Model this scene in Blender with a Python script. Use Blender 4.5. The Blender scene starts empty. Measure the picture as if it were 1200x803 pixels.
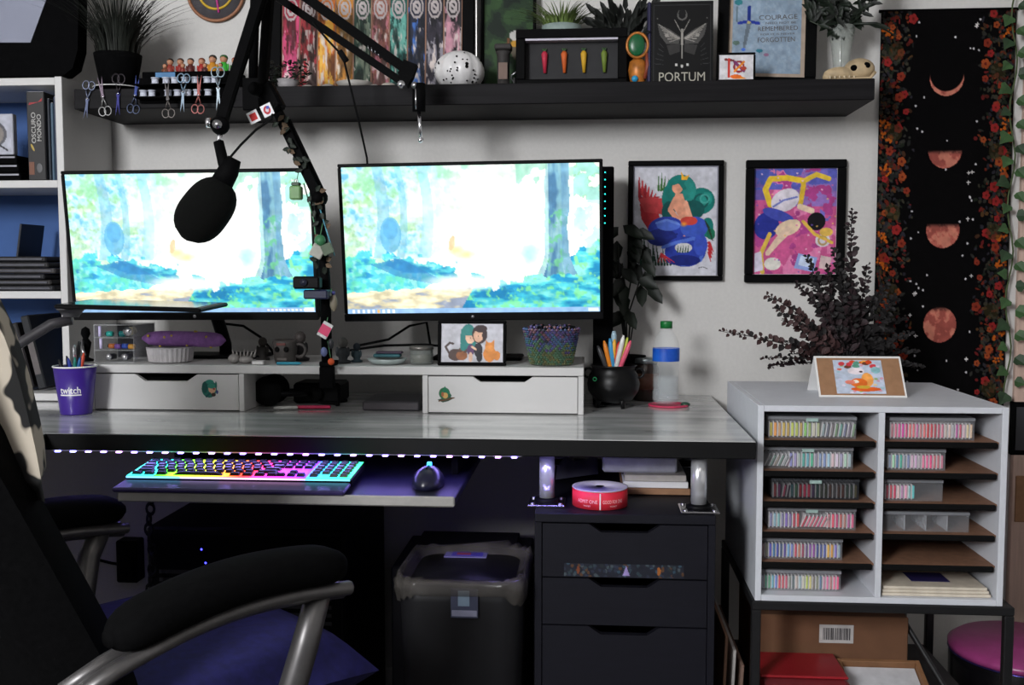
import bpy, bmesh, math, random
import numpy as np
from mathutils import Vector, Matrix, Euler
random.seed(7); R = math.radians; PI = math.pi
SC = bpy.context.scene; COL = SC.collection

# ------------------------------------------------------------------ camera, world, light, exposure
CAM = (0, -2.7, 1.17); YAW = R(4.29); PIT = R(3.98); FPX = 1200.0
cd = bpy.data.cameras.new('camera'); cam = bpy.data.objects.new('camera', cd); COL.objects.link(cam)
cd.sensor_width = 36; cd.lens = 36 * FPX / 1200; cd.clip_start = .05
cam.location = CAM; cam.rotation_euler = (PI / 2 - PIT, 0, YAW); SC.camera = cam
SC.view_settings.view_transform = 'Standard'; SC.view_settings.look = 'None'
SC.view_settings.gamma = 1; SC.view_settings.use_curve_mapping = False
SC.view_settings.exposure = 0.0
w = bpy.data.worlds.new('room_ambient'); SC.world = w; w.use_nodes = True
w.node_tree.nodes['Background'].inputs[0].default_value = (.76, .77, 1, 1)
w.node_tree.nodes['Background'].inputs[1].default_value = .09
def area(name, loc, target, sx, sy, power, col):
    l = bpy.data.lights.new(name, 'AREA'); l.shape = 'RECTANGLE'; l.size = sx; l.size_y = sy; l.energy = power; l.color = col
    o = bpy.data.objects.new(name, l); COL.objects.link(o); o.location = loc
    o.rotation_euler = (Vector(target) - Vector(loc)).to_track_quat('-Z', 'Y').to_euler(); return o
area('window_daylight', (-1.75, -4.4, 2.15), (-.1, 0, 1.1), .75, .9, 135, (.97, .98, 1))
area('ceiling_lamp_light', (.6, -3.1, 2.52), (.6, -2.9, 0), .6, .6, 5, (1, .93, .85))

# camera rays, used only to measure where a thing stands at its own depth
_f = (-math.sin(YAW) * math.cos(PIT), math.cos(YAW) * math.cos(PIT), -math.sin(PIT))
_r = (math.cos(YAW), math.sin(YAW), 0)
_u = (-math.sin(YAW) * math.sin(PIT), math.cos(YAW) * math.sin(PIT), math.cos(PIT))
def _ray(px, py):
    a = (px - 600) / FPX; b = -(py - 401.5) / FPX
    return [_f[i] + _r[i] * a + _u[i] * b for i in range(3)]
def at(px, py, Y):
    d = _ray(px, py); t = (Y - CAM[1]) / d[1]; return Vector([CAM[i] + d[i] * t for i in range(3)])
def onz(px, py, Z):
    d = _ray(px, py); t = (Z - CAM[2]) / d[2]; return Vector([CAM[i] + d[i] * t for i in range(3)])
def X_(px, Y, py=300): return at(px, py, Y).x
def Z_(py, Y, px=600): return at(px, py, Y).z

# ------------------------------------------------------------------ materials
def lin(c):
    return tuple((x / 255 / 12.92 if x / 255 <= .04045 else ((x / 255 + .055) / 1.055) ** 2.4) for x in c)
MATS = {}
def mat(name, rgb=(128, 128, 128), rough=.5, metal=0, var=.12, scale=40, emit=0, alpha=1, trans=0, bump=0, stretch=None, rgb2=None, ior=1.45, coat=0, spec=.5):
    if name in MATS: return MATS[name]
    m = bpy.data.materials.new(name); m.use_nodes = True; nt = m.node_tree; b = nt.nodes['Principled BSDF']
    c = lin(rgb); tc = nt.nodes.new('ShaderNodeTexCoord'); mp = nt.nodes.new('ShaderNodeMapping')
    nt.links.new(tc.outputs['Object'], mp.inputs[0])
    if stretch: mp.inputs['Scale'].default_value = stretch
    nz = nt.nodes.new('ShaderNodeTexNoise'); nz.inputs['Scale'].default_value = scale; nz.inputs['Detail'].default_value = 4
    nt.links.new(mp.outputs[0], nz.inputs[0])
    rp = nt.nodes.new('ShaderNodeValToRGB'); rp.color_ramp.elements[0].position = .3; rp.color_ramp.elements[1].position = .7
    c0 = tuple(x * (1 - var) for x in c); c1 = lin(rgb2) if rgb2 else tuple(min(1, x * (1 + var)) for x in c)
    rp.color_ramp.elements[0].color = (*c0, 1); rp.color_ramp.elements[1].color = (*c1, 1)
    nt.links.new(nz.outputs[0], rp.inputs[0]); nt.links.new(rp.outputs[0], b.inputs['Base Color'])
    b.inputs['Roughness'].default_value = rough; b.inputs['Metallic'].default_value = metal
    b.inputs['Specular IOR Level'].default_value = spec
    b.inputs['Alpha'].default_value = alpha; b.inputs['Transmission Weight'].default_value = trans; b.inputs['IOR'].default_value = ior
    b.inputs['Coat Weight'].default_value = coat
    if emit:
        nt.links.new(rp.outputs[0], b.inputs['Emission Color']); b.inputs['Emission Strength'].default_value = emit
    if bump:
        bp = nt.nodes.new('ShaderNodeBump'); bp.inputs['Strength'].default_value = bump; bp.inputs['Distance'].default_value = .002
        nt.links.new(nz.outputs[0], bp.inputs['Height']); nt.links.new(bp.outputs[0], b.inputs['Normal'])
    MATS[name] = m; return m
def printmat(name, rough=.6, emit=0, coat=0, spec=.2):
    if name in MATS: return MATS[name]
    m = bpy.data.materials.new(name); m.use_nodes = True; nt = m.node_tree; b = nt.nodes['Principled BSDF']
    a = nt.nodes.new('ShaderNodeVertexColor'); a.layer_name = 'Col'
    b.inputs['Roughness'].default_value = rough; b.inputs['Coat Weight'].default_value = coat; b.inputs['Specular IOR Level'].default_value = spec
    if emit:
        b.inputs['Base Color'].default_value = (.01, .01, .01, 1)
        nt.links.new(a.outputs[0], b.inputs['Emission Color']); b.inputs['Emission Strength'].default_value = emit
    else: nt.links.new(a.outputs[0], b.inputs['Base Color'])
    MATS[name] = m; return m
def C(rgb, rough=.5, metal=0, **k): return mat('tone_%d_%d_%d_%d_%d' % (*rgb, rough * 100, metal * 100), rgb, rough, metal, **k)

WHITE = mat('white_laminate', (198, 197, 196), .45, var=.03, scale=8)
BLACKP = mat('black_plastic', (9, 9, 11), .5, var=.2, spec=.12)
BLACKM = mat('black_matte', (8, 8, 9), .9, var=.2, scale=80, spec=.05)
BLACKF = mat('black_frame', (9, 9, 10), .65, var=.2, spec=.07)
CHROME = mat('chrome', (235, 235, 240), .2, 1, var=.02)
STEEL = mat('brushed_steel', (175, 175, 178), .3, 1, var=.08, stretch=(60, 2, 2), scale=6)
RUB = mat('black_rubber', (9, 9, 10), .9, var=.2, spec=.2)
DARKGREEN = mat('dark_leaf', (20, 31, 20), .55, var=.35, scale=25)
GREENLEAF = mat('ivy_leaf', (54, 84, 46), .5, var=.35, scale=30)
CLEAR = mat('clear_plastic', (235, 238, 240), .08, alpha=.22, var=.02)
GLASS = mat('clear_glass', (240, 245, 245), .03, trans=1, var=.01, ior=1.3)
PAPER = mat('white_paper', (226, 225, 224), .8, var=.03)
KRAFT = mat('kraft_board', (150, 112, 82), .85, var=.1, scale=60)

# ------------------------------------------------------------------ mesh builder
class MB:
    def __init__(s): s.v = []; s.f = []; s.fm = []; s.fs = []; s.mats = []
    def mi(s, m):
        if m not in s.mats: s.mats.append(m)
        return s.mats.index(m)
    def add(s, vs, fs, m, smooth=False, mx=None):
        o = len(s.v)
        for p in vs: s.v.append(tuple(mx @ Vector(p)) if mx else tuple(p))
        k = s.mi(m)
        for f in fs: s.f.append(tuple(i + o for i in f)); s.fm.append(k); s.fs.append(smooth)
        return s
    def box(s, x0, x1, y0, y1, z0, z1, m, b=0, mx=None):
        if x0 > x1: x0, x1 = x1, x0
        if y0 > y1: y0, y1 = y1, y0
        if z0 > z1: z0, z1 = z1, z0
        L = [(x0, x1), (y0, y1), (z0, z1)]
        if b <= 0:
            vs = [(L[0][i], L[1][j], L[2][k]) for i in (0, 1) for j in (0, 1) for k in (0, 1)]
            return s.add(vs, [(0, 1, 3, 2), (4, 6, 7, 5), (0, 4, 5, 1), (2, 3, 7, 6), (0, 2, 6, 4), (1, 5, 7, 3)], m, False, mx)
        b = min(b, min(l[1] - l[0] for l in L) * .45)
        vs = []; idx = {}
        for c in [(i, j, k) for i in (0, 1) for j in (0, 1) for k in (0, 1)]:
            for a in range(3):
                p = [L[q][c[q]] + (0 if q == a else (b if c[q] == 0 else -b)) for q in range(3)]
                idx[c, a] = len(vs); vs.append(p)
        fs = []
        for a in range(3):
            o = [q for q in range(3) if q != a]
            for side in (0, 1):
                f = []
                for (p, q) in ((0, 0), (1, 0), (1, 1), (0, 1)):
                    c = [0, 0, 0]; c[a] = side; c[o[0]] = p; c[o[1]] = q; f.append(idx[tuple(c), a])
                fs.append(f)
            for (p, q) in ((0, 0), (1, 0), (1, 1), (0, 1)):
                c0 = [0, 0, 0]; c0[o[0]] = p; c0[o[1]] = q; c1 = list(c0); c1[a] = 1
                fs.append([idx[tuple(c0), o[0]], idx[tuple(c0), o[1]], idx[tuple(c1), o[1]], idx[tuple(c1), o[0]]])
        for c in [(i, j, k) for i in (0, 1) for j in (0, 1) for k in (0, 1)]: fs.append([idx[c, 0], idx[c, 1], idx[c, 2]])
        return s.add(vs, fs, m, False, mx)
    def tube(s, pts, r, m, n=8, caps=True, smooth=True):
        pts = [Vector(p) for p in pts]; rs = r if isinstance(r, (list, tuple)) else [r] * len(pts)
        vs = []; up = None
        for i, p in enumerate(pts):
            d = (pts[min(i + 1, len(pts) - 1)] - pts[max(i - 1, 0)])
            if d.length < 1e-9: d = Vector((0, 0, 1))
            d.normalize()
            if up is None: up = Vector((1, 0, 0)) if abs(d.x) < .8 else Vector((0, 1, 0))
            a = d.cross(up).normalized(); bb = a.cross(d).normalized(); up = bb
            for k in range(n):
                t = 2 * PI * (k + .5) / n; vs.append(p + (a * math.cos(t) + bb * math.sin(t)) * rs[i])
        fs = []
        for i in range(len(pts) - 1):
            for k in range(n): fs.append((i * n + k, i * n + (k + 1) % n, (i + 1) * n + (k + 1) % n, (i + 1) * n + k))
        if caps: fs.append(tuple(range(n))); fs.append(tuple((len(pts) - 1) * n + k for k in range(n)))
        return s.add(vs, fs, m, smooth and n > 4)
    def cyl(s, p0, p1, r0, m, r1=None, n=16, smooth=True):
        return s.tube([p0, p1], [r0, r0 if r1 is None else r1], m, n, True, smooth)
    def lathe(s, prof, c, m, n=24, mx=None, smooth=True, squash=1):
        vs = []; fs = []
        for (r, z) in prof:
            for k in range(n):
                t = 2 * PI * k / n; vs.append((c[0] + r * math.cos(t), c[1] + r * math.sin(t) * squash, c[2] + z))
        for i in range(len(prof) - 1):
            for k in range(n): fs.append((i * n + k, i * n + (k + 1) % n, (i + 1) * n + (k + 1) % n, (i + 1) * n + k))
        if prof[0][0] > 1e-6: fs.append(tuple(range(n)))
        if prof[-1][0] > 1e-6: fs.append(tuple((len(prof) - 1) * n + k for k in range(n)))
        return s.add(vs, fs, m, smooth, mx)
    def ell(s, c, rad, m, n=16, mx=None):
        h = max(4, n // 2); vs = []; fs = []
        for i in range(h + 1):
            a = PI * i / h
            for k in range(n):
                t = 2 * PI * k / n; vs.append((c[0] + rad[0] * math.sin(a) * math.cos(t), c[1] + rad[1] * math.sin(a) * math.sin(t), c[2] - rad[2] * math.cos(a)))
        for i in range(h):
            for k in range(n): fs.append((i * n + k, i * n + (k + 1) % n, (i + 1) * n + (k + 1) % n, (i + 1) * n + k))
        return s.add(vs, fs, m, True, mx)
    def prism(s, poly, y0, y1, m, mx=None):          # polygon in XZ, extruded along Y
        n = len(poly); vs = [(p[0], y0, p[1]) for p in poly] + [(p[0], y1, p[1]) for p in poly]
        fs = [tuple(range(n)), tuple(range(2 * n - 1, n - 1, -1))] + [(i, (i + 1) % n, n + (i + 1) % n, n + i) for i in range(n)]
        return s.add(vs, fs, m, False, mx)
    def torus(s, c, r, t, m, mx=None, n=20, k=6, axis='Y', sq=1):
        vs = []; fs = []
        for i in range(n):
            a = 2 * PI * i / n
            for j in range(k):
                b = 2 * PI * j / k; q = r + t * math.cos(b); x, z, y = q * math.cos(a), q * math.sin(a) * sq, t * math.sin(b)
                p = (x, y, z) if axis == 'Y' else ((x, z, y) if axis == 'Z' else (y, x, z))
                vs.append((c[0] + p[0], c[1] + p[1], c[2] + p[2]))
        for i in range(n):
            for j in range(k): fs.append((i * k + j, ((i + 1) % n) * k + j, ((i + 1) % n) * k + (j + 1) % k, i * k + (j + 1) % k))
        return s.add(vs, fs, m, True, mx)
    def leaf(s, p, d, nrm, L, W, m, fold=.25):
        p = Vector(p); d = Vector(d).normalized(); a = d.cross(Vector(nrm))
        if a.length < 1e-5: a = d.cross(Vector((1, .3, 0)))
        a.normalize(); nn = a.cross(d)
        vs = [p, p + d * L * .35 + a * W * .5 + nn * W * fold, p + d * L * .75 + a * W * .36 + nn * W * fold, p + d * L,
              p + d * L * .75 - a * W * .36 + nn * W * fold, p + d * L * .35 - a * W * .5 + nn * W * fold, p + d * L * .5]
        return s.add(vs, [(0, 1, 6), (1, 2, 6), (2, 3, 6), (3, 4, 6), (4, 5, 6), (5, 0, 6)], m, True)
    def build(s, name, parent=None, label=None, origin=None):
        me = bpy.data.meshes.new(name); off = Vector((0, 0, 0))
        if parent is not None: off = Vector(parent['_o'])
        elif origin is not None: off = Vector(origin)
        else:
            xs = [p[0] for p in s.v]; ys = [p[1] for p in s.v]; zs = [p[2] for p in s.v]
            off = Vector(((min(xs) + max(xs)) / 2, (min(ys) + max(ys)) / 2, min(zs)))
        me.from_pydata([tuple(Vector(p) - off) for p in s.v], [], s.f)
        for m in s.mats: me.materials.append(m)
        me.polygons.foreach_set('material_index', s.fm); me.polygons.foreach_set('use_smooth', s.fs)
        bm = bmesh.new(); bm.from_mesh(me); bmesh.ops.recalc_face_normals(bm, faces=bm.faces); bm.to_mesh(me); bm.free()
        o = bpy.data.objects.new(name, me); COL.objects.link(o); o['_o'] = tuple(off)
        if parent is not None: o.parent = parent
        else: o.location = off
        if parent is not None: o['_o'] = parent['_o']
        if label: o['label'] = label
        return o
def tag(o, label, cat, group=None, kind=None):
    o['label'] = label; o['category'] = cat
    if group: o['group'] = group
    if kind: o['kind'] = kind
    return o
def thing(name, label, cat, loc=(0, 0, 0), group=None):
    o = bpy.data.objects.new(name, None); o.empty_display_size = .05; COL.objects.link(o); o.location = loc; o['_o'] = tuple(loc)
    return tag(o, label, cat, group)
def struct(o): o['kind'] = 'structure'; return o
def copy_tree(o, parent=None):
    c = o.copy(); COL.objects.link(c); c.parent = parent
    for ch in list(o.children): copy_tree(ch, c)
    return c
def rotm(c, rx=0, ry=0, rz=0): return Matrix.Translation(c) @ Euler((rx, ry, rz)).to_matrix().to_4x4() @ Matrix.Translation(-Vector(c))

# ------------------------------------------------------------------ flat prints: a grid of coloured points
def fbm(h, w, n, seed, oct=4, ax=1.0):
    rg = np.random.RandomState(seed); out = np.zeros((h, w)); amp = 1; tot = 0
    for o in range(oct):
        gy = max(2, int(n * 2 ** o) + 2); gx = max(2, int(n * ax * 2 ** o) + 2); g = rg.rand(gy, gx)
        y = np.linspace(0, gy - 1.001, h); x = np.linspace(0, gx - 1.001, w); yi = y.astype(int); xi = x.astype(int); fy = (y - yi)[:, None]; fx = (x - xi)[None]
        fy = fy * fy * (3 - 2 * fy); fx = fx * fx * (3 - 2 * fx)
        out += amp * (g[yi][:, xi] * (1 - fy) * (1 - fx) + g[yi][:, xi + 1] * (1 - fy) * fx + g[yi + 1][:, xi] * fy * (1 - fx) + g[yi + 1][:, xi + 1] * fy * fx)
        tot += amp; amp *= .5
    return out / tot
class CV:
    def __init__(s, w, h, bg):
        s.w = w; s.h = h; s.a = np.zeros((h, w, 3)) + np.array(bg, float)
        s.X, s.Y = np.meshgrid((np.arange(w) + .5) / w, (np.arange(h) + .5) / h); s.asp = h / w
    def mask(s, k, c, al=1.0):
        k = np.clip(np.asarray(k, float) * al, 0, 1)[..., None]; s.a = s.a * (1 - k) + np.array(c, float) * k; return s
    def ell(s, cx, cy, rx, ry, c, rot=0, al=1.0, soft=0):
        x = s.X - cx; y = (s.Y - cy) * s.asp; ca, sa = math.cos(rot), math.sin(rot)
        d = np.sqrt(((x * ca + y * sa) / rx) ** 2 + ((-x * sa + y * ca) / (ry * s.asp)) ** 2)
        k = (d < 1) if not soft else np.clip((1 - d) / soft, 0, 1)
        return s.mask(k, c, al)
    def ring(s, cx, cy, r, t, c):
        d = np.sqrt((s.X - cx) ** 2 + ((s.Y - cy) * s.asp) ** 2); return s.mask(abs(d - r) < t, c)
    def rect(s, x0, y0, x1, y1, c, al=1.0): return s.mask((s.X >= x0) & (s.X < x1) & (s.Y >= y0) & (s.Y < y1), c, al)
    def poly(s, pts, c, al=1.0):
        k = np.zeros(s.X.shape, bool); n = len(pts)
        for i in range(n):
            x0, y0 = pts[i]; x1, y1 = pts[(i + 1) % n]
            if y0 == y1: continue
            k ^= ((s.Y > min(y0, y1)) & (s.Y <= max(y0, y1)) & (s.X < (x1 - x0) * (s.Y - y0) / (y1 - y0) + x0))
        return s.mask(k, c, al)
    def line(s, pts, wd, c, w1=None, al=1.0):
        k = np.zeros(s.X.shape, bool)
        n = len(pts) - 1
        for i in range(n):
            ax, ay = pts[i][0], pts[i][1] * s.asp; bx, by = pts[i + 1][0], pts[i + 1][1] * s.asp
            L2 = (bx - ax) ** 2 + (by - ay) ** 2 + 1e-9
            t = np.clip(((s.X - ax) * (bx - ax) + (s.Y * s.asp - ay) * (by - ay)) / L2, 0, 1)
            d = np.sqrt((s.X - ax - t * (bx - ax)) ** 2 + (s.Y * s.asp - ay - t * (by - ay)) ** 2)
            a = wd + ((w1 if w1 is not None else wd) - wd) * (i + t) / n
            k |= d < a
        return s.mask(k, c, al)
    def obj(s, name, W, H, m, parent, mx, grain=.11, label=None):
        h, w = s.h, s.w
        if grain: s.a = s.a * (1 + grain * 2 * (fbm(h, w, max(3, h / 7), 77, 3, w / h) - .5) + grain * (fbm(h, w, max(3, h / 24), 78, 2, w / h) - .5))[..., None]
        xs = (np.arange(w) / (w - 1) - .5) * W; zs = (.5 - np.arange(h) / (h - 1)) * H
        XX, ZZ = np.meshgrid(xs, zs); P = np.stack([XX, np.zeros_like(XX), ZZ, np.ones_like(XX)], -1).reshape(-1, 4)
        off = Vector(parent['_o']) if parent is not None else Vector((0, 0, 0))
        P = (P @ np.array(mx).T)[:, :3] - np.array(off)
        I = np.arange(h * w).reshape(h, w); q = np.stack([I[:-1, :-1], I[1:, :-1], I[1:, 1:], I[:-1, 1:]], -1).reshape(-1, 4)
        me = bpy.data.meshes.new(name); me.vertices.add(h * w); me.vertices.foreach_set('co', P.ravel())
        me.loops.add(q.size); me.loops.foreach_set('vertex_index', q.ravel()); me.polygons.add(len(q))
        me.polygons.foreach_set('loop_start', np.arange(0, q.size, 4)); me.update(calc_edges=True)
        at_ = me.color_attributes.new('Col', 'FLOAT_COLOR', 'POINT')
        a = np.clip(s.a / 255, 0, 1); a = np.where(a <= .04045, a / 12.92, ((a + .055) / 1.055) ** 2.4)
        at_.data.foreach_set('color', np.concatenate([a, np.ones((h, w, 1))], -1).ravel())
        me.materials.append(m); o = bpy.data.objects.new(name, me); COL.objects.link(o)
        if parent is not None: o.parent = parent; o['_o'] = parent['_o']
        if label: o['label'] = label
        return o
def plane_mx(c, rx=0, ry=0, rz=0): return Matrix.Translation(c) @ Euler((rx, ry, rz)).to_matrix().to_4x4()
PRINT = printmat('printed_art', .55); PRINTG = printmat('glossy_print', .35, coat=.15)

def text(s, W, H, m, parent, mx, name='lettering', bold=0, ext=.0004):
    cu = bpy.data.curves.new('lettering', 'FONT'); cu.body = s; cu.extrude = 0; cu.offset = bold; cu.resolution_u = 3
    o = bpy.data.objects.new('lettering', cu); COL.objects.link(o); bpy.context.view_layer.update()
    me = bpy.data.meshes.new_from_object(o.evaluated_get(bpy.context.evaluated_depsgraph_get()))
    bpy.data.objects.remove(o); bpy.data.curves.remove(cu)
    n = len(me.vertices); a = np.zeros(n * 3); me.vertices.foreach_get('co', a); a = a.reshape(-1, 3)
    lo = a.min(0); hi = a.max(0); d = hi - lo
    x = ((a[:, 0] - lo[0]) / d[0] - .5) * W; z = ((a[:, 1] - lo[1]) / d[1] - .5) * H
    P = np.stack([x, np.full(n, -ext), z, np.ones(n)], -1) @ np.array(mx).T
    off = np.array(parent['_o']) if parent is not None else np.zeros(3)
    me.vertices.foreach_set('co', (P[:, :3] - off).ravel()); me.materials.clear(); me.materials.append(m); me.update()
    q = bpy.data.objects.new(name, me); COL.objects.link(q)
    if parent is not None: q.parent = parent; q['_o'] = parent['_o']
    return q
def frame_parts(t, x0, x1, z0, z1, y0, y1, bw, m, mx=None, name='frame'):   # four rails with mitre-free corners, one ring
    b = MB(); b.box(x0, x1, y0, y1, z1 - bw, z1, m, .002, mx); b.box(x0, x1, y0, y1, z0, z0 + bw, m, .002, mx)
    b.box(x0, x0 + bw, y0, y1, z0 + bw, z1 - bw, m, .002, mx); b.box(x1 - bw, x1, y0, y1, z0 + bw, z1 - bw, m, .002, mx)
    return b.build(name, t)

# ================================================================== THE SETTING
WALLM = mat('painted_wall', (208, 206, 203), .85, var=.03, scale=120, bump=.08)
DZ = .846; SZ = 1.612      # desk top, wall shelf top
b = MB(); b.box(-2.6, 2.4, 0, .1, 0, 2.6, WALLM); struct(b.build('wall_back'))
b = MB(); b.box(-2.7, -2.6, -5.2, .1, 0, 2.6, WALLM); struct(b.build('wall_left'))
b = MB(); b.box(2.4, 2.5, -5.2, .1, 0, 2.6, WALLM); struct(b.build('wall_right'))
b = MB(); b.box(-2.7, 2.5, -5.2, .1, 2.6, 2.7, mat('ceiling_paint', (225, 224, 222), .9, var=.02)); struct(b.build('ceiling'))
b = MB(); b.box(-2.7, 2.5, -5.2, .1, -.05, 0, mat('dark_carpet', (62, 58, 56), .95, var=.3, scale=300, bump=.4)); struct(b.build('floor'))
b = MB(); b.box(-2.6, 2.4, -.014, 0, 0, .09, mat('white_trim', (214, 212, 208), .5, var=.03), .003); struct(b.build('baseboard_back'))
b = MB(); x = X_(1193, 0, 250); b.box(x, x + .075, -.018, 0, .09, 2.1, mat('pink_wood_trim', (196, 168, 154), .55, var=.1, stretch=(20, 20, 1.5), scale=8), .003); struct(b.build('trim_1'))

# ================================================================== DESK
MARBLE = mat('grey_marble_laminate', (176, 178, 179), .1, var=.3, scale=3.2, stretch=(1.1, 6, 1), rgb2=(222, 222, 221), coat=.3)
EDGEB = mat('black_edge_band', (14, 14, 15), .5, var=.15, spec=.25)
t_desk = t = thing('desk', 'grey marble-topped desk with thick black edge', 'desk', (-.4, -.4, 0))
XR = .319; YF = -.74; XC = -1.083
b = MB(); b.box(-1.95, XR, YF, -.004, DZ - .034, DZ - .0012, EDGEB, .002); b.build('tabletop', t)
b = MB(); b.box(-1.949, XR - .001, YF + .001, -.005, DZ - .0012, DZ, MARBLE); b.build('marble_surface', t)
for (px, Y) in ((641, -.655), (819, -.69), (655, -.22), (806, -.22)):
    x = X_(px, Y, 560); z0 = .7015
    b = MB(); b.cyl((x, Y, z0 + .008), (x, Y, DZ - .034), .0155, mat('post_chrome', (225, 226, 230), .22, .62, var=.02), n=24); p = b.build('leg', t, 'polished chrome riser post')
    b = MB(); b.box(x - .037, x + .037, Y - .037, Y + .037, z0, z0 + .004, CHROME, .001); b.lathe([(.025, .004), (.025, .011), (.016, .013)], (x, Y, z0), BLACKP, 20)
    for sx in (-1, 1):
        for sy in (-1, 1): b.ell((x + sx * .028, Y + sy * .028, z0 + .005), (.005, .005, .003), STEEL, 8)
    b.build('foot_plate', p)
for (x, y) in ((-1.88, -.66), (-1.88, -.08), (-1.0, -.08)):
    b = MB(); b.cyl((x, y, 0), (x, y, DZ - .034), .02, BLACKP, n=14); b.build('leg', t)

# side desk along the left
t = thing('side_desk', 'black-edged side desk joining the main desk at the left', 'desk', (-1.5, -.9, 0)); SY = -.98
b = MB(); b.box(-1.95, XC, SY, YF - .001, DZ - .034, DZ - .0012, EDGEB, .002); b.build('tabletop', t)
b = MB(); b.box(-1.949, XC - .001, SY + .001, YF - .0015, DZ - .0012, DZ, MARBLE); b.build('marble_surface', t)
b = MB(); b.box(-1.93, XC - .012, SY + .02, YF - .012, .001, DZ - .0345, BLACKM, .002); b.build('added_light_block', t)  # unseen block added to keep window light from under the desk
# LED strip under the front edge
t = thing('led_strip', 'glowing violet led light strip under the desk front edge', 'light strip', (-.6, -.727, .8))
b = MB(); b.box(XC + .005, X_(612, -.725, 538), -.731, -.721, .8095, .8118, mat('strip_white', (200, 195, 215), .5, emit=.25), .0005); b.build('strip_tape', t)
LEDM = [mat('led_violet', (150, 128, 255), .3, emit=11, var=.02), mat('led_pinkish', (205, 150, 250), .3, emit=9, var=.02), mat('led_blue', (120, 120, 255), .3, emit=16, var=.02)]
k = 0; x = XC + .012; xe = X_(606, -.726, 538)
while x < xe:
    b = MB(); b.box(x, x + .011, -.7345, -.7275, .8068, .8095, LEDM[0 if k % 3 == 0 else (1 if k % 3 == 1 else 0)] if k > 1 else LEDM[2], .001); b.build('led', t); x += .0318; k += 1
l = bpy.data.lights.new('led_strip_glow', 'AREA'); l.shape = 'RECTANGLE'; l.size = 1.15; l.size_y = .012; l.energy = 1.3; l.color = (.30, .24, 1); o = bpy.data.objects.new('led_strip_glow', l); COL.objects.link(o); o.location = (-.56, -.731, .8058)

# ------------------------------------------------------------------ keyboard tray, keyboard, mouse
TX0 = X_(139, -.87, 572); TX1 = X_(533, -.87, 582); TZ = .742
t = thing('keyboard_tray', 'sliding keyboard tray with silver front edge under the desk', 'tray', ((TX0 + TX1) / 2, -.7, TZ))
b = MB(); b.box(TX0, TX1, -.87, -.43, TZ, TZ + .016, mat('tray_dark', (20, 19, 34), .4), .002); b.build('tray_board', t)
b = MB(); b.box(TX0, TX1, -.876, -.8703, TZ - .001, TZ + .0185, mat('tray_edge_silver', (176, 174, 170), .35, .35, var=.08), .003); b.build('front_edge', t)
for s in (TX0 + .02, TX1 - .035):
    b = MB(); b.box(s, s + .014, -.66, -.42, TZ + .0162, DZ - .0345, BLACKM, .001); b.build('side_rail', t)
KZ = TZ + .0164
kx0 = X_(142, -.84, 565); kx1 = X_(409, -.84, 568); ky0, ky1 = -.852, -.70
KA = R(5)
t = thing('keyboard', 'black gaming keyboard with glowing rainbow key lights', 'keyboard', ((kx0 + kx1) / 2, ky0, KZ))
kw = kx1 - kx0; kd = ky1 - ky0
kmx = Matrix.Translation((kx0, ky0, KZ)) @ Euler((KA, 0, 0)).to_matrix().to_4x4()
b = MB(); b.box(0, kw, .03, kd, .001, .018, BLACKP, .003, kmx); b.build('case', t)
b = MB(); b.box(0, kw, -.028, .0285, .0032, .0125, mat('wrist_rest', (46, 38, 84), .35), .003, kmx); b.build('wrist_rest', t)
cv = CV(150, 40, (0, 0, 0))
import colorsys
for i in range(150):
    h = (.52 - i / 150 * 1.0 * .62) % 1.0
    if i / 150 < .12: h = .5
    elif i / 150 < .55: h = .33 - (i / 150 - .12) / .43 * .36
    elif i / 150 < .8: h = .95 - (i / 150 - .55) / .25 * .25
    else: h = .6 - (i / 150 - .8) / .2 * .2
    cv.a[:, i] = np.array(colorsys.hsv_to_rgb(h % 1, .8, 1)) * 255
cv.obj('backlight_plate', kw - .004, kd - .034, printmat('key_backlight', .5, emit=4.5), t, grain=0, mx=kmx @ Matrix.Translation((kw / 2, .03 + (kd - .034) / 2 + .002, .0184)) @ Euler((-PI / 2, 0, 0)).to_matrix().to_4x4())
cv = CV(150, 6, (255, 200, 255)); cv.a[:] = np.array((214, 190, 255)); cv.rect(0, 0, .25, 1, (120, 200, 255)); cv.rect(.8, 0, 1, 1, (110, 230, 255)); cv.rect(.42, 0, .78, 1, (255, 190, 255))
cv.obj('front_glow_bar', kw - .004, .0035, printmat('key_frontlight', .5, emit=2.2), t, grain=0, mx=kmx @ Matrix.Translation((kw / 2, .0297, .0165)))
KEYM = mat('key_cap', (16, 16, 20), .45, var=.1); kb = MB(); kb.add([(-.5, -.5, 0), (.5, -.5, 0), (.5, .5, 0), (-.5, .5, 0), (-.38, -.36, 1), (.38, -.36, 1), (.38, .40, 1), (-.38, .40, 1)], [(0, 1, 5, 4), (1, 2, 6, 5), (2, 3, 7, 6), (3, 0, 4, 7), (4, 5, 6, 7)], KEYM)
kproto = None; pw = (kw - .012) / 22.2; pd = (kd - .042) / 6
rows = [[1] * 13, [1] * 13 + [2], [1.5] + [1] * 12 + [1.5], [1.75] + [1] * 11 + [2.25], [2.25] + [1] * 10 + [2.75], [1.25] * 3 + [6.25] + [1.25] * 4]
extra = {0: [15.3, 16.3, 17.3, 18.6, 19.6, 20.6, 21.6], 1: [15.3, 16.3, 17.3, 18.6, 19.6, 20.6, 21.6], 2: [15.3, 16.3, 17.3, 18.6, 19.6, 20.6, 21.6], 3: [18.6, 19.6, 20.6, 21.6], 4: [16.3, 18.6, 19.6, 20.6, 21.6], 5: [15.3, 16.3, 17.3, 18.6, 20.6, 21.6]}
base = kb.build('key', None, None, (0, 0, 0)); kme = base.data; bpy.data.objects.remove(base)
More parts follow.
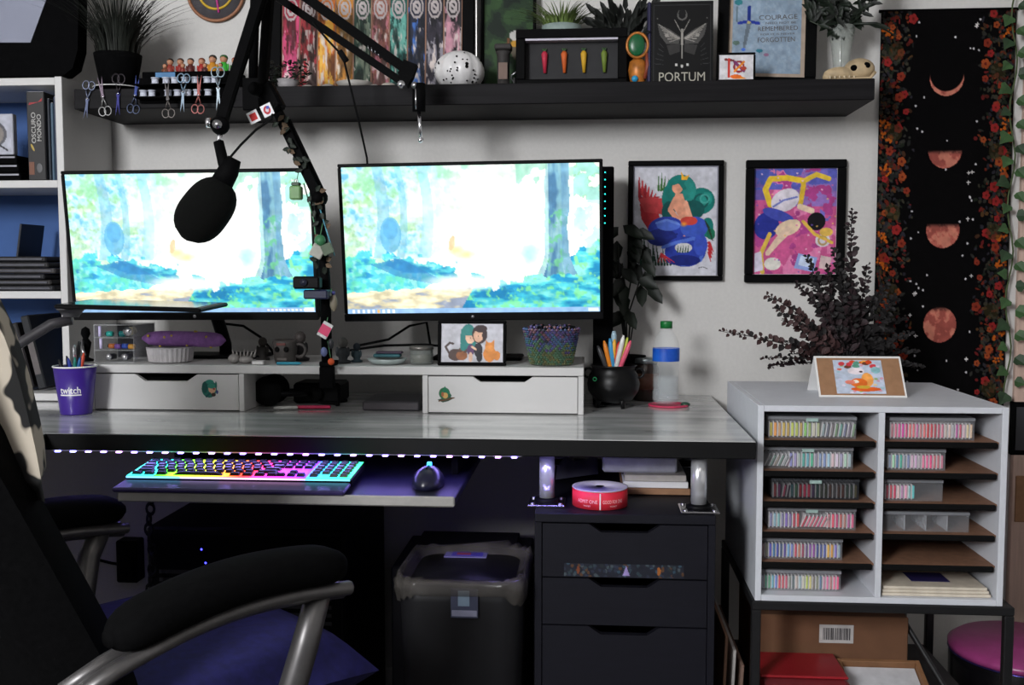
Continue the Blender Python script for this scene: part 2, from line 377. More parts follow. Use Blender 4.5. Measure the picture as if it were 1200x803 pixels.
def key(cx, row, wu):
    o = bpy.data.objects.new('key', kme); COL.objects.link(o); o.parent = t
    y = .036 + pd * (5.5 - row); p = kmx @ Vector((.006 + cx * pw, y, .0188)); o.location = p - Vector(t.location)
    o.rotation_euler = (KA, 0, 0); o.scale = (wu * pw * .8, pd * .62, .0055)
for r_, row in enumerate(rows):
    cx = 0
    for wu in row: key(cx + wu / 2, r_, wu); cx += wu * (14.95 / sum(row) if r_ == 0 else 1)
    for e in extra[r_]: key(e + .0 if e < 18 else e, r_, 1)
m0 = at(500, 562, -.79); mz = KZ
t = thing('computer_mouse', 'dark computer mouse with blue glow on the keyboard tray', 'mouse', (m0.x, -.78, mz))
b = MB(); b.ell((m0.x, -.77, mz + .004), (.031, .055, .034), mat('mouse_shell', (26, 26, 48), .3, var=.1), 18); bb = b.v; b.v = [(p[0], p[1], max(p[2], mz + .0005)) for p in bb]; b.build('shell', t)
b = MB(); b.cyl((m0.x - .004, -.755, mz + .0365), (m0.x + .004, -.755, mz + .0365), .007, mat('mouse_wheel_glow', (60, 170, 255), .4, emit=3), n=12); b.build('scroll_wheel', t)
b = MB(); b.box(m0.x - .0015, m0.x + .0015, -.79, -.745, mz + .033, mz + .0383, BLACKP); b.build('button_split', t)

# ================================================================== DRAWER UNIT carrying the desk
DARKU = mat('black_brown_drawers', (19, 19, 27), .55, var=.12, stretch=(4, 4, 30), scale=4, spec=.25)
ux0 = X_(627, -.72, 606); ux1 = X_(838, -.72, 606); UY0, UY1 = -.735, -.15; UZ = .70
t = thing('drawer_unit', 'black drawer unit with cut-out handles holding up the desk end', 'drawers', ((ux0 + ux1) / 2, -.43, 0))
b = MB(); b.box(ux0, ux1, UY0, UY1, UZ - .018, UZ, DARKU, .0015); b.build('top_panel', t)
for s in (0, 1):
    xx = ux0 if s == 0 else ux1 - .014
    b = MB(); b.box(xx, xx + .014, UY0 + .001, UY1, .02, UZ - .0185, DARKU, .001); b.build('side_panel', t)
b = MB(); b.box(ux0 + .0145, ux1 - .0145, UY1 - .01, UY1, .02, UZ - .0185, DARKU); b.build('back_panel', t)
b = MB(); b.box(ux0 + .0145, ux1 - .0145, UY0 + .02, UY1 - .0105, .02, .034, DARKU); b.build('bottom_panel', t)
def drawer_front(mb, x0, x1, z0, z1, y0, y1, m, nw=.045, nd=.016, cx=None):
    c = (x0 + x1) / 2 if cx is None else cx; s = nd * 1.5
    mb.prism([(x0, z0), (x1, z0), (x1, z1), (c + nw + s, z1), (c + nw, z1 - nd), (c - nw, z1 - nd), (c - nw - s, z1), (x0, z1)], y0, y1, m)
zt = UZ - .0195; hs = [.108, .095, .142, .142, .142]
cvs = CV(180, 20, (34, 36, 46))
for i in range(120): cvs.ell(random.random(), random.random(), .012, .13, random.choice([(50, 64, 72), (70, 80, 86), (44, 50, 66), (84, 60, 44), (54, 76, 92), (40, 46, 48), (34, 36, 46)]), random.random() * 3)
cvs.poly([(.49, .85), (.52, .15), (.55, .85)], (150, 134, 190)); cvs.ell(.79, .5, .015, .3, (150, 90, 44)); cvs.ell(.12, .5, .012, .3, (120, 66, 44))
for i, h in enumerate(hs):
    b = MB(); drawer_front(b, ux0 + .0155, ux1 - .0155, zt - h + .002, zt - .001, UY0 + .002, UY0 + .018, DARKU)
    b.box(ux0 + .03, ux1 - .03, UY0 + .018, UY1 - .02, zt - h + .01, zt - h + .016, BLACKM); b.box(ux0 + .03, ux1 - .03, UY1 - .05, UY1 - .04, zt - h + .016, zt - .03, BLACKM)
    d = b.build('drawer', t)
    if i == 0:
        cvs.obj('sticker_strip', .232, .026, PRINT, d, plane_mx(((ux0 + ux1) / 2 - .001, UY0 + .0015, zt - h + .016)), label='strip of small colourful stickers')
    zt -= h
t_unit = t
# ticket roll and things lying on the drawer unit, under the desk
tr = onz(703, 590, .705); tr = Vector((X_(703, -.66, 580), -.655, .7015))
t = thing('ticket_roll', 'roll of red paper tickets lying on the black drawer unit', 'ticket roll', tr)
RED = mat('ticket_red', (214, 40, 58), .6, var=.1)
b = MB(); b.lathe([(.0555, 0), (.0555, .034)], tr, RED, 40); b.build('ticket_band', t, 'red printed ticket band')
b = MB(); b.lathe([(.009, .0342), (.054, .0342), (.056, .0362), (.056, .0372), (.054, .0365), (.009, .0365), (.009, .0342)], tr, mat('ticket_white', (205, 200, 205), .6, var=.05), 40); b.build('paper_side', t)
b = MB(); b.cyl((tr.x, tr.y, tr.z + .0345), (tr.x, tr.y, tr.z + .0368), .0088, BLACKM, n=18); b.build('core_hole', t)
for ang, s_ in ((-62, 'GOOD FOR ONE'), (-118, 'ADMIT ONE')):
    for line, zz, hh in ((s_, .016, .007), ('TICKET', .007, .003)):
        w_ = .044 if line == s_ else .016
        o = text(line, w_, hh, mat('ticket_ink', (245, 190, 195), .6), t, plane_mx((0, 0, 0)))
        off = Vector(t['_o'])
        for v in o.data.vertices:
            p = v.co + off; a = R(ang) + p.x / .0558
            v.co = Vector((tr.x + .0559 * math.cos(a), tr.y + .0559 * math.sin(a), tr.z + zz + p.z)) - off
b = MB()
a0 = R(-90); b.box(tr.x - .0012, tr.x + .0012, tr.y - .0563, tr.y - .0553, tr.z + .001, tr.z + .033, PAPER); b.build('ticket_seam', t)
b = MB(); x0 = X_(706, -.5, 545); x1 = X_(792, -.5, 545); b.box(x0, x1, -.53, -.36, .742, .7755, mat('white_box', (205, 206, 218), .6), .004)
tag(b.build('flat_box'), 'flat white box on the papers under the desk top', 'box')
b = MB(); x0 = X_(728, -.5, 552); x1 = X_(806, -.5, 552)
for i in range(3): b.box(x0 + i * .003, x1 - i * .004, -.56 + i * .004, -.3, .7015 + i * .0135, .7145 + i * .0135, [KRAFT, PAPER, mat('old_paper', (190, 184, 176), .8)][i], .001)
tag(b.build('notepad'), 'stack of thin pads under the flat white box', 'notepad')
b = MB()
vs = []
for i in range(13):
    for j in range(5): vs.append((X_(652, -.4) + i * .008, -.42 + j * .05, .7018 + .0012 * i + .014 * max(0, math.sin(i * .7)) * (j / 4)))
fs = [(i * 5 + j, i * 5 + j + 1, (i + 1) * 5 + j + 1, (i + 1) * 5 + j) for i in range(12) for j in range(4)]
b.add(vs, fs, mat('grey_film', (120, 120, 135), .3, var=.1), True); tag(b.build('plastic_sheet'), 'crumpled grey plastic sheet behind the ticket roll', 'plastic sheet')

# ================================================================== DRAWER RISERS on the desk
RY0, RY1 = -.402, -.10; RZ = Z_(430.5, -.40, 600); BT = .019
lx0 = X_(104, RY0, 450); lx1 = X_(286, RY0, 450); rx0 = X_(495, RY0, 450); rx1 = X_(684, RY0, 450)
b = MB(); b.box(lx0, rx1, RY0 - .002, RY1, RZ - BT, RZ, WHITE, .0015); tag(b.build('riser_board'), 'long white riser board lying across both small drawer units', 'board')
def green_sticker(cv, fl=0):
    return cv
def drawer_box(x0, x1, label, notch, sticker):
    t = thing('desk_drawer_box', label, 'drawers', ((x0 + x1) / 2, -.25, DZ), 'small white drawer units on the desk')
    z0, z1 = DZ + .0005, RZ - BT - .0005; th = .0125
    for xx in (x0, x1 - th):
        b = MB(); b.box(xx, xx + th, RY0, RY1, z0, z1, WHITE, .001); b.build('side_panel', t)
    b = MB(); b.box(x0 + th, x1 - th, RY0 + .02, RY1, z0, z0 + .006, WHITE); b.build('bottom_panel', t)
    b = MB(); b.box(x0 + th, x1 - th, RY1 - .006, RY1, z0 + .006, z1, WHITE); b.build('back_panel', t)
    b = MB(); drawer_front(b, x0 + th + .0015, x1 - th - .0015, z0 + .003, z1 - .0025, RY0 + .001, RY0 + .014, WHITE, *notch)
    b.box(x0 + th + .006, x1 - th - .006, RY0 + .014, RY1 - .02, z0 + .008, z0 + .012, WHITE); d = b.build('drawer', t)
    b = MB(); b.box(x0 + th + .02, x1 - th - .03, RY0 + .03, RY0 + .16, z0 + .0125, z1 - .012, BLACKM, .004); b.build('drawer_contents', t)
    sx, sz, kind = sticker
    cv = CV(60, 60, (198, 197, 196))
    if kind == 0:
        cv.ell(.46, .5, .42, .46, (40, 108, 96)); cv.ell(.22, .42, .16, .3, (30, 84, 78)); cv.ell(.5, .14, .22, .12, (46, 122, 108)); cv.ell(.62, .5, .2, .24, (206, 160, 130)); cv.ell(.6, .36, .24, .12, (52, 130, 112)); cv.ell(.72, .5, .07, .05, (150, 60, 60)); cv.ell(.7, .8, .12, .1, (60, 46, 40)); cv.line([(.3, .9), (.5, .72)], .05, (30, 80, 80)); cv.ell(.9, .66, .06, .1, (50, 60, 120)); cv.ell(.84, .3, .06, .2, (36, 96, 88))
    else:
        cv.poly([(.02, .78), (.5, .62), (.98, .66), (.6, .85), (.3, .92)], (52, 74, 60)); cv.ell(.4, .45, .3, .3, (46, 100, 66)); cv.poly([(.2, .5), (.42, .08), (.75, .5)], (36, 110, 80)); cv.ell(.44, .56, .15, .15, (190, 150, 90)); cv.ell(.3, .5, .07, .12, (150, 90, 60)); cv.line([(.1, .85), (.9, .68)], .03, (96, 60, 40)); cv.ell(.68, .56, .1, .08, (40, 90, 70))
    o = cv.obj('sticker', .042, .044, PRINT, d, grain=0, mx=plane_mx((sx, RY0 + .0004, sz)), label='small green-haired figure sticker' if kind == 0 else 'small green hat sticker')
    return t
drawer_box(lx0, lx1, 'white drawer unit on the desk beside the purple cup', (.05, .016), (X_(246, RY0, 460), Z_(459, RY0), 0))
drawer_box(rx0, rx1, 'white drawer unit on the desk under the portrait frame', (.05, .012), (X_(523, RY0, 462), Z_(463, RY0), 1))

# things in the bay between the two drawer units
def simple(name, mb, label, cat, group=None): return tag(mb.build(name), label, cat, group)
zb = DZ + .0008
b = MB(); cx = X_(315, -.30, 460)
t = thing('headphones', 'black padded headphones in the bay under the riser', 'headphones', (cx, -.28, zb))
for s in (-.028, .028):
    b = MB(); b.lathe([(.012, -.014), (.034, -.012), (.036, 0), (.034, .012), (.012, .014)], (0, 0, 0), RUB, 20, Matrix.Translation((cx, -.28 + s, zb + .0365)) @ Euler((PI / 2, 0, 0)).to_matrix().to_4x4()); b.build('ear_cup', t)
b = MB(); b.tube([(cx + .07 * math.sin(a) if 0 else cx + .012 + .075 * math.sin(a), -.28 - .03 * math.cos(a), zb + .03) for a in np.linspace(0, PI, 14)], .007, BLACKP, 8); b.build('headband', t)
for i, (px0, px1, y_, c, n) in enumerate([(318, 345, -.37, (190, 190, 186), 'white'), (341, 384, -.355, (190, 40, 84), 'pink')]):
    z = zb + .0045; b = MB(); b.tube([(X_(px0, y_), y_, z), (X_(px0, y_) + .008, y_, z), (X_(px1, y_) - .004, y_ + .01, z), (X_(px1, y_), y_ + .01, z)], [.002, .0042, .0042, .003], C(c), 10)
    simple('pen', b, n + ' pen lying on the desk in the bay under the riser', 'pen')
x0, x1 = X_(424, -.36), X_(491, -.36)
b = MB(); b.box(x0, x1, -.37, -.22, zb, zb + .022, mat('dark_case', (52, 50, 54), .5), .003); b.box(x0 - .004, x0 - .0005, -.35, -.24, zb, zb + .008, BLACKP); b.box(x0 + .004, x1 - .004, -.3705, -.3695, zb + .004, zb + .018, mat('case_front', (66, 62, 66), .4)); simple('black_case', b, 'flat dark electronics case in the bay near the right drawer unit', 'case')
b = MB(); pts = [(X_(392, -.2) + .03 * math.sin(i * .5), -.2 - .006 * i, zb + .004) for i in range(18)]; b.tube(pts, .0035, RUB, 6); simple('black_cable', b, 'loose black cable lying in the bay under the riser', 'cable')
b = MB(); bx0 = X_(345, -.22); bx1 = X_(400, -.22); b.box(bx0, bx1, -.25, -.15, zb, zb + .05, BLACKP, .006); b.cyl(((bx0 + bx1) / 2, -.25, zb + .025), ((bx0 + bx1) / 2, -.262, zb + .025), .017, RUB, n=18); simple('dark_speaker', b, 'small black speaker box at the back of the bay', 'speaker')

# ================================================================== MONITORS
def screen_canvas(w, h, variant):
    cv = CV(w, h, (255, 255, 250)); X, Y = cv.X, cv.Y
    n1 = fbm(h, w, 6, 11, 5, 1.6); n2 = fbm(h, w, 16, 5, 4, 1.8); n3 = fbm(h, w, 30, 8, 3, 1.8); n4 = fbm(h, w, 22, 21, 4, .55)
    # pale foliage at the left and top
    k = np.clip(1.25 - 2.4 * X + (n1 - .5) * 1.6, 0, 1) * np.clip(1.3 - Y * 1.1, 0, 1)
    cv.mask(k * .8, (170, 232, 240)); cv.mask(np.clip((n2 - .5) * 5, 0, 1) * k * .85, (150, 206, 130)); cv.mask(np.clip((.47 - n2) * 6, 0, 1) * k, (120, 200, 236))
    cv.mask(np.clip((n3 - .52) * 6, 0, 1) * k * .6, (246, 255, 240))
    top = np.clip(.20 - Y + (n1 - .5) * .4, 0, .2) * 5; cv.mask(top * np.clip((n2 - .42) * 5, 0, 1) * .75, (150, 226, 190))
    # trunks
    for (cx, wd, c, al) in ((.315, .018, (150, 214, 240), .6), (.14, .02, (130, 190, 214), .6), (.22, .012, (120, 190, 220), .5), (.36, .01, (190, 236, 250), .5)):
        cv.mask((abs(X - cx - .02 * np.sin(Y * 5)) < wd * (1 + .6 * Y)) & (Y < .62), c, al)
    cv.ell(.185, .46, .042, .12, (100, 176, 214), al=.8); cv.ell(.185, .42, .03, .07, (90, 166, 214), al=.7)
    # glow
    cv.ell(.56, .42, .3, .46, (255, 255, 250), soft=.75)
    # bushes left
    edge = .56 + .38 * np.clip(X - .0, 0, 1) ** 1.2 + (n2 - .5) * .22
    bush = (Y > edge) & (X < .55); S_ = lambda q, k_: np.clip(q * k_, 0, 1); cv.mask(bush * .95, (86, 206, 220)); cv.mask(bush * S_(n3 - .48, 6), (150, 234, 232)); cv.mask(bush * S_(.46 - n4, 8), (50, 150, 200)); cv.mask(bush * S_(n2 - .53, 7) * .8, (110, 226, 190))
    cv.poly([(.1, .66), (.22, .62), (.36, .75), (.44, .84), (.2, .74)], (60, 130, 190), .6)
    # grassy right bank
    e2 = .83 - .34 * np.clip((X - .55) / .45, 0, 1) ** 1.7 + (n2 - .5) * .16; gr = (Y > e2) & (X > .5)
    cv.mask(gr, (90, 212, 220)); cv.mask(gr * S_(n4 - .5, 7), (150, 238, 228)); cv.mask(gr * S_(.46 - n4, 7), (40, 150, 200)); cv.mask(gr * S_(n3 - .54, 7) * (Y < .8), (140, 230, 170))
    low = (Y > .86 - .1 * np.clip(X - .4, 0, 1) + (n2 - .5) * .1) & (X > .38); cv.mask(low, (64, 184, 206)); cv.mask(low * S_(n4 - .5, 8), (124, 224, 220)); cv.mask(low * S_(.47 - n4, 8), (34, 130, 180)); cv.mask(low * S_(n3 - .56, 8) * .8, (130, 226, 150))
    # path
    pe = .84 + (n1 - .5) * .1 - .1 * np.clip((X - .1) * 2, 0, .5); pm = (Y > pe) & (X < .48 - .35 * (Y - .9)); cv.mask(pm, (216, 206, 170)); cv.mask(pm * np.clip((n4 - .5) * 8, 0, 1), (244, 238, 206)); cv.mask(pm * np.clip((.47 - n4) * 8, 0, 1), (150, 160, 180))
    cv.ell(.47, .79, .19, .07, (255, 255, 248), soft=.6)
    # little creature in the glow
    cv.ell(.44, .57, .04, .05, (250, 214, 160), soft=.8); cv.ell(.425, .52, .012, .05, (236, 200, 150), .2, .8); cv.ell(.475, .6, .05, .04, (250, 236, 176), soft=.8)
    # big tree right
    tx = .835; tw = .045 + .05 * np.clip((Y - .55) / .25, 0, 1) ** 2
    tr = (abs(X - tx - (n1 - .5) * .02) < tw) & (Y < .74 + (n2 - .5) * .1); nv = fbm(h, w, 5, 61, 4, 9); cv.mask(tr * .95, (118, 172, 192)); cv.mask(tr * S_(nv - .52, 7), (160, 204, 208)); cv.mask(tr * S_(.47 - nv, 7), (80, 128, 166)); cv.mask(tr * S_(n3 - .56, 7) * (Y > .3), (110, 190, 150)); cv.mask(tr & (X > tx + tw * .4), (110, 160, 196), .6); cv.mask(tr & (X < tx - .7 * tw), (206, 240, 236), .7)
    rt = (X > .9) & (Y < .6); cv.mask(rt & (n2 > .5) & (Y < .25), (150, 214, 170), .8); cv.mask(rt & (n2 > .54), (176, 236, 240), .6)
    cv.mask((X > .68) & (X < .8) & (Y < .1 + (n2 - .5) * .25), (150, 214, 190), .7); cv.ell(.73, .6, .05, .09, (190, 244, 246), soft=.7)
    # task bar
    cv.rect(0, .963, 1, 1, (150, 190, 232))
    if variant == 0:
        for i in range(9): cv.rect(.02 + i * .02, .972, .03 + i * .02, .992, (250, 250, 255) if i != 5 else (250, 190, 110))
        cv.rect(.955, .968, .995, .995, (226, 240, 255))
    else:
        for i in range(10): cv.rect(.8 + i * .0165, .974, .81 + i * .0165, .99, (250, 250, 255))
        cv.rect(.955, .966, .995, .996, (240, 246, 255))
    return cv
SCR = printmat('lit_screen', .3, emit=1.3)
def monitor(corners, Yt, Yb, label, variant, foot_y):
    # corners: TL, TR, BL, BR in photo pixels of the whole bezel
    TL, TR = at(*corners[0], Yt), at(*corners[1], Yt); BL, BR = at(*corners[2], Yb), at(*corners[3], Yb)
    cen = (TL + TR + BL + BR) / 4; W = ((TR - TL).length + (BR - BL).length) / 2; H = ((TL - BL).length + (TR - BR).length) / 2
    ex = ((TR + BR) - (TL + BL)).normalized(); ez = ((TL + TR) - (BL + BR)); ez = (ez - ex * ez.dot(ex)).normalized(); ey = ez.cross(ex)
    mx = Matrix((ex, ey, ez)).transposed().to_4x4(); mx.translation = cen
    foot = Vector((cen.x, foot_y, RZ))
    t = thing('monitor', label, 'monitor', foot, 'wide monitors showing a bright forest picture')
    b = MB(); bz = .008; bt = .018
    b.box(-W / 2, W / 2, .006, .034, -H / 2, H / 2, BLACKP, .006, mx); b.build('back_shell', t)
    b = MB(); b.box(-W / 2, W / 2, -.004, .006, H / 2 - bz, H / 2, BLACKP, .002, mx); b.box(-W / 2, W / 2, -.006, .006, -H / 2, -H / 2 + bt, BLACKP, .002, mx)
    b.box(-W / 2, -W / 2 + bz, -.004, .006, -H / 2 + bt, H / 2 - bz, BLACKP, .002, mx); b.box(W / 2 - bz, W / 2, -.004, .006, -H / 2 + bt, H / 2 - bz, BLACKP, .002, mx); bzl = b.build('bezel', t)
    b = MB(); b.lathe([(.004, 0), (.004, .0006), (.0001, .0006)], (0, 0, 0), C((150, 150, 155), .3, .8), 14, mx @ Matrix.Translation((0, -.0061, -H / 2 + bt / 2)) @ Euler((PI / 2, 0, 0)).to_matrix().to_4x4()); b.build('badge', bzl)
    sw, sh = W - 2 * bz, H - bz - bt
    screen_canvas(300, 170, variant).obj('screen', sw, sh, SCR, t, mx @ Matrix.Translation((0, -.0005, (bt - bz) / 2)))
    b = MB(); b.tube([mx @ Vector((0, .034, -.06)), mx @ Vector((0, .07, -.08)), (cen.x, foot_y + .02, RZ + .03), (cen.x, foot_y + .02, RZ + .009)], .016, BLACKP, 10); b.build('neck', t)
    b = MB(); b.box(cen.x - .11, cen.x + .11, foot_y - .05, foot_y + .07, RZ + .0006, RZ + .009, BLACKP, .004); b.build('stand_base', t)
    return t
monitor([(71, 199), (369, 198.5), (88, 376.5), (371, 373)], -.405, -.365, 'monitor behind the hanging black microphone, forest picture on screen', 1, -.19)
monitor([(395.5, 192), (707.5, 186.5), (404.5, 377), (706, 373.5)], -.355, -.315, 'monitor above the portrait frame, forest picture on screen', 0, -.19)

# ================================================================== THINGS ON THE RISER BOARD
RB = RZ + .0006
# acrylic organiser with little pots
x0, x1 = X_(110, -.36, 400), X_(157, -.36, 400)
t = thing('acrylic_organizer', 'clear acrylic drawer organizer behind the purple cup', 'organizer', ((x0 + x1) / 2, -.3, RB))
hh = .088
for z in (0, .028, .058, hh):
    b = MB(); b.box(x0, x1, -.36, -.24, RB + z, RB + z + .0025, CLEAR); b.build('shelf', t)
for x in (x0, x1 - .002):
    b = MB(); b.box(x, x + .002, -.36, -.24, RB + .0026, RB + hh, CLEAR); b.build('side_panel', t)
b = MB(); b.box(x0 + .002, x1 - .002, -.242, -.24, RB + .003, RB + hh, mat('smoke_panel', (40, 40, 46), .3)); b.build('back_panel', t)
for i, (u, z, c, r, lie) in enumerate([(.08, .06, (210, 200, 240), .0035, 0), (.3, .067, (40, 150, 140), .0065, 1), (.62, .067, (30, 120, 120), .007, 1), (.8, .07, (216, 206, 180), .011, 2), (.1, .031, (220, 210, 250), .0035, 0), (.35, .038, (190, 110, 60), .006, 1), (.5, .037, (130, 90, 170), .006, 1), (.68, .038, (60, 90, 190), .006, 1), (.84, .037, (220, 160, 70), .006, 1), (.3, .009, (60, 60, 70), .008, 2), (.7, .009, (80, 80, 92), .008, 2)]):
    xx = x0 + u * (x1 - x0); b = MB(); m_ = C(c, .35)
    if lie == 0: b.cyl((xx, -.345, RB + z + .001), (xx, -.345, RB + z + .026), r, m_, n=10)
    elif lie == 1: b.cyl((xx - .006, -.34, RB + z), (xx + .008, -.34, RB + z), r, m_, n=12); b.cyl((xx - .009, -.34, RB + z), (xx - .006, -.34, RB + z), r * .7, BLACKP, n=10)
    else: b.cyl((xx, -.35, RB + z + .0035), (xx, -.32, RB + z + .0035), r * .9, m_, n=14); b.cyl((xx, -.3515, RB + z + .0035), (xx, -.35, RB + z + .0035), r, CHROME, n=14)
    tag(b.build('craft_pot'), ['thin white tube', 'green bottle', 'dark teal bottle', 'round cream pot', 'thin pale tube', 'brown bottle', 'violet bottle', 'blue bottle', 'yellow bottle', 'dark round pot', 'grey round pot'][i] + ' inside the clear acrylic organizer, ' + ['upper', 'upper', 'upper', 'upper', 'middle', 'middle', 'middle', 'middle', 'middle', 'lowest', 'lowest'][i] + ' tier', 'craft pot', 'pots in the acrylic organizer')
# dark figure left of organiser
fx = X_(97, -.38, 400); b = MB(); b.lathe([(.016, 0), (.018, .004), (.006, .01), (.01, .03), (.013, .045), (.006, .055), (.011, .066), (.009, .078), (.0001, .084)], (fx - .018, -.33, RB), BLACKM, 14)
b.tube([(fx - .02, -.34, RB + .05), (fx - .012, -.36, RB + .03), (fx - .004, -.365, RB + .018)], [.004, .004, .003], STEEL, 8); simple('small_figurine', b, 'small black figurine with silver arm behind the purple cup', 'figurine')
# ribbed white dish with purple plush ring
dx = X_(200, -.33, 420)
b = MB(); prof = []
n = 60; vs = []; fs = []
for i, (r, z) in enumerate([(.044, 0), (.05, .003), (.054, .034), (.056, .036), (.053, .037), (.049, .006)]):
    for k in range(n):
        a = 2 * PI * k / n; rr = r * (1 + (.02 if k % 2 else -.012) * (1 if 0 < i < 3 else 0)); vs.append((dx + rr * math.cos(a), -.33 + rr * math.sin(a), RB + z))
for i in range(5):
    for k in range(n): fs.append((i * n + k, i * n + (k + 1) % n, (i + 1) * n + (k + 1) % n, (i + 1) * n + k))
fs.append(tuple(range(n))); fs.append(tuple(5 * n + k for k in range(n)))
b.add(vs, fs, mat('ribbed_ceramic', (190, 186, 188), .35), False); simple('ribbed_dish', b, 'white ribbed dish under the purple plush roll', 'dish')
t = thing('plush_roll', 'purple plush roll with yellow stars on the ribbed dish', 'plush', (X_(213, -.33, 395), -.33, RB + .0375))
px0, px1 = X_(166, -.33, 395), X_(264, -.33, 395); pz = RB + .0375 + .0185; PUR = mat('purple_plush', (146, 100, 168), .9, var=.2, scale=90, bump=.4)
b = MB(); nn = 14; b.tube([(px0 + (px1 - px0) * i / nn, -.33 + .02 * math.sin(PI * i / nn), pz - .004 * (i / nn)) for i in range(nn + 1)], [.0185 * min(1, math.sqrt(max(.02, 1 - (2 * i / nn - 1) ** 6))) for i in range(nn + 1)], PUR, 18); b.build('plush_body', t)
for i in range(10):
    b = MB(); a = R(random.uniform(150, 290)); u = random.uniform(.08, .92); yy = -.33 + .02 * math.sin(PI * u)
    c = Vector((px0 + (px1 - px0) * u, yy + .0183 * math.cos(a) * 1, pz - .004 * u + .0183 * math.sin(a)));
    c = Vector((c.x, yy - abs(.0178 * math.cos(a)), pz - .004 * u + .0178 * math.sin(a) * (-1 if i % 2 else 1)))
    b.ell(c, (.0036, .002, .0036), C((206, 176, 70), .8), 8); b.build('star_spot', t)
# white claw figure, skull mug and little things
cx = X_(280, -.36, 415); b = MB(); BONE = mat('bone_white', (150, 146, 143), .6)
b.ell((cx - .012, -.36, RB + .011), (.014, .014, .0115), BONE, 14); b.ell((cx + .015, -.355, RB + .009), (.018, .014, .0095), BONE, 14)
for i in range(7): b.cyl((cx - .012 + i * .008, -.36, RB + .016), (cx - .014 + i * .0095, -.365, RB + .034 - .002 * (i % 3)), .0035, BONE, .0006, 8)
simple('dragon_figure', b, 'small white spiky dragon figure on the riser', 'figurine')
cx = X_(334, -.34, 410); t = thing('skull_mug', 'grey skull shaped mug on the riser below the left monitor', 'mug', (cx, -.34, RB))
SKG = mat('skull_grey', (66, 61, 59), .55, var=.2)
b = MB(); b.lathe([(.022, 0), (.025, .008), (.028, .03), (.029, .05), (.027, .056), (.024, .052), (.022, .02)], (cx, -.34, RB), SKG, 20); b.build('mug_body', t)
for s in (-1, 1):
    b = MB(); b.ell((cx + s * .0105, -.366, RB + .034), (.0068, .004, .0068), RUB, 10); b.build('eye_socket', t)
b = MB(); b.box(cx - .012, cx + .012, -.3672, -.362, RB + .008, RB + .014, C((96, 90, 87)), .001); b.build('teeth', t)
b = MB(); b.box(cx - .012, cx + .01, -.3695, -.3668, RB + .043, RB + .049, C((96, 48, 44)), .001); b.build('nameplate', t)
b = MB(); b.torus((cx + .034, -.34, RB + .03), .015, .004, SKG); b.build('handle', t)
def blob_figure(px, Y, h, c, label, c2=None, cat='figurine'):
    x = X_(px, Y, 410); b = MB(); m_ = C(c, .6); m2 = C(c2 or c, .6)
    b.lathe([(h * .3, 0), (h * .32, h * .08), (h * .16, h * .14), (h * .24, h * .35), (h * .2, h * .55), (h * .1, h * .62)], (x, Y, RB), m_, 14)
    b.ell((x, Y, RB + h * .8), (h * .2, h * .2, h * .22), m2, 12); b.ell((x - h * .22, Y - h * .05, RB + h * .45), (h * .07, h * .08, h * .2), m_, 8); b.ell((x + h * .22, Y - h * .05, RB + h * .45), (h * .07, h * .08, h * .2), m_, 8)
    return simple('small_figurine', b, label, cat)
blob_figure(352, -.27, .07, (38, 36, 40), 'dark figurine standing behind the skull mug', (70, 64, 62))
blob_figure(308, -.26, .055, (44, 40, 38), 'dark brown figurine between the dragon figure and skull mug', (60, 54, 50))
blob_figure(402, -.33, .06, (40, 44, 48), 'dark figurine right of the boom arm clamp', (74, 72, 70))
blob_figure(418, -.3, .045, (50, 70, 78), 'teal grey figurine next to the white dish', (40, 50, 60))
x0 = X_(296, -.385, 428); b = MB(); b.box(x0, x0 + .028, -.392, -.37, RB, RB + .0095, C((186, 182, 182)), .001); b.box(x0 + .002, x0 + .026, -.3925, -.3918, RB + .002, RB + .0075, PAPER); simple('small_box', b, 'tiny white box on the riser edge by the blue pencil', 'box')
x0 = X_(325, -.39, 428); b = MB(); b.tube([(x0, -.393, RB + .004), (x0 + .05, -.39, RB + .004), (x0 + .058, -.389, RB + .004)], [.0037, .0037, .0005], C((52, 150, 176), .4), 6); simple('pencil', b, 'light blue pencil lying on the riser', 'pencil')
dx = X_(452, -.365, 428); b = MB(); b.lathe([(.03, 0), (.038, .003), (.047, .013), (.0455, .0135), (.036, .005), (.0001, .004)], (dx, -.345, RB), mat('pale_teal_dish', (168, 180, 178), .3), 30); simple('ring_dish', b, 'shallow pale dish on the riser below the right monitor', 'dish')
b = MB(); b.box(dx - .036, dx + .028, -.335, -.31, RB + .0145, RB + .022, C((40, 92, 100)), .002); b.box(dx - .03, dx + .032, -.334, -.312, RB + .0225, RB + .028, C((66, 52, 70)), .002); simple('cosmetic_case', b, 'small teal case lying across the pale dish', 'case')
jx = X_(494, -.34, 420); t = thing('glass_jar', 'short glass jar beside the portrait frame', 'jar', (jx, -.34, RB))
b = MB(); b.lathe([(.026, 0), (.0275, .003), (.0275, .033), (.0255, .034), (.0255, .004), (.0001, .004)], (jx, -.34, RB), mat('jar_glass', (150, 156, 152), .1, alpha=.4), 26); b.build('jar_body', t)
b = MB(); b.lathe([(.0285, .0345), (.0285, .041), (.026, .042), (.0001, .042)], (jx, -.34, RB), C((120, 116, 112), .35, .6), 26); b.build('lid', t)
b = MB(); b.lathe([(.022, .0045), (.0235, .02), (.0001, .024)], (jx, -.34, RB), C((120, 110, 80), .8), 18); b.build('jar_contents', t)
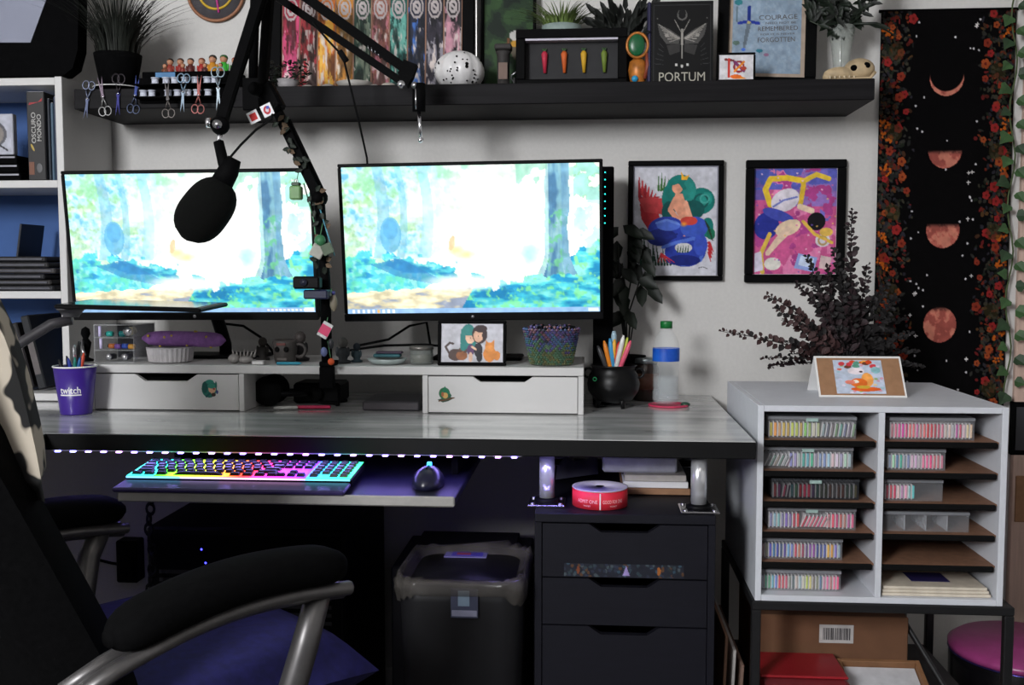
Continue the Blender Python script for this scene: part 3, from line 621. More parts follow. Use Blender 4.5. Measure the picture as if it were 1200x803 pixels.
# portrait frame
fx = X_(553.5, -.36, 406); fw_ = X_(593.5, -.36, 406) - X_(513.5, -.36, 406); fh = .104
mx = Matrix.Translation((fx, -.372, RB)) @ Euler((R(-8), 0, 0)).to_matrix().to_4x4()
t = thing('portrait_frame', 'small black frame with a cartoon couple and two cats', 'picture frame', (fx, -.36, RB))
frame_parts(t, -fw_ / 2, fw_ / 2, 0, fh, -.006, .006, .0075, BLACKF, mx)
cv = CV(96, 64, (198, 198, 206))
cv.ell(.44, .38, .13, .36, (38, 128, 124)); cv.ell(.36, .62, .05, .2, (38, 128, 124)); cv.ell(.47, .36, .075, .16, (232, 190, 162)); cv.ell(.44, .2, .12, .12, (46, 140, 134))
cv.ell(.62, .28, .12, .24, (58, 40, 42)); cv.ell(.6, .32, .078, .16, (222, 176, 148)); cv.ell(.64, .14, .1, .1, (58, 40, 42)); cv.ell(.7, .3, .04, .14, (58, 40, 42))
cv.ell(.48, .68, .06, .15, (90, 60, 100)); cv.ell(.6, .68, .07, .18, (40, 36, 44)); cv.ell(.62, .85, .05, .13, (30, 28, 34)); cv.ell(.48, .86, .035, .12, (226, 186, 160)); cv.line([(.5, .6), (.56, .66)], .018, (230, 190, 160))
cv.ell(.24, .8, .12, .15, (78, 56, 50)); cv.ell(.34, .82, .09, .12, (150, 90, 50)); cv.line([(.13, .74), (.08, .6), (.14, .5), (.2, .52)], .018, (70, 52, 48)); cv.poly([(.28, .74), (.3, .62), (.36, .72)], (90, 60, 46)); cv.poly([(.36, .74), (.42, .64), (.42, .76)], (90, 60, 46))
cv.ell(.78, .78, .1, .2, (222, 140, 66)); cv.ell(.78, .6, .075, .12, (232, 152, 76)); cv.poly([(.71, .6), (.72, .42), (.78, .54)], (222, 140, 66)); cv.poly([(.78, .54), (.85, .42), (.855, .6)], (222, 140, 66)); cv.ell(.9, .82, .05, .12, (222, 140, 66)); cv.ell(.6, .33, .006, .02, (30, 20, 20)); cv.ell(.47, .37, .006, .02, (30, 20, 20))
cv.obj('print', fw_ - .0145, fh - .0145, PRINTG, t, mx @ Matrix.Translation((0, -.001, fh / 2)))
b = MB(); b.box(-fw_ / 2 + .004, fw_ / 2 - .004, 0, .004, .004, fh - .004, BLACKM, 0, mx); b.build('backing', t)
b = MB(); b.box(-.012, .012, .0065, .0085, .003, .08, BLACKM, 0, mx @ Matrix.Translation((0, 0, 0))); b.build('easel_back', t)
# rainbow bead bowl
bx = X_(646, -.34, 410); t = thing('bead_bowl', 'iridescent rainbow mesh bowl of dark beads on the riser', 'bowl', (bx, -.335, RB))
n, rows_ = 40, 16; vs = []; cols = []
IR = [mat('iris_%d' % i, c, .2, .3, var=.25) for i, c in enumerate([(104, 112, 76), (120, 118, 84), (86, 116, 94), (84, 98, 140), (98, 86, 136), (120, 84, 112), (80, 112, 136), (66, 66, 84), (134, 96, 102), (94, 124, 98)])]
for layer in range(1):
    b = MB()
    for i in range(rows_):
        z = .002 + i * .0052; r = .048 + .017 * (i / rows_)
        for k in range(n):
            a = 2 * PI * (k + .5 * (i % 2)) / n; u = i / rows_ + random.uniform(-.16, .16)
            m_ = random.choice([IR[0], IR[1], IR[9], IR[2]]) if u < .4 else (random.choice([IR[3], IR[6], IR[2], IR[4]]) if u < .72 else random.choice([IR[4], IR[5], IR[7], IR[8], IR[3]]))
            c = Vector((bx + r * math.cos(a), -.335 + r * math.sin(a), RB + z + .003)); q = .0042
            b.add([c + Vector(d) * q for d in ((1, 0, 0), (0, 1, 0), (-1, 0, 0), (0, -1, 0), (0, 0, 1), (0, 0, -1))], [(0, 1, 4), (1, 2, 4), (2, 3, 4), (3, 0, 4), (1, 0, 5), (2, 1, 5), (3, 2, 5), (0, 3, 5)], m_)
    o = b.build('bead_wall', t); o['kind'] = 'stuff'
b = MB(); b.lathe([(.046, .001), (.0475, .003), (.062, .084), (.0605, .084), (.046, .005), (.0001, .004)], (bx, -.335, RB), mat('bowl_plastic', (120, 130, 120), .15, alpha=.25), 40); b.build('bowl_shell', t)
b = MB()
for i in range(140):
    a = random.random() * 6.28; r = .054 * math.sqrt(random.random()); b.ell((bx + r * math.cos(a), -.335 + r * math.sin(a), RB + .078 + random.random() * .012), (.004,) * 3, random.choice([IR[7], RUB, RUB, IR[8], IR[4]]), 6)
o = b.build('dark_beads', t); o['kind'] = 'stuff'
# cables behind the monitors
for i, (p, lab) in enumerate([([(250, 378), (285, 382), (305, 395), (318, 410), (322, 424)], 'black cable looping down behind the left monitor'), ([(420, 405), (455, 398), (480, 382), (500, 378)], 'black cable rising behind the right monitor'), ([(400, 412), (450, 405), (500, 404), (520, 406)], 'black cable drooping beside the short glass jar')]):
    b = MB(); P = [at(*q, -.15) for q in p]; P = [Vector((v.x, v.y, max(v.z, RB + .004))) for v in P]; P[-1].z = max(RB + .0035, P[-1].z) ; P.append(Vector((P[-1].x + .01, -.13, RB + .0035))); b.tube(P, .0035, RUB, 6); simple('monitor_cable', b, lab, 'cable')

# ================================================================== CUP WITH PENS
ct = Vector((X_(92.5, -.45, 484), -.462, DZ + .0006)); r0, r1, hh = .0335, .0465, .108
hh = Z_(428, -.46, 93) - ct.z
t = thing('purple_cup', 'purple plastic cup with white rim and twitch lettering', 'cup', ct)
CUP = mat('purple_cup', (58, 34, 128), .3, var=.05)
b = MB(); b.lathe([(r0, 0), (r0 + .0005, .002), (r1, hh - .003), (r1 - .002, hh - .003), (r0 - .0015, .004), (.0001, .004)], ct, CUP, 40); b.build('cup_body', t)
b = MB(); b.torus((ct.x, ct.y, ct.z + hh - .002), r1, .002, PAPER, n=40, axis='Z'); b.build('rim', t)
for dz, s_, wd, hg, m_ in ((0, 'twitch', .046, .0155, PAPER),):
    o = text(s_, wd, hg, m_, t, plane_mx((0, 0, 0)), bold=.012); off = Vector(t['_o'])
    for v in o.data.vertices:
        p = v.co + off; z = .057 + p.z; r = r0 + (r1 - r0) * z / hh + .0006; a = R(-80) + p.x / r
        v.co = Vector((ct.x + r * math.cos(a), ct.y + r * math.sin(a), ct.z + z)) - off
# white underline of the wordmark
b = MB(); vs = []
for i in range(21):
    a = R(-80) + (-.0245 + .049 * i / 20) / .04
    for z in (.0445, .0475): r = r0 + (r1 - r0) * z / hh + .0006; vs.append((ct.x + r * math.cos(a), ct.y + r * math.sin(a), ct.z + z))
b.add(vs, [(2 * i, 2 * i + 2, 2 * i + 3, 2 * i + 1) for i in range(20)], PAPER); b.build('wordmark_line', t)
def pen_in(name, c0, r_in, ang, tilt, L, rad, m_, label, cat, group, z0, cap=None):
    base = Vector((c0[0] + .25 * r_in * math.cos(ang + PI), c0[1] + .25 * r_in * math.sin(ang + PI), z0)); d = Vector((math.cos(ang) * math.sin(tilt), math.sin(ang) * math.sin(tilt), math.cos(tilt)))
    b = MB(); b.tube([base, base + d * L * .85, base + d * L * .93, base + d * L], [rad, rad, rad * .8, rad * .35], m_, 10)
    t = thing(name, label, cat, base, group); p = b.build('barrel', t)
    if cap: b = MB(); b.tube([base + d * L * .66, base + d * L * .94, base + d * L * 1.005], [rad * 1.15, rad * 1.15, rad * .7], cap, 10); b.build('cap', t)
    return t
for i, (an, ti, L, c, cap, nm) in enumerate([(190, 20, .125, (18, 18, 26), None, 'black'), (170, 13, .128, (22, 22, 40), None, 'navy'), (215, 10, .123, (36, 56, 150), None, 'blue'), (120, 6, .15, (150, 146, 150), STEEL, 'silver'), (60, 4, .128, (150, 96, 110), None, 'dusty pink'), (300, 6, .124, (26, 120, 104), None, 'green'), (10, 12, .135, (196, 70, 44), None, 'orange'), (350, 10, .124, (30, 96, 150), None, 'light blue'), (95, 12, .16, (30, 30, 34), None, 'tall black')]):
    pen_in('marker_pen', ct, .03, R(an), R(ti), L, .0045, C(c, .4), nm + ' marker standing in the purple cup', 'pen', 'markers in the purple cup', ct.z + .0062, cap)

# ================================================================== CAULDRON, BOTTLE, JAR on the right
cc = Vector((X_(719, -.27, 455), -.255, DZ)); t = thing('cauldron_pot', 'black cauldron pen pot beside the right drawer unit', 'pen pot', cc)
IRON = mat('black_iron', (8, 8, 9), .4, var=.15, scale=50, spec=.3); zz = .012
b = MB(); b.lathe([(.02, zz), (.045, zz + .006), (.060, zz + .028), (.063, zz + .045), (.058, zz + .066), (.05, zz + .078), (.053, zz + .086), (.056, zz + .088), (.053, zz + .09), (.046, zz + .08), (.052, zz + .06), (.055, zz + .04), (.04, zz + .015), (.0001, zz + .01)], cc, IRON, 36); b.build('pot_body', t)
for a in (-60, -150, 60, 150):
    b = MB(); p = Vector((cc.x + .044 * math.cos(R(a)), cc.y + .044 * math.sin(R(a)), cc.z + .0005)); b.cyl(p, p + Vector((-.006 * math.cos(R(a)), -.006 * math.sin(R(a)), .03)), .0045, IRON, .009, 10); b.build('leg', t)
for s in (-1, 1):
    b = MB(); b.torus((cc.x + s * .06, cc.y, cc.z + zz + .07), .011, .003, IRON, axis='Y'); b.build('handle', t)
for i, (an, ti, L, c, cap, nm) in enumerate([(175, 22, .125, (60, 60, 62), None, 'grey'), (185, 14, .132, (224, 132, 40), None, 'orange'), (200, 8, .135, (66, 150, 200), None, 'sky blue'), (260, 2, .15, (206, 210, 214), C((150, 176, 190)), 'clear'), (320, 5, .132, (234, 176, 60), None, 'amber'), (10, 10, .128, (206, 50, 40), None, 'red'), (330, 14, .146, (226, 226, 222), None, 'white'), (0, 17, .142, (206, 220, 90), None, 'lime'), (350, 21, .138, (226, 92, 120), None, 'pink')]):
    pen_in('marker_pen', cc, .035, R(an), R(ti), L, .0058, C(c, .4), nm + ' marker standing in the black cauldron', 'pen', 'markers in the cauldron', cc.z + .031, cap)
cx_, cy_ = X_(697, -.325, 444), cc.y - .058
b = MB(); b.torus((cx_, cc.y - .0585, Z_(444, -.32)), .004, .0012, C((50, 190, 120), .3), n=14); b.build('emblem', t, 'tiny green crescent mark')
# jar behind
jx = X_(757, -.13, 430); t = thing('tall_jar', 'dark glass jar with metal lid behind the water bottle', 'jar', (jx, -.12, DZ))
b = MB(); b.lathe([(.03, .0005), (.033, .004), (.033, .082), (.028, .09), (.028, .094), (.0001, .094)], (jx, -.12, DZ), mat('dark_jar', (52, 42, 38), .15, var=.4, scale=20), 26); b.build('jar_body', t)
b = MB(); b.lathe([(.031, .0945), (.031, .106), (.029, .1075), (.0001, .1075)], (jx, -.12, DZ), C((160, 170, 172), .3, .8), 26); b.build('lid', t)
b = MB(); b.lathe([(.0335, .03), (.0335, .07)], (jx, -.12, DZ), C((100, 66, 52)), 26); b.build('label_band', t)
# coaster and bottle
bp = Vector((X_(780, -.225, 470), -.225, DZ + .0006))
b = MB(); b.lathe([(.0001, 0), (.048, 0), (.049, .002), (.048, .0042), (.04, .0042), (.0395, .003), (.0001, .003)], (bp.x + .007, bp.y, bp.z), mat('pink_coaster', (206, 60, 96), .5), 40); tag(b.build('coaster'), 'round pink coaster under the water bottle', 'coaster')
bz_ = bp.z + .0046; H_ = .196
t = thing('water_bottle', 'clear plastic water bottle with blue label and green cap', 'bottle', (bp.x, bp.y, bz_))
prof = [(.022, 0), (.029, .004), (.0318, .012), (.0318, .03), (.030, .036), (.0315, .044), (.0305, .052), (.0315, .06), (.0305, .068), (.0318, .076), (.0305, .084), (.0315, .092), (.0318, .1), (.0318, .136), (.030, .148), (.024, .163), (.016, .176), (.0125, .181), (.0125, .185)]
b = MB(); PET = mat('pet_plastic', (236, 242, 244), .04, alpha=.14, var=.01); b.lathe(prof, (bp.x, bp.y, bz_), PET, 32); b.build('bottle_body', t)
b = MB(); b.lathe([(.0001, .003), (.026, .004), (.0300, .012), (.0300, .03), (.0285, .036), (.0298, .05), (.0295, .066), (.0001, .066)], (bp.x, bp.y, bz_), mat('water', (220, 232, 238), .02, alpha=.16, var=.01), 28); b.build('water', t)
b = MB(); b.lathe([(.0324, .104), (.0324, .135)], (bp.x, bp.y, bz_), mat('blue_label', (12, 48, 176), .4, var=.3, scale=18, rgb2=(34, 108, 216)), 32, smooth=True); b.fm = b.fm; b.f = b.f[:-2]; b.fm = b.fm[:-2]; b.fs = b.fs[:-2]; b.build('label', t)
b = MB(); b.lathe([(.0145, .1825), (.0145, .198), (.0135, .1995), (.0001, .1995)], (bp.x, bp.y, bz_), mat('green_cap', (20, 112, 52), .4), 28); b.build('cap', t)
b = MB(); b.lathe([(.0152, .1795), (.0152, .182)], (bp.x, bp.y, bz_), CLEAR, 24); b.build('neck_ring', t)
b = MB()
ch = Vector((bp.x + .046, bp.y - .012, bp.z + .005)); b.ell(ch, (.012, .008, .006), C((40, 70, 56)), 10); b.torus(ch, .008, .0015, C((90, 110, 90), .3, .8), axis='Z', n=14); tag(b.build('trinket'), 'tiny dark trinket on the pink coaster edge', 'trinket')

# ================================================================== WALL SHELF
SHW = mat('black_brown_wood', (25, 24, 26), .6, var=.35, stretch=(1.2, 30, 40), scale=3, spec=.12)
b = MB(); b.box(-1.252, .652, -.26, -.0005, 1.563, SZ, SHW, .002); tag(b.build('wall_shelf'), 'long thick black-brown floating shelf on the wall', 'shelf')
S1 = SZ + .0006
# ------------------------------------------------------------------ BOOKCASE on the desk
BX1 = -1.281; BX0 = -1.78; BY0 = -.262; BZ1 = Z_(90, -.262, 40); th = .018
t = thing('bookcase', 'white bookcase standing on the left end of the desk', 'bookcase', ((BX0 + BX1) / 2, -.13, DZ))
BB = DZ + .0005
for xx in (BX0, BX1 - th):
    b = MB(); b.box(xx, xx + th, BY0, -.004, BB, BZ1, WHITE, .001); b.build('side_panel', t)
zs = [BB + .002, Z_(350, BY0, 40), Z_(220, BY0, 40), BZ1 - .02]
for i, z in enumerate(zs):
    b = MB(); b.box(BX0 + th, BX1 - th, BY0 + .001, -.01, z, z + .018, WHITE, .001); b.build('top_panel' if i == 3 else ('bottom_panel' if i == 0 else 'shelf'), t)
b = MB(); b.box(BX0 + th, BX1 - th, -.0098, -.005, BB, BZ1 - .001, mat('blue_light_back_panel', (58, 92, 150), .7, var=.1, scale=6)); b.build('back_panel', t)  # blue light inside the compartments is painted into the panel colour
zs = [z + .0186 for z in zs]
# top compartment
y_ = -.24; x1 = X_(13, y_, 130); z0 = zs[2]
b = MB(); b.box(x1 - .13, x1, -.235, -.215, z0 + .0655, z0 + .0655 + .1, C((176, 178, 190), .6), .002)
t = thing('oval_plaque', 'white plaque with grey oval print in the bookcase', 'plaque', (x1 - .06, -.22, z0 + .065)); b.build('board', t)
cv = CV(50, 40, (176, 178, 190)); cv.ell(.6, .5, .3, .36, (92, 92, 98)); cv.ell(.6, .5, .24, .29, (130, 124, 120)); cv.line([(.75, .8), (.9, .92)], .02, (60, 60, 66)); cv.obj('print', .12, .09, PRINT, t, plane_mx((x1 - .065, -.2355, z0 + .0655 + .05)))
for i in range(3):
    b = MB(); zz = z0 + i * .0215; b.box(X_(-40, y_), X_(26 - 2 * i, y_), -.235, -.08, zz, zz + .021, BLACKM, .002); b.box(X_(-39, y_), X_(24 - 2 * i, y_), -.2362, -.2352, zz + .014, zz + .018, C((150, 150, 160), .3, .8))
    tag(b.build('flat_case'), ['lowest', 'middle', 'topmost'][i] + ' of three black cases with silver edge in the bookcase', 'case', 'black cases stacked in the bookcase')
x0, x1 = X_(32.5, -.25, 160), X_(53.5, -.25, 160); bh = .215
t = thing('book', 'thick black book with pale spine lettering in the bookcase', 'book', ((x0 + x1) / 2, -.15, z0))
b = MB(); b.box(x0, x1, -.252, -.06, z0, z0 + bh, mat('black_leather', (24, 22, 24), .5), .002); b.build('cover', t)
b = MB(); b.box(x0 + .003, x1 - .003, -.25, -.0592, z0 + .003, z0 + bh + .0005, PAPER); b.build('page_block', t)
GR = C((170, 168, 166), .6)
for (s_, dx_, hg, wd) in (('OSCURO', -.006, .011, .075), ('MONDO', .008, .011, .065)):
    text(s_, wd, hg, GR, t, plane_mx(((x0 + x1) / 2 + dx_, -.2522, z0 + .128), 0, R(-90), 0), bold=.01)
b = MB(); b.prism([(x0 + .006, z0 + .183), (x1 - .006, z0 + .192), (x1 - .005, z0 + .2), (x1 - .016, z0 + .19), (x0 + .008, z0 + .189)], -.2528, -.2522, C((160, 30, 40))); b.build('red_mark', t)
b = MB(); b.ell(((x0 + x1) / 2 - .01, -.2522, z0 + .08), (.003, .0006, .01), C((176, 150, 70)), 10, rotm(((x0 + x1) / 2 - .01, -.2522, z0 + .08), 0, R(-25), 0)); b.build('gold_mark', t)
b = MB(); b.box(x0 + .003, x0 + .016, -.2527, -.2522, z0 + .014, z0 + .045, C((110, 66, 46))); b.ell(((x0 + x1) / 2 + .006, -.2522, z0 + .03), (.008, .0006, .012), C((90, 90, 92)), 12); b.build('spine_picture', t)
for i, (pa, pb, c, hh_) in enumerate([(55.8, 59, (26, 34, 46), .2), (59.8, 63, (60, 84, 104), .19), (63.5, 67, (34, 44, 70), .205)]):
    b = MB(); xa, xb = X_(pa, -.24, 160), X_(pb, -.24, 160); b.box(xa, xb, -.24, -.08, z0, z0 + hh_, C(c, .5), .0015); b.box(xa + .0015, xb - .0015, -.238, -.0795, z0 + .0015, z0 + hh_ + .0006, PAPER)
    tag(b.build('book'), ['dark navy slim book', 'slate blue slim book', 'deep blue slim book'][i] + ' right of the thick black book', 'book')
# middle compartment
z0 = zs[1]
b = MB(); b.box(-.003, .003, -.16, -.05, 0, .17, C((30, 34, 44)), .001, Matrix.Translation((X_(8, -.2, 280), -.02, z0 + .0015)) @ Euler((0, R(9), 0)).to_matrix().to_4x4()); tag(b.build('folder'), 'dark folder leaning in the middle of the bookcase', 'folder')
for i in range(6):
    b = MB(); zz = z0 + i * .0145; w_ = random.uniform(-.01, .01); b.box(-1.66 + w_, X_(64 - (i % 3) * 5, -.24, 310), -.25 + .01 * (i % 2), -.06, zz, zz + .013, C([(30, 30, 34), (44, 42, 42), (24, 26, 32), (60, 58, 60), (34, 34, 36), (26, 26, 30)][i], .6), .003); b.box(-1.65 + w_, X_(60 - (i % 3) * 5, -.24, 310), -.252 + .01 * (i % 2), -.2495 + .01 * (i % 2), zz + .004, zz + .009, C((70, 70, 78), .4))
    tag(b.build('game_case'), ['lowest', 'second lowest', 'third lowest', 'third topmost', 'second topmost', 'topmost'][i] + ' dark flat case in the middle bookcase compartment', 'case', 'dark cases stacked in the bookcase')
z0 = zs[0]
for i, (px, an, c, hh_, wd) in enumerate([(22, 14, (34, 32, 34), .17, .03), (38, 13, (24, 26, 30), .19, .022), (10, 16, (46, 42, 42), .16, .02)]):
    b = MB(); b.box(-wd / 2, wd / 2, -.12, .06, 0, hh_, C(c, .6), .003, Matrix.Translation((X_(px + 16, -.2, 440), -.1, z0 + .006)) @ Euler((0, R(-an), 0)).to_matrix().to_4x4())
    b.box(-wd / 2 + .003, wd / 2 - .003, -.1212, -.1195, hh_ * .2, hh_ * .7, C((90, 84, 84), .6), 0, Matrix.Translation((X_(px + 16, -.2, 440), -.1, z0 + .006)) @ Euler((0, R(-an), 0)).to_matrix().to_4x4())
    tag(b.build('binder'), ['dark binder leaning in the middle of the lowest bookcase compartment', 'tallest black binder leaning nearest the open bookcase gap', 'brownish binder leaning furthest left in the lowest bookcase compartment'][i], 'binder')
# black framed board on the bookcase
t = thing('framed_board', 'large black framed grey board leaning on top of the bookcase', 'picture frame', (-1.5, -.2, BZ1))
def pxp(l, Y): return [(at(a_, b_, Y).x, max(at(a_, b_, Y).z, BZ1 + .0008)) for a_, b_ in l]
b = MB(); b.prism(pxp([(-70, -90), (93, -90), (91, 58), (85, 80), (74, 88.5), (-70, 91)], -.235), -.235, -.19, BLACKM); b.build('frame', t)
b = MB(); b.prism(pxp([(-64, -84), (85, -84), (36, 50), (-64, 50)], -.236), -.2375, -.2352, mat('grey_board', (126, 130, 148), .45, var=.15, scale=5)); b.build('board', t)

# ------------------------------------------------------------------ grass plant, display box, figures, bobbins
def grass_plant(name, c, potprof, potm, nb, L, spread, m_, label, seed, r0=.03, W=.006, extra=None):
    random.seed(seed); t = thing(name, label, 'plant', c); b = MB(); b.lathe(potprof, c, potm, 26); b.build('pot', t)
    zt = max(p[1] for p in potprof); b = MB()
    for i in range(nb):
        a = random.random() * 2 * PI; rr = r0 * math.sqrt(random.random()); p = Vector((c[0] + rr * math.cos(a), c[1] + rr * math.sin(a), c[2] + zt - .012)); d = Vector((math.cos(a), math.sin(a) * .8, 0)); l = L * random.uniform(.6, 1.1); sp = spread * random.uniform(.2, 1.1)
        side = Vector((-d.y, d.x, 0)) if abs(d.x) + abs(d.y) > .01 else Vector((1, 0, 0)); vs = []
        for k in range(5):
            u = k / 4; q = p + Vector((0, 0, l * (u - .28 * sp * u * u))) + d * (l * sp * u * u)
            if q.y > -.006: q.y = -.006
            ww = W * (1 - u * .95) * .5; vs += [q + side * ww, q - side * ww]
        b.add(vs, [(2 * k, 2 * k + 1, 2 * k + 3, 2 * k + 2) for k in range(4)], m_, True)
    o = b.build('foliage', t); o['kind'] = 'stuff'; return t
pc = (X_(137, -.17, 60), -.165, S1)
grass_plant('grass_plant', pc, [(.03, 0), (.04, .002), (.056, .085), (.058, .1), (.054, .1), (.05, .085), (.0001, .085)], BLACKM, 480, .19, 1.0, mat('dark_grass', (24, 28, 22), .7, var=.4, scale=20), 'dark grass plant in black pot on the left shelf end', 3, .05, .006)
b = MB(); sx_ = X_(136, -.2, 85); b.torus((pc[0], pc[1], S1 + .016), .0605, .0014, PAPER, n=40, axis='Z'); b.lathe([(.055, .013), (.0605, .0148), (.0605, .0165), (.058, .0168), (.047, .0145)], (pc[0], pc[1], S1), BLACKP, 36); tag(b.build('pot_ring'), 'thin white-rimmed ring around the black grass pot', 'ring')
# black stepped display with toy figures
x0, x1 = X_(166, -.2, 80), X_(266, -.2, 80)
b = MB(); b.box(x0, x1, -.2, -.06, S1, S1 + .05, BLACKM, .002); b.box(x0 + .02, x1, -.13, -.06, S1 + .05, S1 + .064, BLACKM, .002); b.box(x0 + .035, x0 + .085, -.2008, -.2, S1 + .036, S1 + .048, C((44, 110, 160))); tag(b.build('display_riser'), 'black stepped display stand on the shelf under toy figures', 'display stand')
FC = [((150, 60, 50), (40, 26, 20)), ((150, 44, 40), (60, 30, 20)), ((90, 36, 34), (30, 22, 20)), ((170, 44, 40), (120, 60, 40)), ((206, 140, 40), (40, 30, 24)), ((60, 176, 60), (36, 90, 40)), ((60, 110, 54), (150, 60, 40))]
pxs = [199, 211, 223, 236, 249, 262, 275]
cols = ['dull red', 'crimson', 'maroon', 'bright red', 'orange', 'bright green', 'dark green']
def peg(x, y, z, s, c, label):
    t = thing('toy_figure', label, 'figurine', (x, y, z), 'toy figures on the black display stand')
    b = MB(); b.lathe([(.010 * s, 0), (.0115 * s, .003 * s), (.0095 * s, .016 * s), (.006 * s, .024 * s), (.0001, .025 * s)], (x, y, z), C(c[0], .5), 14); b.build('body', t)
    b = MB(); b.ell((x, y, z + .031 * s), (.0088 * s, .0085 * s, .009 * s), C((196, 140, 108), .5), 12); b.build('head', t)
    b = MB(); b.ell((x, y + .002, z + .0345 * s), (.0095 * s, .0092 * s, .0076 * s), C(c[1], .6), 12); b.build('hair', t)
    for sd in (-1, 1):
        b = MB(); b.ell((x + sd * .0105 * s, y - .002, z + .014 * s), (.0028 * s, .003 * s, .0075 * s), C(c[0], .5), 8); b.build('arm', t)
for i, px in enumerate(pxs):
    y_ = -.095; peg(X_(px, y_, 60), y_, S1 + .0645 if X_(px, y_, 60) < x1 - .012 else S1 + .0645, .95 if i not in (4, 5) else 1.12, FC[i], cols[i] + ' toy figure on the back step of the black stand') if X_(px, y_, 60) < x1 - .008 else None
for i, (px, c, n_) in enumerate([(193, ((120, 70, 50), (90, 50, 40)), 'brown'), (214, ((130, 50, 44), (160, 110, 80)), 'rust'), (240, ((80, 40, 40), (60, 40, 30)), 'dark red'), (258, ((150, 90, 60), (70, 40, 30)), 'tan')]):
    y_ = -.165; peg(X_(px, y_, 70), y_, S1 + .0506, .62, c, n_ + ' small toy figure on the front step of the black stand')
# hanging rack in front of the shelf with thread bobbins
x0, x1 = X_(156, -.30, 100), X_(266, -.30, 100)
t = thing('bobbin_rack', 'black rack hooked on the shelf front holding white bobbins', 'rack', ((x0 + x1) / 2, -.28, 1.585))
b = MB(); b.box(x0, x1, -.268, -.2605, 1.575, S1 + .022, BLACKM, .001); b.build('back_plate', t)
for z in (1.583, S1 + .0):
    b = MB(); b.box(x0, x1, -.301, -.2682, z, z + .003, BLACKM, .0008); b.build('ledge', t)
zr = [S1 + .0032, 1.5862]; k = 0
for r_, pxl in enumerate([(182, 195, 205, 217, 229, 243, 252), (168, 178, 197, 208, 220, 231, 244)]):
    for px in pxl:
        x = X_(px, -.285, 95); b = MB(); z = zr[r_]; b.lathe([(.0098, 0), (.0098, .0018), (.008, .002), (.008, .0135), (.0098, .0137), (.0098, .0155)], (x, -.286, z), C((196, 200, 214), .4), 14); b.cyl((x, -.286, z), (x, -.286, z + .0165), .003, BLACKP, n=8)
        tag(b.build('bobbin'), '%s white thread bobbin from the left on the %s ledge of the black rack' % (['first', 'second', 'third', 'fourth', 'fifth', 'sixth', 'seventh'][pxl.index(px)], 'upper' if r_ == 0 else 'lower'), 'bobbin', 'white bobbins on the %s rack ledge' % ('upper' if r_ == 0 else 'lower'))
# scissors hanging on the shelf front
def scissors(px, py, L, c, c2, flip, tilt, label, Y=-.2625, open_=6):
    p = at(px, py, Y); L *= .94; m1 = C(tuple(int(x * .55) for x in c), .4, .75); m2 = C(tuple(int(x * .74) for x in c2), .35, .6)
    t = thing('embroidery_scissors', label, 'scissors', p, 'small scissors hanging along the shelf edge')
    mx = Matrix.Translation(p) @ Euler((0, R(tilt) + (PI if flip else 0), 0)).to_matrix().to_4x4()
    for s in (-1, 1):
        q = mx @ Euler((0, R(s * open_), 0)).to_matrix().to_4x4(); y0, y1 = (-.0035, -.0022) if s < 0 else (-.0021, -.0008)
        b = MB(); b.prism([(-s * .0, -L * .52), (s * .0035, -L * .1), (s * .0045, .0), (-s * .002, .004), (-s * .002, -L * .1)], y0, y1, m1, q); b.build('blade', t)
        b = MB(); b.tube([q @ Vector((s * .001, -.002, 0)), q @ Vector((-s * .004, -.002, L * .1)), q @ Vector((-s * .008, -.002, L * .2))], .0017, m2, 6); b.torus((-s * .0105, -.0022, L * .34), L * .088, .0015, m2, q, 18, 5, 'Y', 1.25); b.build('handle', t)
    b = MB(); b.cyl(mx @ Vector((0, -.005, 0)), mx @ Vector((0, -.0006, 0)), .0022, CHROME, n=10); b.build('pivot', t)
for a in [(103, 116, .098, (130, 140, 180), (150, 160, 190), 0, 8, 'blue-silver scissors hanging leftmost on the shelf edge'), (121, 114, .104, (170, 150, 170), (190, 190, 190), 1, -8, 'silver scissors with large rings hanging down, second from left'), (139, 110, .108, (60, 60, 150), (60, 54, 60), 0, 3, 'violet bladed scissors below the grass plant'), (159, 112, .1, (60, 80, 160), (90, 100, 130), 1, 10, 'blue bladed scissors with rings down, left of the bobbins'), (197, 117, .098, (90, 84, 84), (130, 124, 120), 1, -2, 'dark ornate scissors under the white bobbins'), (215, 108, .098, (150, 170, 190), (150, 180, 206), 0, 4, 'pale blue scissors pointing down under the bobbins'), (233, 112, .098, (170, 90, 84), (196, 120, 116), 1, 4, 'rose red scissors hanging upside down'), (256, 103, .11, (180, 196, 206), (176, 196, 210), 0, 0, 'large silver-blue scissors beside the microphone boom')]:
    scissors(*a[:7], a[7], Y=-.303 if 158 < a[0] < 266 and a[0] > 165 else -.2625)
# embroidery hoop on the wall
c = at(254, -9, 0); t = thing('embroidery_hoop', 'round embroidery hoop on the wall with yellow ring', 'wall hanging', (c.x, -.006, c.z))
rr = .0755; b = MB(); b.torus((c.x, -.008, c.z), rr, .0045, mat('hoop_wood', (150, 100, 70), .5), n=48); b.build('hoop', t)
b = MB(); b.lathe([(.0001, 0), (rr - .003, 0), (rr - .003, .003), (.0001, .003)], (0, 0, 0), mat('grey_felt', (78, 76, 80), .9, var=.15), 44, Matrix.Translation((c.x, -.005, c.z)) @ Euler((PI / 2, 0, 0)).to_matrix().to_4x4()); b.build('fabric', t)
b = MB(); b.torus((c.x, -.0085, c.z), rr * .6, .0035, C((206, 170, 50), .7), n=40); b.build('yellow_ring', t)
b = MB(); b.tube([(c.x - .01, -.0095, c.z + .06), (c.x + .0, -.0095, c.z), (c.x + .008, -.0095, c.z - .055)], .0032, C((206, 70, 150), .7), 6); b.build('pink_stitch', t)
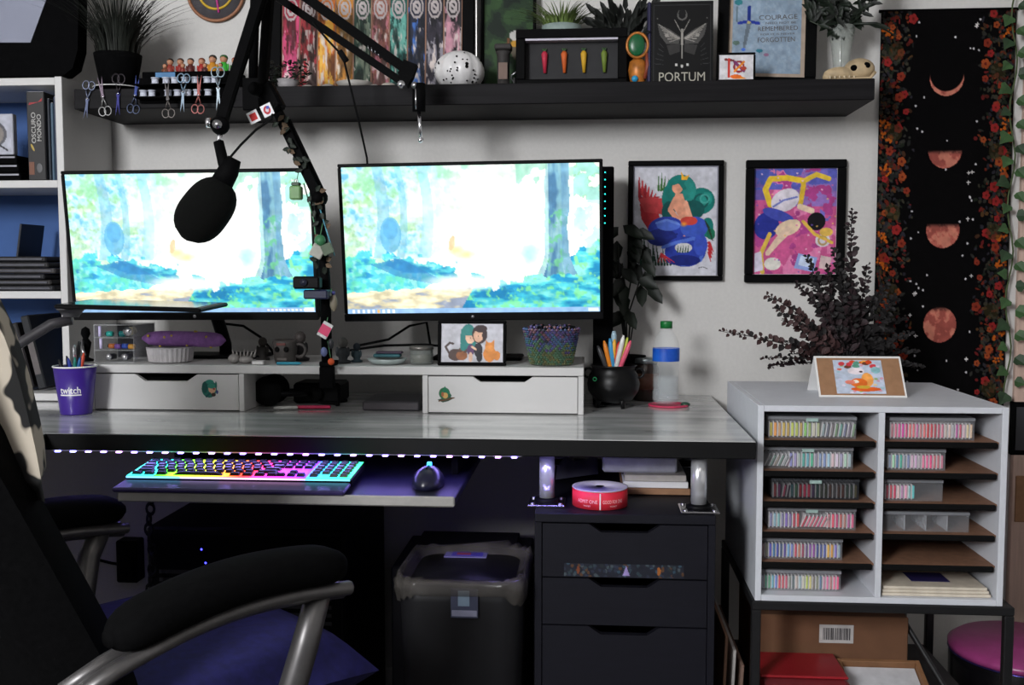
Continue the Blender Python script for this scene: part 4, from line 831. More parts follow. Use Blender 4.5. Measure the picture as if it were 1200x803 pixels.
# trailing plant near the booms with pink flower
b = MB()
t = thing('trailing_plant', 'small dark trailing plant beside the ten-panel poster', 'plant', (X_(318, -.2, 90), -.2, S1)); c = Vector((X_(337, -.2, 85), -.2, S1))
b.lathe([(.02, 0), (.028, .025), (.026, .025), (.0001, .02)], c, C((150, 146, 148)), 18); b.build('pot', t); b = MB(); random.seed(5)
for i in range(120):
    a = random.random() * 6.28; p = c + Vector((random.uniform(-.05, .05), random.uniform(-.03, .03), random.uniform(.015, .07))); b.leaf(p, (math.cos(a), math.sin(a) * .5, random.uniform(-.6, .5)), (0, -.6, 1), .016, .009, DARKGREEN)
o = b.build('foliage', t); o['kind'] = 'stuff'
b = MB(); fc = at(309, 91, -.245)
for k in range(6): b.ell(fc + Vector((.008 * math.cos(k * 1.05), 0, .008 * math.sin(k * 1.05))), (.0065, .004, .0065), C((196, 130, 140), .7), 8)
b.ell(fc + Vector((0, -.003, 0)), (.004, .003, .004), C((150, 60, 70)), 8); b.cyl(fc + Vector((0, .004, -.006)), (fc.x, -.235, S1), .002, C((60, 80, 50)), n=6); simple('pink_flower', b, 'small pink flower on the shelf front beside the boom', 'flower')

# ------------------------------------------------------------------ ten-panel poster
YP = -.075; x0, x1 = X_(315, YP, 60), X_(555, YP, 60); z1 = S1 + .43
t = thing('panel_poster', 'large black framed poster with ten coloured vertical panels', 'poster', ((x0 + x1) / 2, YP, S1))
mx = rotm(((x0 + x1) / 2, YP, S1), R(-5))
frame_parts(t, x0, x1, S1, z1, YP - .008, YP + .008, .03, BLACKF, mx)
ix0, ix1 = x0 + .031, x1 - .031
b = MB(); b.box(ix0 - .004, ix1 + .004, YP, YP + .004, S1 + .01, z1 - .02, C((150, 112, 92), .7), 0, mx); b.build('backing', t)
PC = [((150, 40, 60), (214, 80, 130)), ((84, 50, 46), (196, 60, 70)), ((206, 110, 40), (240, 190, 80)), ((196, 130, 50), (216, 206, 190)), ((44, 66, 56), (140, 150, 130)), ((150, 96, 84), (196, 120, 140)), ((34, 90, 84), (120, 190, 176)), ((40, 44, 62), (70, 120, 206)), ((52, 48, 60), (170, 166, 176)), ((42, 38, 42), (206, 150, 166))]
pwid = (ix1 - ix0) / 10
for i, (c0, c1) in enumerate(PC):
    cv = CV(26, 130, c0); n1 = fbm(130, 26, 8, 50 + i, 4, .4); n2 = fbm(130, 26, 14, 90 + i, 3, .4)
    cv.mask((n1 > .55) & (cv.Y > .45), c1, .75); cv.mask((n2 < .36) & (cv.Y > .3), tuple(x * .5 for x in c0), .8); cv.mask((n2 > .62) & (cv.Y > .6), (226, 210, 206), .7)
    n3 = fbm(130, 26, 5, 140 + i, 4, .5); cv.mask(np.clip((n3 - .5) * 7, 0, 1) * (cv.Y > .56) * (abs(cv.X - .5) < .38), c1, .9); cv.mask(np.clip((n2 - .56) * 9, 0, 1) * (cv.Y > .6) * (abs(cv.X - .5) < .3), (222, 210, 204), .8); cv.mask(np.clip((.44 - n3) * 8, 0, 1) * (cv.Y > .5), tuple(x * .45 for x in c0), .8)
    cv.ell(.5, .455, .4, .08, (176, 166, 166)); cv.ell(.5, .455, .32, .064, c0); cv.ring(.5, .455, .18, .06, (186, 176, 176)); cv.line([(.3, .43), (.7, .48)], .05, (186, 176, 176))
    cv.obj('panel_%s' % 'print' if 0 else 'panel', pwid - .0035, z1 - S1 - .064, PRINT, t, mx @ Matrix.Translation((ix0 + (i + .5) * pwid, YP - .001, (S1 + .031 + z1 - .031) / 2)))
b = MB(); b.box(x1 + .006, x1 + .01, YP - .01, YP, S1, S1 + .26, C((190, 188, 186), .3, .8), .0008); simple('metal_strip', b, 'thin silver metal strip standing right of the ten-panel poster', 'strip')
# white pumpkin lantern
c = Vector((X_(538, -.17, 75), -.165, S1)); t = thing('ceramic_pumpkin', 'white ceramic pumpkin lantern with small holes', 'lantern', c); CER = mat('white_ceramic', (222, 220, 220), .3, var=.03)
n, h_ = 48, 14; vs = []; fs = []; rp = .0625; hp = .095
for i in range(h_ + 1):
    a = -1.15 + (PI / 2 + 1.15) * i / h_
    for k in range(n):
        th_ = 2 * PI * k / n; rb = 1 - .075 * abs(math.cos(th_ * 4)) ** 8; r = rp * math.cos(a) * rb + (0 if i < h_ else 0); vs.append((c.x + r * math.cos(th_), c.y + r * math.sin(th_), c.z + hp * .475 + hp * .525 * math.sin(a) * 1.0))
zmin = min(v[2] for v in vs); vs = [(v[0], v[1], v[2] - zmin + c.z) for v in vs]
for i in range(h_):
    for k in range(n): fs.append((i * n + k, i * n + (k + 1) % n, (i + 1) * n + (k + 1) % n, (i + 1) * n + k))
b = MB(); b.add(vs, fs, CER, True); b.build('pumpkin_shell', t); topz = max(v[2] for v in vs); zc = c.z + (hp * .475 + 0) - (zmin - c.z)
random.seed(12)
for i in range(34):
    a = random.uniform(-.75, .9); th_ = R(random.uniform(195, 345)); big = 1.9 if i in (0, 5) else 1
    p = Vector((c.x + rp * 1.0 * math.cos(a) * math.cos(th_) * .985, c.y + rp * .985 * math.cos(a) * math.sin(th_), zc + hp * .525 * math.sin(a) * .99))
    if p.z < c.z + .006: continue
    b = MB(); b.ell(p, (.0024 * big, .0022 * big, .0024 * big), BLACKM, 8); b.build('hole', t)
# shells, dish and stones at the poster's foot
for i, (px, r, c_, lab) in enumerate([(384, .012, (176, 170, 166), 'pale shell left of the white dish on the shelf'), (438, .010, (150, 146, 142), 'grey stone right of the white dish on the shelf'), (455, .013, (186, 178, 170), 'ribbed cream shell on the shelf near the boom tip'), (505, .009, (170, 166, 166), 'small grey pebble left of the white pumpkin'), (360, .011, (140, 134, 130), 'dull brown shell near the trailing plant')]):
    b = MB(); p = Vector((X_(px, -.2, 92), -.2, S1)); b.ell(p + Vector((0, 0, r * .6)), (r * 1.4, r, r * .6), C(c_, .5), 14)
    for k in range(5): b.tube([p + Vector((-r * 1.2 + k * r * .6, -r * .8, r * .4)), p + Vector((-r * .5 + k * r * .25, 0, r * 1.15))], .0012, C(c_, .5), 5)
    simple('shell', b, lab, 'shell')
b = MB(); p = (X_(415, -.2, 92), -.2, S1); b.lathe([(.02, 0), (.035, .003), (.044, .016), (.042, .0165), (.033, .005), (.0001, .004)], p, mat('shelf_dish', (176, 172, 166), .4), 28); simple('trinket_dish', b, 'small white dish on the shelf below the poster', 'dish')
# dark green picture and owl skull statue
x0, x1 = X_(563, -.05, 40), X_(628, -.05, 40); t = thing('green_picture', 'dark green botanical picture in black frame behind the statuette', 'picture frame', ((x0 + x1) / 2, -.05, S1))
mx = rotm((x0, -.05, S1), R(-4)); frame_parts(t, x0, x1, S1, S1 + .3, -.056, -.042, .008, BLACKF, mx)
cv = CV(40, 90, (34, 54, 34)); n1 = fbm(90, 40, 6, 4, 4, .5); cv.mask(n1 > .55, (48, 74, 42)); cv.mask(n1 < .4, (22, 34, 26)); cv.line([(.4, 1), (.5, .5)], .03, (110, 70, 44)); cv.ell(.75, .6, .2, .1, (92, 84, 70)); cv.ell(.68, .47, .16, .05, (196, 194, 190)); cv.ell(.8, .5, .12, .03, (206, 204, 200)); cv.ell(.65, .54, .1, .03, (190, 140, 50)); cv.ell(.8, .55, .1, .03, (60, 100, 140))
cv.obj('print', x1 - x0 - .014, .286, PRINT, t, mx @ Matrix.Translation(((x0 + x1) / 2, -.05, S1 + .15)))
c = Vector((X_(590, -.13, 70), -.13, S1)); t = thing('pillar_statuette', 'dark stone pillar statuette in front of the green picture', 'statuette', c)
b = MB(); b.lathe([(.022, 0), (.022, .008), (.015, .012), (.016, .09), (.02, .1), (.0001, .102)], c, mat('grey_stone', (52, 49, 48), .7, var=.25), 12); b.build('pillar', t)
b = MB(); b.box(c.x - .021, c.x + .021, c.y - .02, c.y + .02, c.z + .1022, c.z + .116, mat('grey_stone', (52, 49, 48)), .003); b.build('capital', t)
b = MB(); b.box(c.x - .011, c.x + .011, c.y - .018, c.y - .0165, c.z + .03, c.z + .07, C((110, 84, 72))); b.build('front_plaque', t)
c = Vector((X_(603, -.16, 80), -.16, S1)); b = MB(); b.lathe([(.012, 0), (.012, .004), (.004, .008), (.003, .03)], c, STEEL, 12)
b.tube([c + Vector((.01 * math.cos(i), .006 * math.sin(i), .012 + i * .006)) for i in range(8)], .002, STEEL, 6); simple('metal_figurine', b, 'tiny twisted metal figurine left of the vegetable shadow box', 'figurine')
# shadow box with four carrots
YC = -.165; x0, x1 = X_(605, YC, 60), X_(735, YC, 60); z1 = Z_(35, YC, 670)
t = thing('shadow_box', 'black shadow box frame with four coloured carrots', 'picture frame', ((x0 + x1) / 2, YC, S1)); frame_parts(t, x0, x1, S1, z1, YC - .016, YC + .016, .0225, BLACKF)
b = MB(); b.box(x0 + .012, x1 - .012, YC + .012, YC + .015, S1 + .012, z1 - .012, mat('charcoal_card', (46, 46, 48), .8)); b.build('backing', t)
b = MB(); b.box(x0 + .023, x1 - .023, YC - .0155, YC + .011, z1 - .0275, z1 - .0228, C((196, 192, 206), .5)); b.build('white_ledge', t)
for i, (px, c_) in enumerate([(638, (190, 44, 70)), (661, (206, 96, 40)), (684, (206, 160, 40)), (708, (110, 130, 50))]):
    x = X_(px, YC, 68); zc_ = (S1 + .0225 + z1 - .0275) / 2; b = MB(); b.tube([(x, YC + .006, zc_ + .024), (x, YC + .006, zc_ + .018), (x + .001, YC + .006, zc_ - .028)], [.004, .0078, .0035], C(c_, .6), 10)
    k = b.build('carrot', t); b = MB()
    for s in (-1, 0, 1): b.tube([(x, YC + .006, zc_ + .022), (x + s * .005, YC + .005, zc_ + .031)], .0014, C((60, 90, 50)), 5)
    b.build('carrot_top', k)
# air plant in faceted pot
c = (X_(658, -.07, 30), -.07, S1); grass_plant('air_plant', c, [(.022, 0), (.024, .002), (.03, .11), (.05, .145), (.05, .172), (.044, .17), (.03, .12), (.0001, .12)], mat('faceted_pot', (150, 166, 162), .4, var=.1), 190, .075, 1.5, mat('air_plant_green', (104, 124, 66), .6, var=.35), 'spiky green air plant in tall pale pot behind the shadow box', 8, .042, .009)
# dark feathery plant in black vase
c = (X_(733, -.09, 30), -.085, S1); t = thing('dark_foliage', 'black feathery plant in black vase behind the green medallion statue', 'plant', c)
b = MB(); b.lathe([(.02, 0), (.026, .03), (.022, .1), (.016, .125), (.018, .13), (.013, .128), (.0001, .12)], c, BLACKP, 20); b.build('vase', t); b = MB(); random.seed(3); DKL = mat('near_black_leaf', (20, 24, 20), .6, var=.3)
for i in range(130):
    a = random.random() * 6.28; d = Vector((math.cos(a), math.sin(a) * .6, random.uniform(-.1, 1.3))).normalized(); p = Vector((c[0], c[1], c[2] + .13)); q = p + d * random.uniform(.02, .1); q.y = min(q.y, -.04); b.leaf(q, d + Vector((0, 0, .2)), (0, -1, .2), .042, .014, DKL)
for i in range(8): b.tube([(c[0], c[1], c[2] + .11), (c[0] + random.uniform(-.05, .05), c[1], c[2] + .19)], .0015, DKL, 5)
o = b.build('foliage', t); o['kind'] = 'stuff'
# medallion statue
c = Vector((X_(748, -.19, 70), -.17, S1)); t = thing('medallion_statue', 'golden statue holding a round green medallion', 'statuette', c); GOLD = mat('amber_gold', (170, 104, 40), .4, .2, var=.4, scale=60)
b = MB(); b.lathe([(.026, 0), (.026, .008), (.018, .014), (.024, .04), (.02, .062), (.01, .07), (.0001, .071)], c, GOLD, 18); b.build('body', t)
b = MB(); b.ell(c + Vector((-.004, -.019, .098)), (.02, .006, .026), mat('jade_green', (24, 92, 54), .3), 20); b.build('medallion', t)
b = MB(); b.torus(c + Vector((-.002, -.016, .098)), .025, .0035, GOLD, n=30, sq=1.15); b.build('ring', t)
b = MB(); b.ell(c + Vector((-.008, -.022, .018)), (.008, .006, .008), C((40, 150, 200), .4), 12); b.build('blue_gem', t)
b = MB(); b.tube([c + Vector((.016, -.012, .02)), c + Vector((.023, -.014, .05)), c + Vector((.02, -.014, .08))], [.005, .006, .004], C((130, 60, 40)), 8); b.build('arm', t)
# black book with moth
YB = -.19; x0, x1 = X_(763, YB, 50), X_(836, YB, 50); z1 = Z_(0, YB, 800); t = thing('standing_book', 'black hardback book with white moth design standing upright', 'book', ((x0 + x1) / 2, YB, S1))
mx = rotm((x0, YB, S1), R(-3))
b = MB(); b.box(x0, x1, YB - .002, YB + .001, S1 + .0015, z1, mat('black_cover', (10, 10, 11), .5), .001, mx); b.box(x0, x1, YB + .026, YB + .029, S1 + .0015, z1, BLACKM, .001, mx); b.build('cover', t)
b = MB(); b.box(x0 - .008, x0 - .0002, YB - .002, YB + .029, S1 + .0015, z1, mat('navy_spine', (34, 32, 66), .5), .002, mx); b.build('spine', t)
b = MB(); b.box(x0, x1 - .003, YB + .0012, YB + .0258, S1 + .004, z1 - .004, PAPER, 0, mx); b.build('page_block', t)
cw, chh = x1 - x0, z1 - S1; cv = CV(110, 135, (10, 10, 11)); G1 = (150, 146, 140); G2 = (96, 94, 92)
cv.line([(.04, .04), (.96, .04), (.96, .96), (.04, .96), (.04, .04)], .008, (52, 52, 54))
for s in (-1, 1):
    cv.poly([(.5 + s * .03, .42), (.5 + s * .2, .33), (.5 + s * .4, .26), (.5 + s * .36, .4), (.5 + s * .26, .5), (.5 + s * .05, .5)], G2, .75)
    for k in range(7): cv.line([(.5 + s * .03, .44), (.5 + s * (.38 - .03 * k), .27 + .035 * k)], .006, G1)
    cv.poly([(.5 + s * .03, .5), (.5 + s * .25, .52), (.5 + s * .2, .64), (.5 + s * .04, .6)], G2, .5); cv.line([(.5 + s * .02, .36), (.5 + s * .12, .22)], .005, G1); cv.ell(.5 + s * .25, .4, .03, .025, G1); cv.ell(.5 + s * .4, .2, .012, .01, G2)
    for k in range(5): cv.line([(.5 + s * .3, .55 + .05 * k), (.5 + s * (.36 + .02 * k), .5 + .06 * k)], .004, (60, 60, 62))
cv.line([(.5, .34), (.5, .68)], .022, G1, .006); cv.ring(.5, .16, .07, .012, G2); cv.ell(.5, .14, .06, .05, (16, 16, 18))
for k in (-1, 0, 1): cv.ell(.5 + k * .09, .755 + (.018 if k == 0 else 0), .022, .018, (206, 204, 200))
cv.obj('cover_print', cw - .002, chh - .004, PRINT, t, mx @ Matrix.Translation(((x0 + x1) / 2, YB - .0024, (S1 + z1) / 2)))
text('PORTUM', cw * .74, .022, C((176, 172, 160), .5), t, mx @ Matrix.Translation(((x0 + x1) / 2, YB - .0028, S1 + .021)))
# big sampler frame
YF_ = -.12; t = thing('sampler_frame', 'black framed blue sampler with sword and courage motto', 'picture frame', (X_(905, YF_, 90), YF_, S1)); x0, x1 = X_(836, YF_, 80), X_(952, YF_, 80); z1 = S1 + .30
mx = Matrix.Translation((X_(897, YF_, 90), YF_, S1 + .0042)) @ Euler((R(-8), R(2.0), 0)).to_matrix().to_4x4(); W_ = x1 - x0; H_ = .31
frame_parts(t, -W_ / 2, W_ / 2, 0, H_, -.01, .012, .026, BLACKF, mx)
b = MB(); b.box(-W_ / 2 + .02, W_ / 2 - .02, .001, .006, .015, H_ - .015, C((176, 158, 142), .8), 0, mx); b.build('mat_board', t)
iw, ih = W_ - .052 - .02, H_ - .052 - .022; cv = CV(80, 120, (138, 158, 178)); n1 = fbm(120, 80, 30, 3, 2); cv.mask(n1 > .55, (148, 166, 184)); 
cv.line([(.24, .30), (.24, .44)], .028, (30, 50, 130)); cv.line([(.1, .47), (.24, .45), (.38, .47)], .024, (40, 60, 160)); cv.line([(.24, .47), (.18, .72)], .035, (104, 116, 128), .02); cv.ell(.235, .46, .025, .015, (190, 180, 120)); cv.ell(.17, .75, .03, .015, (70, 110, 206)); cv.ell(.08, .25, .06, .03, (50, 120, 130)); cv.ell(.4, .76, .05, .02, (50, 120, 140)); cv.ell(.5, .8, .04, .015, (150, 110, 140)); cv.ell(.06, .68, .05, .025, (96, 120, 110)); cv.line([(.06, .3), (.06, .45)], .012, (100, 120, 130))
cv.obj('sampler_print', iw, ih, PRINT, t, mx @ Matrix.Translation((0, .0004, H_ / 2)))
TX = C((88, 82, 76), .7)
for (s_, u, v, wd, hg) in (('COURAGE', .66, .40, .56, .05), ('NEED NOT BE', .7, .46, .44, .022), ('REMEMBERED', .66, .52, .58, .045), ('FOR IT IS NEVER', .66, .58, .5, .02), ('FORGOTTEN', .64, .64, .54, .05)):
    text(s_, wd * iw, hg * ih, TX, t, mx @ Matrix.Translation(((u - .5) * iw, .0002, H_ / 2 + (.5 - v) * ih)) @ Euler((0, R(-3), 0)).to_matrix().to_4x4())
# small emblem frame in front of it
YS = -.225; x0, x1 = X_(840, YS, 78), X_(885, YS, 78); z1 = Z_(62, YS, 862); t = thing('emblem_frame', 'small black frame with a red and orange emblem', 'picture frame', ((x0 + x1) / 2, YS, S1)); frame_parts(t, x0, x1, S1 + .002, z1, YS - .006, YS + .006, .0045, BLACKF)
cv = CV(60, 40, (220, 218, 222)); cv.line([(.2, .2), (.42, .24)], .03, (130, 60, 60)); cv.line([(.3, .2), (.3, .85)], .04, (206, 60, 50)); cv.ring(.58, .48, .13, .03, (150, 50, 60)); cv.line([(.46, .3), (.72, .64)], .04, (130, 60, 110)); cv.line([(.72, .3), (.46, .66)], .03, (236, 140, 40)); cv.poly([(.4, .95), (.55, .78), (.8, .95)], (240, 150, 40)); cv.ell(.72, .55, .08, .08, (180, 70, 50)); cv.ell(.5, .86, .16, .08, (230, 110, 40))
cv.obj('print', x1 - x0 - .008, z1 - S1 - .01, PRINTG, t, plane_mx(((x0 + x1) / 2, YS - .001, (S1 + .002 + z1) / 2)))
b = MB(); b.box(x0 + .001, x1 - .001, YS + .001, YS + .005, S1 + .003, z1 - .001, BLACKM); b.build('backing', t)
b = MB(); b.box(x0 + .012, x1 + .002, YS - .012, YS - .0065, S1, S1 + .003, C((206, 176, 110), .3, .7)); b.build('brass_foot', t)
# glass vase with greenery and animal skull
c = Vector((X_(985, -.1, 60), -.11, S1)); t = thing('glass_vase', 'tall flared glass vase of dark greenery at the shelf end', 'vase', c)
b = MB(); b.lathe([(.026, 0), (.03, .003), (.024, .03), (.02, .06), (.026, .11), (.034, .15), (.032, .15), (.024, .11), (.018, .06), (.0001, .012)], c, mat('vase_glass', (190, 196, 190), .06, alpha=.35), 24); b.build('vase_body', t)
b = MB(); random.seed(4)
for i in range(14):
    e = c + Vector((random.uniform(-.1, .12), random.uniform(-.05, .02), random.uniform(.16, .3))); b.tube([c + Vector((0, 0, .02)), c + Vector((0, 0, .13)), e], .0016, C((40, 50, 36)), 5)
    for k in range(16): q = (c + Vector((0, 0, .13))).lerp(e, .15 + .85 * random.random()); a = random.random() * 6.28; q.y = min(q.y, -.04); b.leaf(q, (math.cos(a), -.3 + .2 * math.sin(a), math.sin(a)), (0, -1, .2), .034, .012, random.choice([DARKGREEN, DKL, DARKGREEN]))
o = b.build('greenery', t); o['kind'] = 'stuff'
b = MB()
e0 = c + Vector((.02, -.03, .15)); b.tube([e0, e0 + Vector((.05, 0, .0)), e0 + Vector((.1, 0, -.03))], [.003, .004, .001], DARKGREEN, 6); b.leaf(e0 + Vector((.03, 0, 0)), (1, 0, -.25), (0, -1, .3), .06, .016, DARKGREEN); b.build('long_leaf', t)
c = Vector((X_(995, -.19, 85), -.195, S1)); t = thing('animal_skull', 'cream animal skull with dark eye holes on the shelf end', 'skull', c); SK = mat('skull_cream', (186, 164, 130), .6, var=.3, scale=30)
b = MB(); b.ell(c + Vector((.022, 0, .031)), (.036, .03, .0265), SK, 18); b.ell(c + Vector((-.022, -.004, .02)), (.04, .021, .0175), SK, 16); b.ell(c + Vector((-.046, -.004, .014)), (.018, .015, .013), SK, 12); b.build('cranium', t)
b = MB(); b.tube([c + Vector((-.058, -.02, .0045)), c + Vector((-.01, -.026, .004)), c + Vector((.04, -.026, .006)), c + Vector((.054, -.018, .022))], [.0035, .0045, .0045, .004], SK, 8); b.build('jaw', t)
for (dx_, dz, r) in ((.004, .031, .0085), (.032, .036, .0095)):
    b = MB(); b.ell(c + Vector((dx_, -.0245, dz)), (r, .005, r * .85), BLACKM, 12); b.build('eye_socket', t)
for k in range(6):
    b = MB(); b.cyl(c + Vector((-.05 + k * .011, -.0235, .013)), c + Vector((-.05 + k * .011, -.0245, .0055)), .0028, C((206, 190, 160)), .0012, 6); b.build('tooth', t)

# ================================================================== WALL PICTURES
def wall_frame(c4, bw, label, cv, mat_gap=0, name='framed_print'):
    P = [at(*q, 0) for q in c4]; x0 = (P[0].x + P[2].x) / 2; x1 = (P[1].x + P[3].x) / 2; z1 = (P[0].z + P[1].z) / 2; z0 = (P[2].z + P[3].z) / 2
    t = thing(name, label, 'picture frame', ((x0 + x1) / 2, -.012, z0)); frame_parts(t, x0, x1, z0, z1, -.02, -.0006, bw, BLACKF)
    b = MB(); b.box(x0 + bw * .6, x1 - bw * .6, -.0075, -.002, z0 + bw * .6, z1 - bw * .6, PAPER); b.build('mat_board', t)
    if mat_gap:
        b = MB(); g = bw + .001
        b = MB(); b.box(x0 + g, x1 - g, -.0095, -.0078, z1 - g - .003, z1 - g, C((150, 150, 165), .4)); b.box(x0 + g, x0 + g + .003, -.0095, -.0078, z0 + g, z1 - g - .003, C((150, 150, 165), .4)); b.box(x1 - g - .003, x1 - g, -.0095, -.0078, z0 + g, z1 - g - .003, C((150, 150, 165), .4)); b.build('inner_slip', t)
    cv.obj('print', x1 - x0 - 2 * bw - .0015, z1 - z0 - 2 * bw - .0015, PRINTG, t, plane_mx(((x0 + x1) / 2, -.0077, (z0 + z1) / 2))); return t
# mermaid picture
cv = CV(150, 195, (205, 205, 214)); TE = (24, 120, 112); TD = (18, 84, 82); SKN = (232, 160, 130); RD = (190, 48, 56); BL = (44, 64, 168); BD = (28, 40, 120)
for k in range(11): cv.line([(.1 + .035 * k, .9), (.08 + .035 * k + .02 * math.sin(k * 2), .62 + .02 * k + .03 * math.sin(k * 3))], .014, (36, 66, 52), .003)
for k in range(7): cv.line([(.3 - .02 * k, .52), (.08 + .03 * k, .28 - .05 * math.sin(k)), (.07 + .04 * k, .1 + .03 * k)], .035, (206, 62, 66) if k % 2 else (170, 38, 50), .006)
cv.poly([(.08, .34), (.3, .42), (.34, .55), (.2, .6), (.1, .48)], RD); cv.poly([(.06, .3), (.2, .28), (.4, .3), (.34, .44), (.14, .42)], (206, 70, 74))
for k in range(4): cv.line([(.3 + .03 * k, .22), (.3 + .04 * k, .06 + .03 * abs(k - 1))], .014, (60, 110, 50), .003)
cv.ell(.56, .2, .17, .12, TE); cv.ell(.44, .3, .1, .14, TE); cv.ell(.8, .32, .16, .12, TE); cv.ell(.7, .4, .14, .09, TD); cv.ell(.86, .3, .07, .06, (40, 146, 134)); cv.ell(.66, .22, .08, .1, (40, 140, 130)); cv.ell(.42, .42, .08, .1, TD); cv.ell(.88, .56, .07, .09, TE); cv.ell(.92, .62, .05, .05, (28, 110, 80)); cv.ring(.8, .32, .08, .012, TD); cv.ring(.84, .3, .05, .01, (70, 160, 150))
cv.ell(.52, .2, .06, .055, SKN); cv.line([(.45, .16), (.55, .14), (.6, .2)], .025, TE); cv.poly([(.56, .05), (.6, .1), (.66, .08), (.63, .13), (.57, .13)], (236, 176, 50)); cv.poly([(.5, .25), (.58, .25), (.64, .38), (.66, .5), (.74, .58), (.6, .6), (.54, .46), (.46, .36)], SKN); cv.line([(.5, .3), (.44, .4), (.52, .48)], .03, SKN); cv.line([(.62, .34), (.68, .48), (.66, .6)], .028, (236, 170, 140)); cv.line([(.56, .55), (.62, .66)], .04, SKN, .015)
cv.ell(.4, .58, .22, .12, BL); cv.ell(.72, .56, .16, .1, (62, 90, 190)); cv.ell(.34, .65, .18, .08, BD); cv.ell(.42, .54, .14, .05, (80, 110, 206)); cv.line([(.28, .52), (.4, .49), (.54, .53)], .014, (104, 136, 220)); cv.line([(.24, .62), (.4, .66), (.52, .62)], .012, (30, 44, 124)); cv.ell(.62, .78, .24, .14, BL); cv.ell(.6, .745, .1, .045, (206, 206, 206)); [cv.line([(.53 + .03 * k, .785), (.54 + .03 * k, .72 + .012 * (k % 2))], .009, (50, 84, 66), .003) for k in range(5)]; cv.line([(.36, .74), (.5, .7), (.72, .66), (.84, .74), (.8, .86), (.6, .9), (.44, .86)], .02, (84, 116, 210)); cv.ell(.6, .86, .2, .05, BD); cv.ell(.8, .72, .08, .1, (60, 84, 190)); cv.ell(.66, .5, .1, .04, (206, 70, 60))
for k in range(4): cv.line([(.9, .7 + .03 * k), (.95 - .01 * k, .78 + .03 * k)], .018, RD, .004)
for k in range(5): cv.line([(.34, .8), (.3 + .05 * k, .88)], .012, RD, .003); cv.line([(.85, .5), (.9 + .01 * k, .56 + .03 * k)], .006, (40, 60, 46))
cv.line([(.78, .93), (.83, .92), (.88, .935)], .005, (110, 110, 116)); cv.ell(.6, .53, .05, .03, (240, 150, 60), soft=.8)
wall_frame([(737, 189), (848.5, 189), (734.5, 329), (845, 328.5)], .0125, 'black framed mermaid picture on the wall near the monitor', cv, 1)
# generic bright abstract picture (plain stand-in)
cv = CV(150, 195, (206, 92, 146)); n1 = fbm(195, 150, 4, 31, 4, .8); n2 = fbm(195, 150, 9, 33, 4, .8)
cv.mask(n1 > .56, (226, 130, 176)); cv.mask(n2 < .4, (176, 70, 140)); cv.mask((cv.X > .45) & (cv.Y < .36) & (n2 > .38), (150, 116, 190)); cv.mask((cv.Y < .2) & (n2 > .46), (96, 100, 190)); cv.mask((cv.X < .18) & (cv.Y < .3), (70, 90, 176), .7); cv.mask((cv.X > .8) & (n1 > .5) & (cv.Y < .5), (120, 110, 196))
cv.line([(.2, .34), (.14, .2), (.2, .1), (.4, .09), (.6, .12)], .035, (232, 196, 60)); cv.line([(.6, .12), (.75, .06), (.9, .1)], .03, (236, 200, 70)); cv.line([(.6, .14), (.56, .36)], .03, (226, 186, 60)); cv.ell(.38, .3, .18, .1, (224, 216, 226), -.5); cv.ell(.16, .54, .15, .13, (44, 54, 150), .3); cv.ell(.3, .44, .2, .05, (70, 80, 176), .35); cv.line([(.24, .36), (.36, .3), (.52, .27)], .012, (120, 130, 200)); cv.ell(.42, .56, .16, .07, (232, 206, 176), -.4)
cv.line([(.42, .58), (.3, .68), (.18, .8)], .05, (230, 200, 176), .03); cv.line([(.56, .36), (.7, .4)], .035, (232, 206, 180)); cv.line([(.12, .98), (.1, .8), (.2, .62)], .025, (226, 190, 80)); cv.ell(.76, .5, .11, .085, (24, 22, 26)); cv.ell(.84, .68, .09, .06, (220, 214, 222)); cv.ring(.84, .68, .05, .012, (190, 160, 110)); cv.line([(.6, .5), (.74, .62), (.95, .7)], .02, (226, 186, 80)); cv.poly([(.55, .8), (.78, .84), (.74, .98), (.5, .94)], (150, 170, 226)); cv.poly([(.58, .82), (.74, .85), (.71, .94), (.55, .91)], (206, 220, 244)); cv.poly([(.82, .82), (.95, .84), (.92, .96), (.8, .94)], (214, 190, 190)); cv.ell(.88, .6, .08, .04, (232, 190, 90)); cv.poly([(.02, .8), (.1, .78), (.13, .96), (.02, .98)], (214, 206, 226)); cv.ell(.24, .9, .1, .06, (226, 222, 214))
for k in range(40): cv.ell(random.random(), random.random(), .012, .008, random.choice([(240, 200, 220), (226, 120, 180), (120, 90, 180), (236, 190, 110)]), al=.8)
wall_frame([(874.5, 187), (990.5, 189), (871, 331), (987.5, 331)], .0205, 'black framed bright pink and purple abstract print on the wall', cv)

